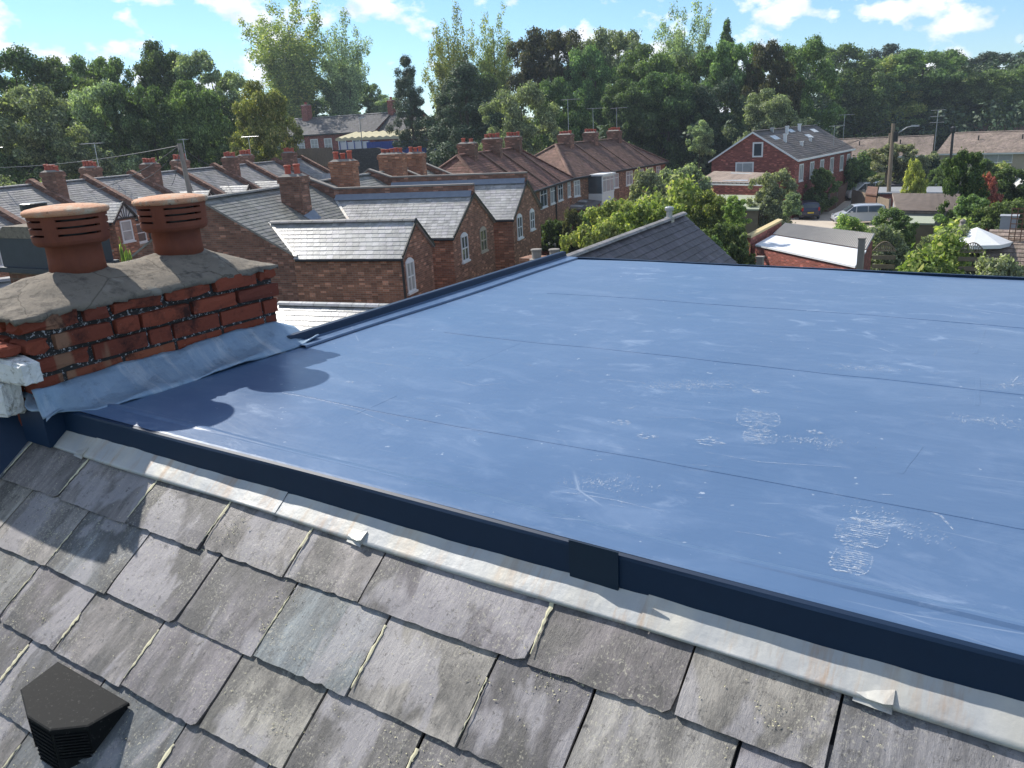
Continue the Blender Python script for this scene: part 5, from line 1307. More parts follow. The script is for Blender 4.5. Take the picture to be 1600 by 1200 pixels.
GT = 'trees of the wood behind the terraces'
trees = [
 # px, top, dist, width, kind, leaf, var, zb, label
 (12, 66, 96, 150, 'broad', 'dark', 0, 3, 'leftmost tall dark tree of the wood, cut by the left edge'),
 (95, 88, 94, 120, 'broad', 'mid', 1, 3, 'round-topped tree above the leftmost ridge chimney'),
 (165, 84, 104, 110, 'broad', 'mid', 2, 3, 'low-topped tree just left of the darkest crown on the left'),
 (240, 56, 100, 105, 'broad', 'dark', 3, 3, 'darkest dense crown standing tallest in the left part of the wood'),
 (325, 78, 96, 130, 'broad', 'willow', 1, 3, 'wide grey-green willow between the darkest crown and tall twin poplars'),
 (45, 128, 82, 150, 'broad', 'willow', 2, 1, 'silvery front tree low at the left edge of the wood'),
 (150, 120, 86, 130, 'broad', 'willow', 0, 1, 'silvery front tree above the second chimney from left'),
 (225, 128, 84, 110, 'broad', 'dark', 2, 1, 'dark ivy-clad front tree above the left pot lids'),
 (290, 118, 82, 120, 'broad', 'mid', 3, 1, 'mid-green front tree behind the leaning telegraph pole'),
 (352, 150, 88, 90, 'broad', 'dark', 1, 1, 'low dark tree tucked behind the yellow-green front tree'),
 (398, 118, 74, 140, 'broad', 'yellow', 3, 1, 'big sunlit yellow-green tree overlapping the left end of the station'),
 (445, 2, 136, 130, 'airy', 'yellow', 0, 6, 'tallest open-crowned poplar, left one of the twin pair'),
 (522, 22, 138, 95, 'airy', 'willow', 1, 6, 'slimmer open poplar, right one of the twin pair'),
 (480, 118, 142, 120, 'broad', 'dark', 0, 6, 'dark tree filling the foot of the twin poplars'),
 (575, 128, 150, 60, 'broad', 'mid', 2, 6, 'low distant tree above the small white-gabled station building'),
 (600, 145, 146, 75, 'broad', 'willow', 3, 6, 'grey-green tree right behind the small white-gabled station building'),
 (540, 152, 148, 60, 'broad', 'yellow', 1, 6, 'small yellowing tree above the long station roof'),
 (636, 94, 112, 84, 'cedar', 'pine', 1, 4, 'narrow black pine with bunched top right of the station'),
 (697, 14, 124, 84, 'airy', 'yellow', 1, 3, 'tall ragged yellow-green poplar above the cedar, left of two'),
 (768, 16, 126, 76, 'airy', 'yellow', 2, 3, 'tall ragged yellow-green poplar above the cedar, right of two'),
 (700, 140, 104, 80, 'cedar', 'pine', 1, 2, 'low spreading cedar bough tree over the blue hoarding'),
 (725, 108, 98, 175, 'cedar', 'pine', 2, 1, 'broad dark layered cedar between blue hoarding and terrace block'),
 (735, 95, 112, 120, 'broad', 'dark', 3, 1, 'dark tree behind the broad layered cedar'),
 (812, 122, 84, 125, 'broad', 'willow', 0, 0, 'rounded sunlit grey-green tree above the older hip-roofed block'),
 (868, 42, 118, 130, 'broad', 'copper', 2, 0, 'dark reddish-brown copper tree left of the feathery pale tree'),
 (965, 42, 122, 110, 'broad', 'willow', 2, 0, 'feathery pale grey-green tree above the farther hip-roofed block'),
 (930, 70, 112, 110, 'broad', 'mid', 1, 0, 'mid-green tree between the copper tree and the feathery pale tree'),
 (1070, 8, 128, 90, 'airy', 'willow', 0, 0, 'sparse open tree poking highest above the middle of the wood'),
 (1010, 62, 112, 140, 'broad', 'mid', 3, 0, 'bulky mid-green tree below and left of the sparse open top'),
 (1088, 66, 118, 110, 'broad', 'dark', 0, 0, 'dark tree right below the sparse open top'),
 (1136, 38, 140, 40, 'column', 'dark', 0, 0, 'thin dark poplar spire in the middle of the wood'),
 (1150, 62, 116, 100, 'broad', 'mid', 2, 0, 'mid-green tree beneath the thin poplar spire'),
 (1212, 62, 112, 90, 'broad', 'copper', 1, 0, 'brownish tree above the sunlit tree by the red house'),
 (1255, 50, 120, 110, 'broad', 'mid', 0, 0, 'tall mid-green tree above the red house roof'),
 (1330, 68, 120, 130, 'broad', 'mid', 1, 0, 'broad mid-green tree above the two utility poles'),
 (1395, 64, 230, 120, 'broad', 'pine', 3, 0, 'far blackish hilltop tree clump nearer the middle of the skyline'),
 (1375, 82, 128, 110, 'broad', 'yellow', 0, 0, 'tree with a patch of yellowing leaves left of the right-hand far clump'),
 (1445, 76, 132, 130, 'broad', 'mid', 2, 0, 'large light green domed tree between the far dark clumps'),
 (1495, 78, 200, 80, 'broad', 'dark', 1, 0, 'distant dark tree between two light green domes'),
 (1560, 80, 230, 110, 'broad', 'pine', 2, 0, 'far blackish hilltop tree clump near the right edge'),
 (1510, 102, 128, 100, 'broad', 'mid', 3, 0, 'green tree above the lone slim pole'),
 (1580, 96, 134, 130, 'broad', 'mid', 0, 0, 'light green domed tree at the right edge of the wood'),
 (880, 120, 96, 100, 'broad', 'dark', 1, 0, 'dark low tree behind the leftmost stack of the farther block'),
 (975, 118, 104, 110, 'broad', 'dark', 3, 0, 'dark front tree behind the rightmost stack of the farther block'),
 (1045, 110, 106, 110, 'broad', 'dark', 2, 0, 'dark front tree behind the hip end of the farther block'),
 (1120, 118, 106, 110, 'broad', 'pine', 0, 0, 'very dark front tree left of the sunlit tree by the red house'),
 (1093, 188, 94, 42, 'ball', 'willow', 1, 0, 'small isolated sunlit sapling against the dark wood'),
 (1202, 133, 98, 112, 'broad', 'willow', 3, 0, 'rounded sunlit pale tree rising behind the red brick house'),
 (1290, 118, 120, 110, 'broad', 'dark', 1, 0, 'dark front tree above the aerials of the red house'),
 (1365, 128, 128, 120, 'broad', 'mid', 0, 0, 'dark-based front tree behind the top of the twin poles'),
 (1440, 126, 136, 110, 'broad', 'dark', 3, 0, 'dark front tree behind the nearer bungalow ridge'),
 (1500, 134, 140, 110, 'broad', 'mid', 2, 0, 'front tree behind the farthest bungalow ridge'),
 (1575, 130, 142, 110, 'broad', 'mid', 1, 0, 'front tree above the right end of the bungalow roofs'),
]
for px, top, dist, wd, kind, leaf, var, zb, lab in trees:
    if px > 1280 and 110 < dist < 160: dist += 48
    if 430 < px < 615 and dist > 130: dist += 24
    if px == 398: wd = 118
    plant('woodland_tree' if kind in ('broad', 'airy', 'ball') else {'cedar': 'cedar_tree', 'column': 'poplar_tree'}[kind], lab, 'tree', px, top, dist, wd, kind, leaf, var, zb, GT, 1.0)
# shaded understorey of the wood: one uncountable mass
rng = random.Random(77); C = []; Q = []
for i in range(1700):
    px = rng.uniform(-60, 1660); d = rng.uniform(98, 160) if px > 820 else (rng.uniform(88, 120) if px < 430 else rng.uniform(142, 165) if px < 640 else rng.uniform(104, 130))
    P = AD(px, 220, d); zt_ = 5.5 if px < 430 or px > 640 else 10.5
    if px > 1290: d = rng.uniform(165, 195); P = AD(px, 220, d)
    elif 430 < px < 640: d += 18; P = AD(px, 220, d)
    if i % 2 and not 430 < px < 690:
        d = rng.uniform(118, 128) if px < 430 else rng.uniform(148, 160) if px < 1290 else rng.uniform(190, 205)
        P = AD(px, 220, d); zt_ = 12.5 if px < 430 else 15
    C.append((P[0], P[1], rng.uniform(.5, zt_ + (2 if px > 700 else 0)))); Q.append(rng.uniform(1.2, 2.6))
me = leaf_mesh('understorey', C, Q, 110000, .75, 5); me.materials.clear(); me.materials.append(LM['pine'])
o = bpy.data.objects.new('understorey', me); COL.objects.link(o); o['kind'] = 'stuff'; o['label'] = 'dark shaded undergrowth filling the foot of the wood'; o['category'] = 'undergrowth'
hb = MB(); hb.add([(x, y + 0, 0) for x, y in ((-400, 230), (300, 230))] + [(x, 260, 8) for x in (-400, 300)] + [(x, 600, 9) for x in (-400, 300)] , [(0, 1, 3, 2), (2, 3, 5, 4)]); struct(hb.build('hills', M['grass']))

# ---- garden shrubs and hedges
shr = [
 # name, label, px, top, dist, width, kind, leaf, var
 ('hedge_shrub', 'pale green billowing shrub at the back of the long garden thicket', 1062, 256, 58, 110, 'bush', 'willow', 0),
 ('hedge_shrub', 'blue-green shrub at the left of the thicket top, by the white bay', 1020, 268, 54, 80, 'bush', 'grey', 1),
 ('hedge_shrub', 'large yellow-green shrub in the heart of the thicket', 1045, 286, 47, 160, 'bush', 'yellow', 1),
 ('hedge_shrub', 'yellow-green shrub in the thicket left of its large heart', 978, 314, 43, 110, 'bush', 'yellow', 2),
 ('hedge_shrub', 'leafy shrub in the thicket in front of the dark lean-to', 925, 324, 48, 80, 'bush', 'mid', 0),
 ('hedge_shrub', 'yellow-leaved shrub lowest in the thicket, above the ridge start', 935, 340, 34, 120, 'bush', 'yellow', 0),
 ('hedge_shrub', 'brownish twiggy shrub beside the bluish shed', 900, 330, 46, 50, 'bushy', 'copper', 1),
 ('hedge_shrub', 'dark shrub low between shed and thicket', 872, 345, 47, 60, 'bush', 'dark', 2),
 ('hedge_shrub', 'sunlit shrub right behind the metal roof cowl', 1030, 320, 38, 130, 'bush', 'lime', 2),
 ('hedge_shrub', 'deeper green shrub right of the thicket heart', 1110, 298, 46, 90, 'bush', 'lime', 3),
 ('hedge_shrub', 'lime ball-shaped shrub on a thin stem by the green-roofed shed', 1152, 305, 44, 40, 'ball', 'lime', 1),
 ('hedge_shrub', 'broad dark green shrub below the plank fence of the shed', 1140, 350, 40, 80, 'bush', 'mid', 2),
 ('hedge_shrub', 'low leafy shrub against the left wall of the white-roofed garage', 1120, 372, 37, 60, 'bush', 'mid', 1),
 ('garden_tree', 'big grey-green rounded bush in front of the red brick house', 1212, 264, 66, 72, 'bush', 'grey', 0),
 ('garden_tree', 'small standard tree with bare trunk beside the dark blue car', 1238, 299, 60, 30, 'ball', 'willow', 3),
 ('garden_tree', 'big dark round bush right of the red brick house', 1342, 240, 95, 74, 'bush', 'mid', 1),
 ('hedge_shrub', 'low green bushes at the corner of the red brick house', 1285, 262, 80, 50, 'bush', 'mid', 3),
 ('garden_tree', 'pale silvery bush behind the twin utility poles', 1402, 226, 88, 70, 'bushy', 'grey', 2),
 ('garden_tree', 'pale silvery bush right of the twin poles before the bungalow', 1450, 238, 88, 50, 'bushy', 'grey', 0),
 ('garden_tree', 'dark bluish conifer left of the lone slim pole', 1460, 240, 88, 44, 'cone', 'pine', 0),
 ('garden_tree', 'bright yellow feathery bush behind the grey garage roof', 1434, 252, 70, 34, 'small', 'bright', 1),
 ('garden_tree', 'vivid green cone-shaped conifer beside the red acer', 1512, 238, 60, 58, 'small', 'conifer', 2),
 ('garden_tree', 'dark leafy bush behind the vivid green conifer', 1542, 250, 84, 50, 'bush', 'dark', 1),
 ('garden_tree', 'tall leafy shrub left of the vivid green conifer', 1476, 256, 84, 36, 'bush', 'mid', 0),
 ('garden_tree', 'red-leaved acer in front of the dark right-edge bush', 1546, 270, 62, 34, 'bushy', 'acer', 3),
 ('garden_tree', 'dark glossy bush at the right edge behind the red acer', 1585, 264, 66, 70, 'bush', 'dark', 2),
 ('garden_tree', 'yellow-green bush at the right edge below the bungalow eaves', 1570, 240, 88, 70, 'bush', 'yellow', 3),
 ('garden_tree', 'large glossy apple-green tree in front of the conifer, right', 1522, 304, 56, 74, 'bush', 'mid', 3),
 ('garden_tree', 'glossy green bush at the right edge above the trellis', 1575, 310, 54, 80, 'bush', 'mid', 0),
 ('hedge_shrub', 'lime leafy clump in front of the silver car', 1328, 332, 62, 66, 'bush', 'lime', 0),
 ('hedge_shrub', 'tall fine-leaved mid-green bush right of the silver car', 1400, 326, 55, 66, 'bush', 'mid', 1),
 ('hedge_shrub', 'fine-leaved bush nearest the far side of the white-roofed garage', 1382, 350, 50, 80, 'bush', 'willow', 2),
 ('hedge_shrub', 'low vegetable bed greenery before the corrugated garage', 1490, 345, 52, 90, 'bushy', 'yellow', 1),
 ('hedge_shrub', 'large yellow-and-green bush in front of the arched fence panels', 1462, 373, 36, 150, 'bush', 'lime', 1),
 ('hedge_shrub', 'leafy bush rising behind the yellow-and-green bush, left of parasol', 1490, 352, 42, 80, 'bush', 'willow', 0),
 ('hedge_shrub', 'greyish twiggy hedge at bottom right beyond our roof', 1575, 404, 30, 110, 'bush', 'grey', 1),
 ('hedge_shrub', 'green plant just behind the left pot, low in the yard', 200, 396, 22, 24, 'bush', 'lime', 2),
 ('hedge_shrub', 'pinkish flowering clump along the wall below the lean-to windows', 1102, 292, 68, 40, 'bushy', 'flower', 0),
 ('hedge_shrub', 'small yellow shrub beside the grey plant pots', 1571, 350, 46, 12, 'cone', 'bright', 0),
]
for nm, lab, px, top, dist, wd, kind, leaf, var in shr:
    zb = 0
    P = AD(px, top, dist)
    plant(nm, lab, 'shrub' if nm == 'hedge_shrub' else 'garden tree', px, top, dist, wd, kind, leaf, var, 0 if P[2] < 5 else 0, 'garden shrubs and bushes')

# ================================================================== RED HOUSE, BUNGALOWS, STATION
def gable_house(t, pts, ze, zr, mat, wall, seed, ov=.25, trim='white', gauge=.3, w=.33):
    """pts: near-left eave, near-right eave, far-right eave, far-left eave (ground plan); ridge runs near to far"""
    A, B, C, D = [Vector((p[0], p[1], 0)) for p in pts]
    up = Vector((0, 0, 1)); n0 = (A + B) / 2; n1 = (C + D) / 2; ax = (n1 - n0).normalized(); e = (B - A).normalized()
    w_ = MB(); P = [A, B, C, D]
    w_.add([tuple(p) for p in P] + [tuple(p + up * ze) for p in P] + [tuple(n0 + up * (zr - .05)), tuple(n1 + up * (zr - .05))], [(0, 1, 5, 8, 4), (1, 2, 6, 5), (2, 3, 7, 9, 6), (3, 0, 4, 7)])
    wo = w_.build('wall', wall if not isinstance(wall, str) else M[wall], t)
    k_ = (zr - ze) / ((B - A).length / 2); dz = up * (-k_ * ov); g = ax * .15
    a, b, c, d = A - e * ov + dz + up * ze - g, B + e * ov + dz + up * ze - g, C + e * ov + dz + up * ze + g, D - e * ov + dz + up * ze + g
    r0, r1 = n0 + up * zr - g, n1 + up * zr + g
    slope_roof(t, None, [[b, c, r1, r0], [d, a, r0, r1]], mat, gauge, w, seed, thick=.015)
    rm = MB(); ridge(rm, r0 + up * .05, r1 + up * .05, None, .13); rm.build('ridge_tiles', M[mat], t)
    if trim:
        f = MB()
        for (p, q) in ((a, r0), (b, r0)):
            p2, q2 = p - ax * .03, q - ax * .03
            f.add([p2 - up * .13, q2 - up * .13, q2 + up * .03, p2 + up * .03, p2 - up * .13 + ax * .05, q2 - up * .13 + ax * .05, q2 + up * .03 + ax * .05, p2 + up * .03 + ax * .05], [(0, 1, 2, 3), (7, 6, 5, 4), (0, 4, 5, 1), (2, 6, 7, 3), (1, 5, 6, 2), (0, 3, 7, 4)])
        f.add([b - up * .16, c - up * .16, c, b, b - up * .16 + e * .1, c - up * .16 + e * .1, c + e * .1, b + e * .1], [(4, 5, 6, 7), (0, 1, 5, 4), (3, 7, 6, 2), (0, 4, 7, 3), (1, 2, 6, 5)])
        f.build('barge_board', M[trim], t)
    return A, B, ax, e, wo

def wall_window(t, o, dirv, out, a0, a1, z0, z1, **kw):
    ang = math.atan2(dirv.y, dirv.x); T = Matrix.Translation((o.x, o.y, 0)) @ Matrix.Rotation(ang, 4, 'Z')
    # local x along wall, y inward/outward
    lo = T.to_3x3().inverted() @ out
    return window(t, T, 'v', 0, a0, a1, z0, z1, 1 if lo.y > 0 else -1, **kw)

t = thing('brick_house', 'red brick gabled house with white barge boards and dark ribbed tile roof', 'house', (-22.8, 84, 0))
nl, nr = AZ(1112, 250, 5.2), AZ(1243, 247, 5.2)
nl, nr = Vector((nl[0], nl[1], 0)), Vector((nr[0], nr[1], 0)); e_ = (nr - nl).normalized(); ax_ = Vector((-e_.y, e_.x, 0))
fr_ = nr + ax_ * 19; flv = nl + ax_ * 19
A, B, ax, e, wo = gable_house(t, [nl, nr, fr_, flv], 5.2, 7.55, 'tile_grey', 'brick_red', 501)
ou = -ax
W_ = (B - A).length
wall_window(t, A, e, ou, W_ * .50, W_ * .50 + .95, 5.35, 6.65, bars=(), frame=.13, sill=False)
wall_window(t, A, e, ou, W_ * .30, W_ * .30 + 1.7, 3.75, 4.95, bars=(.4,), frame=.12, glass='curtain')
for q in (1.2, 4.4, 7.6, 11.0, 14.6, 17.2): wall_window(t, B, ax, e, q, q + 1.2, 3.1, 4.6, bars=(.5,), frame=.12, glass='curtain')
# roof vents, flues and solar-like roof lights on the visible slope
ks = (7.55 - 5.2) / (W_ / 2)
def onroof(a, f, h=0): p = B + ax * a - e * (W_ / 2) * f; return Vector((p.x, p.y, 5.2 + ks * (W_ / 2) * f + h))
for i, (a, f) in enumerate(((3.5, .55), (7.2, .82), (11.5, .86), (6, .35), (10, .45), (4.2, .93), (2.2, .97), (14.5, .9))[:6]):
    v_ = MB(); p = onroof(a, f); hh_ = .6 if i < 3 else .3; v_.box(p.x - .13, p.y - .13, p.z - .1, p.x + .13, p.y + .13, p.z + hh_); v_.box(p.x - .17, p.y - .17, p.z + hh_ + .002, p.x + .17, p.y + .17, p.z + hh_ + .1); v_.build('flue', M['white'] if i < 5 else M['galv'], t)
for a, f in ((1.9, .72), (8.5, .9), (11, .62), (15, .8)):
    v_ = MB(); q = [onroof(a, f - .07, .05), onroof(a + 1.6, f - .07, .05), onroof(a + 1.6, f + .07, .05), onroof(a, f + .07, .05)]; v_.add(q + [p_ - Vector((0, 0, .08)) for p_ in q], [(0, 1, 2, 3), (0, 4, 5, 1), (1, 5, 6, 2), (2, 6, 7, 3), (3, 7, 4, 0)]); v_.build('rooflight', M['curtain'], t)
for a, h in ((17.5, 3.0), (14, 2.0)): p = onroof(a, .15); aerial(t, None, p.x, p.y, p.z, h, .4, 1.4)

# annex with tiled lean roof in front of the red house
q = [AZ(1088, 284, 3.7), AZ(1204, 286, 3.7), AZ(1204, 270, 4.35), AZ(1116, 267, 4.35)]
lt, P = lean('annex', 'single-storey annex with brown tiled roof and three roof lights before the red house', q, 'tile_pale', 'brick_red', 3)
fs = MB(); a, b = Vector(q[0]), Vector(q[1]); fs.add([a - Vector((0, 0, .25)), b - Vector((0, 0, .25)), b + Vector((0, 0, .02)), a + Vector((0, 0, .02)), a - Vector((0, -.1, .25)), b - Vector((0, -.1, .25)), b + Vector((0, .1, .02)), a + Vector((0, .1, .02))], [(0, 1, 2, 3), (4, 7, 6, 5), (0, 4, 5, 1), (3, 2, 6, 7)]); fs.build('fascia', M['white'], lt)

# bungalows
def bungalow(label, nl, nr, depth, ze, zr, mat, seed, wall='stone', group='bungalows in front of the wood'):
    # ridge parallel to the front: front eave from nl to nr
    nl, nr = Vector((nl[0], nl[1], 0)), Vector((nr[0], nr[1], 0)); e = (nr - nl).normalized(); bk_ = Vector((-e.y, e.x, 0)); up = Vector((0, 0, 1))
    c = (nl + nr) / 2; t = thing('bungalow', label, 'bungalow', (c.x, c.y, 0), group)
    w_ = MB(); P = [nl, nr, nr + bk_ * depth, nl + bk_ * depth]; m1, m0 = nr + bk_ * depth / 2, nl + bk_ * depth / 2
    w_.add([tuple(p) for p in P] + [tuple(p + up * ze) for p in P] + [tuple(m1 + up * (zr - .05)), tuple(m0 + up * (zr - .05))], [(0, 1, 5, 4), (1, 2, 6, 8, 5), (2, 3, 7, 6), (3, 0, 4, 9, 7)]); w_.build('wall', M[wall], t)
    k_ = (zr - ze) / (depth / 2); o = .4; g = e * .2
    a, b, c_, d = nl - bk_ * o - g + up * (ze - k_ * o), nr - bk_ * o + g + up * (ze - k_ * o), nr + bk_ * (depth + o) + g + up * (ze - k_ * o), nl + bk_ * (depth + o) - g + up * (ze - k_ * o)
    r0, r1 = m0 - g + up * zr, m1 + g + up * zr
    slope_roof(t, None, [[a, b, r1, r0], [c_, d, r0, r1]], mat, .34, .33, seed, thick=.02)
    rm = MB(); ridge(rm, r0 + up * .05, r1 + up * .05, None, .14); rm.build('ridge_tiles', M[mat], t)
    f = MB(); f.add([a - up * .2, b - up * .2, b, a], [(0, 1, 2, 3)]); f.build('fascia', M['white'], t)
    for i in range(2):
        x = .3 + .4 * i; p = (nl.lerp(nr, x)) + bk_ * depth * .3; z = ze + k_ * depth * .3; v_ = MB(); v_.tube([(p.x, p.y, z - .1), (p.x, p.y, z + .6)], .09, 6); v_.build('flue', M['black'], t)
    return t, nl, nr, e
b1 = bungalow('nearest bungalow with pale brown lichened roof behind the twin utility poles', AZ(1292, 245, 2.4), AZ(1454, 240, 2.4), 10, 2.4, 4.7, 'tile_pale', 601)
b2 = bungalow('bungalow with wide plain brown roof reaching the right edge', AZ(1466, 238, 2.5), AZ(1640, 235, 2.5), 11, 2.5, 4.9, 'tile_pale', 611)
p1 = AY(1500, 207, 162); b3 = bungalow('farthest bungalow, only its ridge strip above the wide plain roof', (-14.5, 168), (8, 168), 10, 2.7, 5.3, 'tile_brown', 621)
wall_window(b2[0], b2[1], b2[3], Vector((b2[3].y, -b2[3].x, 0)), 6, 9.5, 1.0, 2.1, bars=(.5,), glass='curtain')
t = thing('bungalow', 'pale rendered outbuilding end with grey roof cut by the right edge', 'outbuilding', AZ(1598, 265, 1.5))
q = [AD(1583, 268, 74), AD(1640, 268, 70)]; nl = Vector(q[0]); nr = Vector(q[1]); nl.z = nr.z = 0; e = (nr - nl).normalized(); bb = Vector((-e.y, e.x, 0))
gable_house(t, [nl, nr, nr + bb * 5, nl + bb * 5], 3.2, 4.4, 'tile_grey', 'white', 633)

# ---- station on the embankment
def gable_side(t, nl, nr, depth, zb, ze, zr, mat, wall, seed):
    nl, nr = Vector((nl[0], nl[1], 0)), Vector((nr[0], nr[1], 0)); e = (nr - nl).normalized(); bk_ = Vector((-e.y, e.x, 0)); up = Vector((0, 0, 1))
    w_ = MB(); P = [nl, nr, nr + bk_ * depth, nl + bk_ * depth]; m1, m0 = nr + bk_ * depth / 2, nl + bk_ * depth / 2
    w_.add([tuple(p + up * zb) for p in P] + [tuple(p + up * ze) for p in P] + [tuple(m1 + up * (zr - .05)), tuple(m0 + up * (zr - .05))], [(0, 1, 5, 4), (1, 2, 6, 8, 5), (2, 3, 7, 6), (3, 0, 4, 9, 7)]); w_.build('wall', M[wall], t)
    k_ = (zr - ze) / (depth / 2); o = .4; g = e * .3
    a, b, c_, d = nl - bk_ * o - g + up * (ze - k_ * o), nr - bk_ * o + g + up * (ze - k_ * o), nr + bk_ * (depth + o) + g + up * (ze - k_ * o), nl + bk_ * (depth + o) - g + up * (ze - k_ * o)
    r0, r1 = m0 - g + up * zr, m1 + g + up * zr
    slope_roof(t, None, [[a, b, r1, r0], [c_, d, r0, r1]], mat, .3, .35, seed)
    rm = MB(); ridge(rm, r0 + up * .05, r1 + up * .05, None, .15); rm.build('ridge_tiles', M['slate_mid'], t)
    f = MB(); f.add([a - up * .2, b - up * .2, b, a], [(0, 1, 2, 3)]); f.build('fascia', M['black'], t)
    return nl, nr, e, bk_
ZB = 5.6
def st_pt(px, py, y): q = AY(px, py, y); return q
t = thing('station_building', 'long brick station building with grey slate roof and one brick stack on the embankment', 'building', AY(520, 215, 95))
nl, nr, e, bk_ = gable_side(t, AY(436, 213, 95), AY(585, 206, 98), 10, ZB, 9.9, 12.35, 'slate_far', 'brick_red', 701)
p = AY(481, 190, 100); chimney(t, None, p[0], p[1], 11.4, 14.4, 1.3, 1.1, 1, 'brick_red', pot_h=.5, pot_r=.25)
for i in range(5):
    a0 = 3.5 + i * 2.7; wall_window(t, nl, e, -bk_, a0, a0 + 1.5, 7.2, 9.0, bars=(.5,), rows=(.5,), frame=.14, glass='curtain')
t = thing('station_building', 'small station building with white gable end and slate roof right of the long one', 'building', AY(600, 212, 100))
nl, nr, e, bk_ = gable_side(t, AY(588, 206, 99), AY(636, 203, 99), 8, ZB, 9.7, 12.2, 'slate_far', 'brick_red', 711)
gb = MB(); ge = nl - e * .06; gb.add([ge + Vector((0, 0, 9.6)), ge + bk_ * 8 + Vector((0, 0, 9.6)), ge + bk_ * 4 + Vector((0, 0, 12.1)), ge - e * .08 + Vector((0, 0, 9.6)), ge - e * .08 + bk_ * 8 + Vector((0, 0, 9.6)), ge - e * .08 + bk_ * 4 + Vector((0, 0, 12.1))], [(0, 1, 2), (5, 4, 3), (0, 2, 5, 3), (1, 4, 5, 2)]); gb.build('white_gable', M['white'], t)
p = AY(614, 190, 103); chimney(t, None, p[0], p[1], 11, 14.2, 1.0, .9, 1, 'brick_red', pot_h=.5, pot_r=.22)
# canopy and hoarding
t = thing('blue_hoarding', 'long bright blue hoarding under a cream canopy roof beside the station', 'hoarding', AY(620, 235, 92))
a, b = Vector(AY(574, 240, 91)), Vector(AY(722, 236, 91)); b.z = a.z = 0
h = MB(); d_ = (b - a).normalized(); n_ = Vector((d_.y, -d_.x, 0)); 
for i in range(12):
    p, q = a.lerp(b, i / 12 + .001), a.lerp(b, (i + 1) / 12 - .001); p = p + d_ * 0; h.add([tuple(p + Vector((0, 0, 5.3))), tuple(q + Vector((0, 0, 5.3))), tuple(q + Vector((0, 0, 8.15))), tuple(p + Vector((0, 0, 8.15))), tuple(p - n_ * .1 + Vector((0, 0, 5.3))), tuple(q - n_ * .1 + Vector((0, 0, 5.3))), tuple(q - n_ * .1 + Vector((0, 0, 8.15))), tuple(p - n_ * .1 + Vector((0, 0, 8.15)))], [(0, 1, 2, 3), (7, 6, 5, 4), (0, 4, 5, 1), (3, 2, 6, 7), (1, 5, 6, 2), (0, 3, 7, 4)])
h.build('panel', M['blue'], t)
t = thing('canopy', 'cream scalloped canopy roof over pale glazed screen next to the long station building', 'canopy', AY(560, 220, 93))
a, b = Vector(AY(524, 217, 92)), Vector(AY(680, 211, 92)); h = MB()
for i in range(14):
    p, q = a.lerp(b, i / 14), a.lerp(b, (i + 1) / 14); m_ = p.lerp(q, .5); back = Vector((-n_.x, -n_.y, 0)) * 4
    for (u_, w_) in ((p, m_), (m_, q)):
        zu, zw = (0 if u_ is p else .22), (.22 if w_ is m_ else 0)
        h.add([u_ + Vector((0, 0, zu)), w_ + Vector((0, 0, zw)), w_ + back + Vector((0, 0, zw + .7)), u_ + back + Vector((0, 0, zu + .7)), u_ + Vector((0, 0, -.3)), w_ + Vector((0, 0, -.3))], [(0, 1, 2, 3), (4, 5, 1, 0)])
h.build('roof', M['cream'], t)
sc_ = MB(); a2, b2_ = Vector(AY(532, 230, 92)), Vector(AY(578, 230, 92)); 
sc_.add([(a2.x, a2.y, 6.2), (b2_.x, b2_.y, 6.2), (b2_.x, b2_.y, 8.3), (a2.x, a2.y, 8.3), (a2.x, a2.y + .1, 6.2), (b2_.x, b2_.y + .1, 6.2), (b2_.x, b2_.y + .1, 8.3), (a2.x, a2.y + .1, 8.3)], [(0, 1, 2, 3), (7, 6, 5, 4), (3, 2, 6, 7), (0, 3, 7, 4), (1, 5, 6, 2)]); sc_.build('screen', M['felt_white'], t)
ps = MB(); 
for f in (0, .25, .5, .75, 1): p = a2.lerp(b2_, f); ps.tube([(p.x, p.y - .08, 5.6), (p.x, p.y - .08, 8.4)], .07, 5)
ps.build('post', M['blue'], t)
t = thing('retaining_wall', 'dark sloping-topped brick retaining wall below the blue hoarding', 'wall', AY(600, 250, 86))
a, b, c = Vector(AY(520, 240, 87)), Vector(AY(588, 236, 87)), Vector(AY(760, 262, 84)); h = MB()
h.add([(a.x, a.y, 0), (b.x, b.y, 0), (c.x, c.y, 0), (c.x, c.y, 4.3), (b.x, b.y, 7.4), (a.x, a.y, 7.3), (a.x, a.y + .5, 0), (b.x, b.y + .5, 0), (c.x, c.y + .5, 0), (c.x, c.y + .5, 4.3), (b.x, b.y + .5, 7.4), (a.x, a.y + .5, 7.3)], [(0, 1, 4, 5), (1, 2, 3, 4), (5, 4, 10, 11), (4, 3, 9, 10), (2, 8, 9, 3), (0, 5, 11, 6), (7, 6, 11, 10), (8, 7, 10, 9)]); h.build('wall', M['brick_dark'] if 0 else m_brick('black_brick', (.05, .045, .045), (.035, .032, .033), (.06, .055, .05)), t)
h = MB(); lw_, rw_ = AY(392, 250, 86.4), AY(520, 245, 86.4); h.box(lw_[0], 86.3, 0, rw_[0] - .02, 86.9, 5.35); h.build('wall_extension', M['brick_dark'], t)
t = thing('timber_fence', 'brown close-boarded station fence above the last far-left terrace roofs', 'fence', AY(470, 240, 86))
a, b = Vector(AY(405, 238, 86)), Vector(AY(519, 233, 86)); nf = 46; rnd = random.Random(9); h = MB()
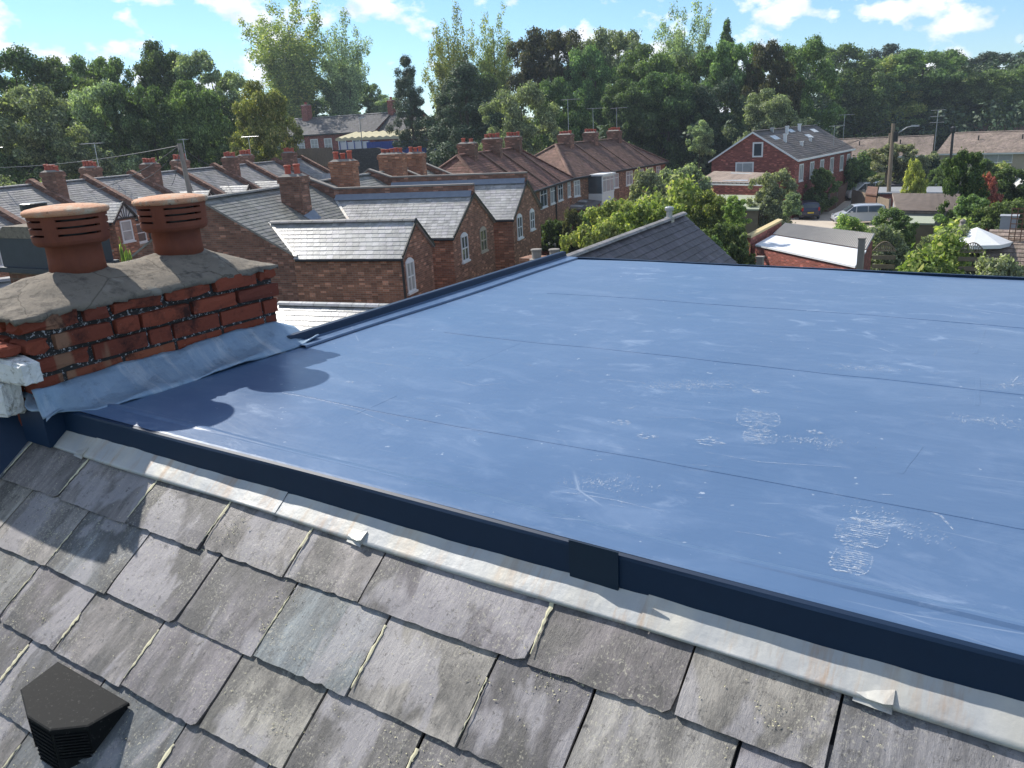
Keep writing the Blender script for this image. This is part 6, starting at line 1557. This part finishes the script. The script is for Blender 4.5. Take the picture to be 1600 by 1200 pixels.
for i in range(nf):
    p, q = a.lerp(b, (i + .04) / nf), a.lerp(b, (i + .96) / nf); zt_ = 7.75 + rnd.uniform(-.04, .04)
    h.add([(p.x, p.y, 5.2), (q.x, q.y, 5.2), (q.x, q.y, zt_), (p.x, p.y, zt_), (p.x, p.y + .05, 5.2), (q.x, q.y + .05, 5.2), (q.x, q.y + .05, zt_), (p.x, p.y + .05, zt_)], [(0, 1, 2, 3), (7, 6, 5, 4), (3, 2, 6, 7), (0, 3, 7, 4), (1, 5, 6, 2)])
h.build('board', m_simple('fence_brown', (.22, .15, .10), .85, var=.35, scale=.7), t)
for i, (px, py, h0, nm) in enumerate(((457, 192, 5.6, 'thin grey lamp post left of the station canopy'), (562, 185, 5.6, 'thin grey lamp post in front of the long station roof'))):
    q = AY(px, py, 90); t = thing('lamp_post', nm, 'lamp post', (q[0], q[1], h0)); p_ = MB(); p_.tube([(q[0], q[1], h0), (q[0], q[1], q[2])], [.08, .05], 6); p_.build('pole', M['galv'], t)
    l_ = MB(); l_.box(q[0] - .1, q[1] - .12, q[2], q[0] + .9, q[1] + .12, q[2] + .12); l_.build('lantern', M['white'], t)
q = AY(455, 240, 80); t = thing('sign_post', 'white rectangular notice board on a pale post by the timber fence', 'sign', (q[0], q[1], 4)); p_ = MB(); p_.tube([(q[0], q[1], 3.0), (q[0], q[1], 7.9)], .07, 6); p_.build('post', M['white'], t)
p_ = MB(); p_.box(q[0] - 1.1, q[1] - .06, 7.0, q[0] + .4, q[1], 8.3); p_.build('panel', M['white'], t)

# ================================================================== POLES AND WIRES
def catenary(a, b, sag, n=14): a, b = Vector(a), Vector(b); return [a.lerp(b, i / n) - Vector((0, 0, sag * 4 * (i / n) * (1 - i / n))) for i in range(n + 1)]
top = Vector(AX(280, 224, -36.0)); base = Vector((top.x + .4, top.y + .2, 0))
t = thing('telegraph_pole', 'leaning wooden telegraph pole with fan of wires behind the right-hand pot', 'utility pole', (base.x, base.y, 0))
p_ = MB(); p_.tube([base, top], [.16, .11], 8); p_.build('pole', M['wood_grey'], t)
for q in (AX(140, 300, -44), AX(-20, 262, -60), AX(345, 262, -52), AX(220, 282, -42), AX(302, 300, -36.5), AX(268, 290, -35.5)):
    w_ = MB(); w_.tube(catenary(top - Vector((0, 0, .1)), q, .25), .016, 4); w_.build('cable', M['black'], t)
pb_ = Vector(AZ(1386, 336, 0)); pt = Vector(AY(1396, 193, pb_.y)); 
t = thing('utility_pole', 'tall nearer wooden pole with lamp arm beside the silver car', 'utility pole', (pb_.x, pb_.y, 0)); p_ = MB(); p_.tube([pb_, pt], [.19, .14], 8); p_.build('pole', M['wood'], t)
p_ = MB(); p_.box(pt.x + .1, pt.y - .12, pt.z - 1.5, pt.x + .45, pt.y + .12, pt.z - .7); p_.build('transformer_box', M['black'], t)
p_ = MB(); p_.tube([pt - Vector((-.1, 0, 1.0)), pt + Vector((1.1, 0, -.35)), pt + Vector((1.7, 0, -.25))], .05, 6); p_.box(pt.x + 1.4, pt.y - .12, pt.z - .33, pt.x + 2.0, pt.y + .12, pt.z - .2); p_.build('lamp_arm', M['galv'], t)
for q in (AY(1290, 228, 105), AY(1190, 262, 76)): w_ = MB(); w_.tube(catenary(pt - Vector((0, 0, .2)), q, .4), .018, 4); w_.build('cable', M['black'], t)
pb2 = pb_ + Vector((-.9, 8, 0)); pt2 = Vector(AY(1391, 208, pb2.y)); pb2 = Vector((AY(1383, 300, pb2.y)[0], pb2.y, 0))
t = thing('utility_pole', 'darker pole standing just behind the taller one with lamp arm', 'utility pole', (pb2.x, pb2.y, 0)); p_ = MB(); p_.tube([pb2, pt2], [.15, .12], 8); p_.build('pole', M['wood'], t)
pb3 = Vector(AZ(1483, 275, 0)); pb3 = Vector(AD(1484, 270, 96)); pb3.z = 0; pt3 = Vector(AY(1490, 198, pb3.y))
t = thing('utility_pole', 'lone slim dark pole before the wide plain bungalow roof', 'utility pole', (pb3.x, pb3.y, 0)); p_ = MB(); p_.tube([pb3, pt3], [.16, .11], 8); p_.build('pole', M['black'], t)
p_ = MB(); p_.lathe([(.16, -.6), (.26, -.5), (.26, -.1), (.1, .05)], tuple(pt3), 8); p_.build('cap', M['black'], t)
for i, (px, py0, y) in enumerate(((1466, 172, 128),)):
    q = AY(px, py0, y); t = thing('radio_mast', 'thin aerial mast between the two nearer bungalows', 'mast', (q[0], q[1], 0)); p_ = MB(); p_.tube([(q[0], q[1], 0), tuple(q)], .06, 5)
    for z in (0, -.8, -1.6): p_.tube([(q[0] - .9, q[1], q[2] + z), (q[0] + .9, q[1], q[2] + z)], .03, 4)
    p_.build('mast', M['galv'], t)

# ================================================================== GARAGES, SHEDS, FENCES
# white-topped brick garage nearest the camera
t = thing('garage', 'flat-roofed brick garage with bright white roof sheet and yellow coping on its left wall', 'garage', (-10, 42, 0))
zg = 2.65
P = [Vector(AZ(1180, 382, zg)), Vector(AZ(1336, 416, zg)), Vector(AZ(1366, 374, zg)), Vector(AZ(1226, 356, zg))]
mid0, mid1 = P[0].lerp(P[3], .55), P[1].lerp(P[2], .55)
def slab(mb, q, th): q = [Vector(p) for p in q]; mb.add(q + [p - Vector((0, 0, th)) for p in q], [(0, 1, 2, 3), (7, 6, 5, 4), (0, 4, 5, 1), (1, 5, 6, 2), (2, 6, 7, 3), (3, 7, 4, 0)])
r = MB(); slab(r, [P[0], P[1], mid1, mid0], .08); r.build('roof_sheet', M['felt_white'], t)
# corrugated rear half
r = MB(); nn_ = 60; V = []; u_ = Vector((0, 0, 1))
for i in range(nn_ * 2 + 1):
    f = i / (nn_ * 2); z = .05 * (1 if i % 2 else 0) + .02; V += [mid0.lerp(mid1, f) + u_ * z, P[3].lerp(P[2], f) + u_ * z + u_ * .25]
r.add(V, [(2 * i, 2 * i + 2, 2 * i + 3, 2 * i + 1) for i in range(nn_ * 2)]); r.build('corrugated_roof', m_simple('pale_corrugated', (.46, .43, .39), .85, var=.2, scale=2), t)
dl = (P[1] - P[0]).normalized(); din = (P[3] - P[0]).normalized()
w_ = MB(); Q = [P[0] - dl * .7 + din * .1, P[1] - dl * .1 + din * .1, P[2] - dl * .1, P[3] - dl * .7]; w_.add([(p.x, p.y, 0) for p in Q] + [(p.x, p.y, zg - .1) for p in Q], [(0, 1, 5, 4), (1, 2, 6, 5), (2, 3, 7, 6), (3, 0, 4, 7), (4, 5, 6, 7)]); w_.build('wall', M['brick_red'], t)
c_ = MB(); slab(c_, [P[0] - dl * .85 + u_ * .42 - din * .15, P[0] - dl * .35 + u_ * .42 - din * .15, P[3] - dl * .35 + u_ * .42 + din * .3, P[3] - dl * .85 + u_ * .42 + din * .3], .12); c_.build('coping', M['coping'], t)
w2 = MB(); slab(w2, [P[0] - dl * .8 + u_ * .298 - din * .1, P[0] - dl * .40 + u_ * .298 - din * .1, P[3] - dl * .40 + u_ * .298 + din * .25, P[3] - dl * .8 + u_ * .298 + din * .25], .9); w2.build('parapet', M['brick_red'], t)
for i, (px, p0, lab) in enumerate(((1347, 374, 'thick weathered grey post at the right end of the white garage roof'), (1188, 403, 'short pale post in front of the garage brick wall'))):
    q = AD(px, p0, 33 if i == 0 else 30); t = thing('fence_post', lab, 'post', (q[0], q[1], 0)); b_ = MB(); b_.box(q[0] - .11, q[1] - .11, 0, q[0] + .11, q[1] + .11, q[2]); b_.build('post', M['wood_grey'], t); c_ = MB(); c_.box(q[0] - .13, q[1] - .13, q[2] + .001, q[0] + .13, q[1] + .13, q[2] + .06); c_.build('cap', M['wood_grey'], t)
# green roofed shed
lean('shed', 'timber shed with pale green felt roof by the lime ball-shaped shrub', [AZ(1126, 326, 2.2), AZ(1186, 327, 2.2), AZ(1196, 305, 2.7), AZ(1120, 304, 2.7)], 'felt_green', 'wood', 0)
lean('shed', 'low grey flat-roofed outbuilding behind the green-roofed shed', [AZ(1126, 302, 2.2), AZ(1195, 303, 2.2), AZ(1192, 295, 2.3), AZ(1130, 294, 2.3)], 'felt_grey', 'wood', 0)
# corrugated garage and grey roofs
t, P = lean('garage_row', 'low garage with brown-grey corrugated roof and grey doors, right of the twin poles', [AZ(1400, 330, 2.2), AZ(1500, 332, 2.2), AZ(1505, 304, 2.9), AZ(1394, 303, 2.9)], 'tile_pale', 'steel_grey', 0)
cr_ = MB(); V = []; A0, A1, B1, B0 = P
if abs(A0.z - B0.z) < .1: A0, A1, B1, B0 = P[0], P[3], P[2], P[1]
for i in range(121): f = i / 120; z = .06 * (i % 2) + .03; V += [A0.lerp(A1, f) + u_ * z, B0.lerp(B1, f) + u_ * z]
cr_.add(V, [(2 * i, 2 * i + 2, 2 * i + 3, 2 * i + 1) for i in range(120)]); cr_.build('corrugated_sheet', m_simple('rusty_asbestos', (.20, .165, .145), .95, var=.4, scale=2, bump=.3), t)
lean('garage_row', 'flat pale grey roof garage directly behind the corrugated one', [AZ(1372, 301, 2.0), AZ(1503, 301, 2.0), AZ(1500, 291, 2.05), AZ(1374, 292, 2.05)], 'felt_grey', 'brick_red', 0)
lean('shed', 'brown plank shed with flat roof joining the twin poles fence', [AZ(1352, 302, 1.9), AZ(1370, 304, 1.9), AZ(1372, 292, 2.0), AZ(1356, 291, 2.0)], 'tile_brown', 'wood_brown', 0)
lean('shed', 'low flat green-grey roofed shed before the corrugated garage', [AZ(1408, 348, 1.9), AZ(1460, 349, 1.9), AZ(1463, 338, 2.0), AZ(1412, 337, 2.0)], 'felt_green', 'wood', 0)
lean('shed', 'glass-grey low roof behind the bright yellow feathery bush', [AZ(1450, 289, 1.9), AZ(1486, 289, 1.9), AZ(1482, 278, 2.3), AZ(1452, 278, 2.3)], 'felt_green', 'wood', 0)
lean('shed', 'dark small shed left of the bright yellow feathery bush', [AZ(1390, 289, 2.0), AZ(1414, 289, 2.0), AZ(1412, 276, 2.4), AZ(1394, 276, 2.4)], 'slate_near', 'wood', 0)
# near tiled outbuilding at right with parasol
t, P = lean('tiled_outbuilding', 'outbuilding with rows of weathered brown-grey tiles at the right edge', [AZ(1538, 414, 2.2), AZ(1660, 420, 2.2), AZ(1650, 363, 3.4), AZ(1546, 360, 3.4)], 'tile_pale', 'brick_red', 0)
P2 = P if P[0].z < 3 and P[1].z < 3 else [P[1], P[2], P[3], P[0]]
lowp = sorted(P, key=lambda p: p.z); lo2 = sorted(lowp[:2], key=lambda p: p.x); hi2 = sorted(lowp[2:], key=lambda p: p.x)
r = MB(); roofplane(r, [lo2[0] + u_ * .03, lo2[1] + u_ * .03, hi2[1] + u_ * .03, hi2[0] + u_ * .03], .30, .18, .03, .02, 900); r.build('tiles', M['tile_pale'], t)
q = Vector(AZ(1520, 362, 2.4)); t = thing('parasol', 'open white garden parasol left of the weathered tiled outbuilding', 'parasol', (q.x, q.y, 0))
q = Vector(AD(1527, 355, 42)); 
cn_ = MB(); n8 = 8; R8 = 1.45; V = [(q.x, q.y, q.z)]; 
for i in range(n8): a_ = 2 * PI * i / n8; V.append((q.x + R8 * math.cos(a_), q.y + R8 * math.sin(a_), q.z - .62)); 
for i in range(n8): a_ = 2 * PI * i / n8; V.append((q.x + R8 * math.cos(a_), q.y + R8 * math.sin(a_), q.z - .78))
cn_.add(V, [(0, 1 + i, 1 + (i + 1) % n8) for i in range(n8)] + [(1 + i, 9 + i, 9 + (i + 1) % n8, 1 + (i + 1) % n8) for i in range(n8)]); t.location = (q.x, q.y, 0); cn_.build('canopy', M['white'], t)
p_ = MB(); p_.tube([(q.x, q.y, 0), (q.x, q.y, q.z - .02)], .03, 8); p_.build('pole', M['wood_grey'], t)
q = Vector(AD(1505, 342, 46)); t = thing('carved_post', 'weathered stubby wooden post standing behind the parasol', 'post', (q.x, q.y, 0)); p_ = MB(); p_.lathe([(.14, 0), (.15, q.z - .5), (.17, q.z - .35), (.12, q.z - .22), (.14, q.z - .1), (.05, q.z)], (q.x, q.y, 0), 12); p_.build('post', M['wood_grey'], t)
# trellis and planters at right edge
q = Vector(AD(1590, 325, 42)); t = thing('trellis', 'brown square trellis panel at the right edge above the tiled outbuilding', 'trellis', (q.x, q.y, 0)); l_ = MB()
for i in range(7): l_.box(q.x - .2 + i * .22, q.y - .03, .8, q.x - .16 + i * .22, q.y, q.z)
for j in range(8): l_.box(q.x - .2, q.y + .001, q.z - .05 - j * .22, q.x + 1.2, q.y + .03, q.z - .01 - j * .22)
l_.build('lattice', M['wood_brown'], t)
for i, (px, py) in enumerate(((1578, 336),)):
    q = Vector(AD(px, py, 45)); t = thing('storage_box', 'upright pale grey cabinet beside the trellis', 'cabinet', (q.x, q.y, 0)); b_ = MB(); b_.box(q.x - .35, q.y - .3, 0, q.x + .35, q.y + .3, q.z - .05); b_.box(q.x - .39, q.y - .34, q.z - .048, q.x + .39, q.y + .34, q.z); b_.build('body', M['steel_grey'], t)

def fence(name, label, pts, h, mat, bw=.14, post=True, top=None):
    pts = [Vector(p) for p in pts]; t = thing(name, label, 'fence', (pts[0].x, pts[0].y, 0)); b_ = MB(); rnd = random.Random(int(pts[0].x * 10))
    for i in range(len(pts) - 1):
        a, b = pts[i], pts[i + 1]; a = Vector((a.x, a.y, 0)); b = Vector((b.x, b.y, 0)); L = (b - a).length; n = max(2, int(L / bw)); d = (b - a).normalized(); nn = Vector((d.y, -d.x, 0)) * .02
        for k_ in range(n):
            p, q = a.lerp(b, (k_ + .04) / n), a.lerp(b, (k_ + .96) / n); z = h + rnd.uniform(-.015, .015)
            b_.add([p + nn, q + nn, q + nn + u_ * z, p + nn + u_ * z, p - nn, q - nn, q - nn + u_ * z, p - nn + u_ * z], [(0, 1, 2, 3), (7, 6, 5, 4), (3, 2, 6, 7), (0, 3, 7, 4), (1, 5, 6, 2)])
    b_.build('board', M[mat] if isinstance(mat, str) else mat, t)
    if post:
        for p in pts:
            c_ = MB(); c_.box(p.x - .06, p.y - .06, 0, p.x + .06, p.y + .06, h + .08); c_.build('post', M['wood_grey'], t)
    return t
fence('panel_fence', 'dark red-brown close-boarded gate panel between green-roofed shed and blue car', [AZ(1192, 352, 0), AZ(1229, 354, 0)], 1.95, m_simple('red_brown_boards', (.13, .03, .02), .8, var=.3))
fence('panel_fence', 'dark plank fence along the front of the green-roofed shed', [AZ(1118, 364, 0), AZ(1192, 360, 0)], 1.6, 'wood')
fence('panel_fence', 'run of mismatched grey and brown panels left of the driveway', [AZ(1262, 330, 0), AZ(1278, 331, 0), AZ(1294, 331, 0), AZ(1306, 325, 0), AZ(1322, 312, 0), AZ(1328, 305, 0)], 1.8, 'wood_brown')
fence('panel_fence', 'pale brown close-boarded fence behind the silver car', [AZ(1330, 325, 0), AZ(1358, 335, 0), AZ(1388, 345, 0)], 1.75, 'wood')
fence('panel_fence', 'long low plank fence behind the bright yellow feathery bush', [AZ(1378, 306, 0), AZ(1440, 303, 0), AZ(1500, 300, 0)], 1.5, 'wood')
fence('panel_fence', 'reddish-brown fence strip between the yellow bush and green conifer', [AZ(1448, 290, 0), AZ(1490, 290, 0)], 1.9, m_simple('red_fence', (.28, .10, .05), .8, var=.2))
fence('panel_fence', 'low dark fence along the vegetable beds left of the parasol', [AZ(1428, 382, 0), AZ(1500, 378, 0), AZ(1540, 380, 0)], 1.0, 'wood')
# bow-topped lattice fence panels
for i, (x0, x1, y0, lab) in enumerate(((1364, 1400, 392, 'bow-topped lattice fence panel beside the thick grey post'), (1498, 1540, 394, 'bow-topped lattice fence panel left of the tiled outbuilding'))):
    a, b = Vector(AD(x0, y0, 36)), Vector(AD(x1, y0, 36)); a.z = b.z = 0; t = thing('lattice_fence', lab, 'fence', (a.x, a.y, 0), 'bow-topped lattice fence panels'); H_ = AD(x0, y0, 36)[2]; l_ = MB()
    arch = [a.lerp(b, f / 12) + u_ * (H_ + .38 * math.sin(PI * f / 12)) for f in range(13)]; l_.tube(arch, .025, 5); l_.tube([a + u_ * H_, b + u_ * H_], .025, 5)
    for f in range(1, 12): l_.tube([a.lerp(b, f / 12) + u_ * H_, a.lerp(b, min(11.9, f + 1) / 12) + u_ * (H_ + .36 * math.sin(PI * min(11.9, f + 1) / 12))], .01, 4); l_.tube([a.lerp(b, f / 12) + u_ * H_, a.lerp(b, max(0, f - 1) / 12) + u_ * (H_ + .36 * math.sin(PI * max(0, f - 1) / 12))], .01, 4)
    for j in range(9): z = H_ * (j + .5) / 9.2; d = (b - a).normalized(); l_.add([a + u_ * (z - .09), b + u_ * (z - .09), b + u_ * (z + .08), a + u_ * (z + .08), a + u_ * (z - .09) + Vector((0, .02, 0)), b + u_ * (z - .09) + Vector((0, .02, 0)), b + u_ * (z + .08) + Vector((0, .02, 0)), a + u_ * (z + .08) + Vector((0, .02, 0))], [(0, 1, 2, 3), (7, 6, 5, 4), (3, 2, 6, 7), (0, 4, 5, 1)])
    l_.build('lattice', M['wood'], t)

# ================================================================== CARS
def carpaint(name, c): k = N(name); m_ = k.out(c, .28, .35, .5); k.b.inputs['Coat Weight'].default_value = .6; k.b.inputs['Coat Roughness'].default_value = .08; return m_
def car(label, loc, rz, paint, L=4.05, Wd=1.70, H=1.55, hood=.95, van=False):
    t = thing('parked_car', label, 'car', (0, 0, 0), 'cars parked off the driveway')
    # side outline, x forward
    prof = [(-L / 2, .42), (-L / 2 - .02, .75), (-L / 2 + .03, 1.02), (-L / 2 + .22, H - .10), (-L / 2 + .5, H - .01), (-.1, H), (.45, H - .05), (L / 2 - hood - .05, 1.02), (L / 2 - .35, .84), (L / 2 - .05, .66), (L / 2, .42), (L / 2 - .1, .22), (-L / 2 + .1, .22)]
    if van: prof = [(-L / 2, .42), (-L / 2 - .02, 1.0), (-L / 2 + .05, H - .08), (-L / 2 + .25, H), (.5, H), (L / 2 - .85, 1.12), (L / 2 - .2, .95), (L / 2, .7), (L / 2, .35), (L / 2 - .1, .25), (-L / 2 + .1, .25)]
    def half(z): return Wd / 2 * (1 if z < .95 else 1 - .20 * (z - .95) / (H - .95)) - (.05 if z < .3 else 0)
    rings = (-1, -.82, 0, .82, 1); V = []; q = len(prof)
    cx0, cz0 = 0, .75
    for s_ in rings:
        for (x, z) in prof:
            sh = .0 if abs(s_) < 1 else .07
            V.append((x + (cx0 - x) * sh * .6, s_ * half(z), z + (cz0 - z) * sh))
    F = [(i * q + j, (i + 1) * q + j, (i + 1) * q + (j + 1) % q, i * q + (j + 1) % q) for i in range(len(rings) - 1) for j in range(q)] + [tuple(range(q)), tuple(4 * q + j for j in range(q))[::-1]]
    b = MB(); b.add(V, F); bo = b.build('body', paint, t, smooth=True); md = bo.modifiers.new('b', 'BEVEL'); md.width = .04; md.segments = 2; md.limit_method = 'ANGLE'
    md2 = bo.modifiers.new('w', 'WEIGHTED_NORMAL')
    g = MB(); zt_, zb_ = H - .13, 1.0
    for sd in (-1, 1):
        for (xa, xb, xc, xd) in ((-L / 2 + .25, -.62, -.62, -L / 2 + .45), (-.54, .30, .26, -.54), (.38, L / 2 - hood - .12, .55, .34)):
            g.add([(xa, sd * (half(zb_) + .012), zb_), (xb, sd * (half(zb_) + .012), zb_), (xc, sd * (half(zt_) + .012), zt_), (xd, sd * (half(zt_) + .012), zt_)], [(0, 1, 2, 3) if sd < 0 else (3, 2, 1, 0)])
    g.build('side_window', M['glass'], t)
    g = MB(); xa, xb = L / 2 - hood - .10, .50
    g.add([(xa, -half(1.03) * .86, 1.05), (xa, half(1.03) * .86, 1.05), (xb + .03, half(H) * .84, H - .06), (xb + .03, -half(H) * .84, H - .06)], [(0, 1, 2, 3)]); 
    for v_i in range(4): g.v[v_i] = (g.v[v_i][0] + .03, g.v[v_i][1], g.v[v_i][2] + .02)
    g.build('windscreen', M['glass'], t)
    g = MB(); g.add([(-L / 2 + .02, -half(1) * .84, 1.03), (-L / 2 + .17, -half(H) * .82, H - .15), (-L / 2 + .17, half(H) * .82, H - .15), (-L / 2 + .02, half(1) * .84, 1.03)], [(0, 1, 2, 3)]); 
    for v_i in range(4): g.v[v_i] = (g.v[v_i][0] - .03, g.v[v_i][1], g.v[v_i][2])
    g.build('rear_window', M['glass'], t)
    for xw in (-L / 2 + .72, L / 2 - .78):
        for sd in (-1, 1):
            w_ = MB(); Mw = Matrix.Translation((xw, sd * (Wd / 2 - .10), .31)) @ Matrix.Rotation(PI / 2, 4, 'X')
            w_.lathe([(.19, -.11), (.30, -.10), (.315, -.06), (.315, .06), (.30, .10), (.19, .11)], (0, 0, 0), 24, Mw); wo_ = w_.build('wheel', M['black'], t)
            r_ = MB(); r_.lathe([(.19, -.115), (.20, -.118), (.19, .118), (.05, .12)], (0, 0, 0), 12, Mw); r_.build('rim', M['galv'], wo_)
    for sd in (-1, 1):
        h = MB(); h.box(L / 2 - .30, sd * (Wd / 2 - .28) - .13, .66, L / 2 - .06, sd * (Wd / 2 - .28) + .13, .80); h.build('headlight', M['curtain'], t)
        h = MB(); h.box(-L / 2 - .035, sd * (Wd / 2 - .16) - .07, .78, -L / 2 + .1, sd * (Wd / 2 - .16) + .07, 1.08); h.build('tail_light', m_simple('red_lens', (.35, .01, .01), .2, var=.05), t)
        h = MB(); h.box(.62, sd * (Wd / 2 + .07) - .09, .98, .78, sd * (Wd / 2 + .07) + .09, 1.12); h.build('mirror', paint, t)
    pl = MB(); pl.box(-L / 2 - .05, -.26, .56, -L / 2 - .03, .26, .68); pl.build('number_plate', m_simple('yellow_plate', (.55, .42, .03), .5, var=.05), t)
    bp = MB(); bp.box(-L / 2 - .04, -Wd / 2 + .12, .30, -L / 2 + .05, Wd / 2 - .12, .44); bp.build('bumper', M['black'], t); bp = MB(); bp.box(L / 2 - .06, -Wd / 2 + .15, .30, L / 2 + .02, Wd / 2 - .15, .44); bp.build('bumper', M['black'], t)
    t.location = Vector([float(a) for a in loc]); t.rotation_euler.z = rz; return t
p = AZ(1340, 349, .02); a, b = AZ(1303, 349, 0), AZ(1372, 348, 0)
car('silver compact people carrier parked side-on behind the lime leafy clump', (p[0], p[1], .012), math.atan2(a[1] - b[1], a[0] - b[0]) + .12, carpaint('silver_paint', (.55, .58, .64)), 4.05, 1.7, 1.58, .85)
p = AZ(1259, 343, .02); car('dark blue hatchback seen from behind beside the red-brown gate panel', (p[0] - .3, p[1] + 1.6, .012), math.radians(112), carpaint('navy_paint', (.012, .018, .06)), 3.9, 1.68, 1.5, .9)
p = AZ(1352, 311, .02); car('white van-like vehicle farther up the driveway beside the plank shed', (p[0], p[1], .012), math.radians(215), carpaint('white_paint_car', (.7, .7, .7)), 4.4, 1.8, 1.75, .8, True)

# ================================================================== AIR
hz = MB(); hz.box(-420, -60, -1, 320, 640, 48)
k = N('air'); k.n.remove(k.b); pv = k.new('ShaderNodeVolumePrincipled'); pv.inputs['Color'].default_value = (.72, .84, 1.0, 1); pv.inputs['Density'].default_value = .0003; pv.inputs['Anisotropy'].default_value = .2
k.l.new(pv.outputs[0], k.n['Material Output'].inputs['Volume'])
struct(hz.build('haze', k.m), 'stuff')
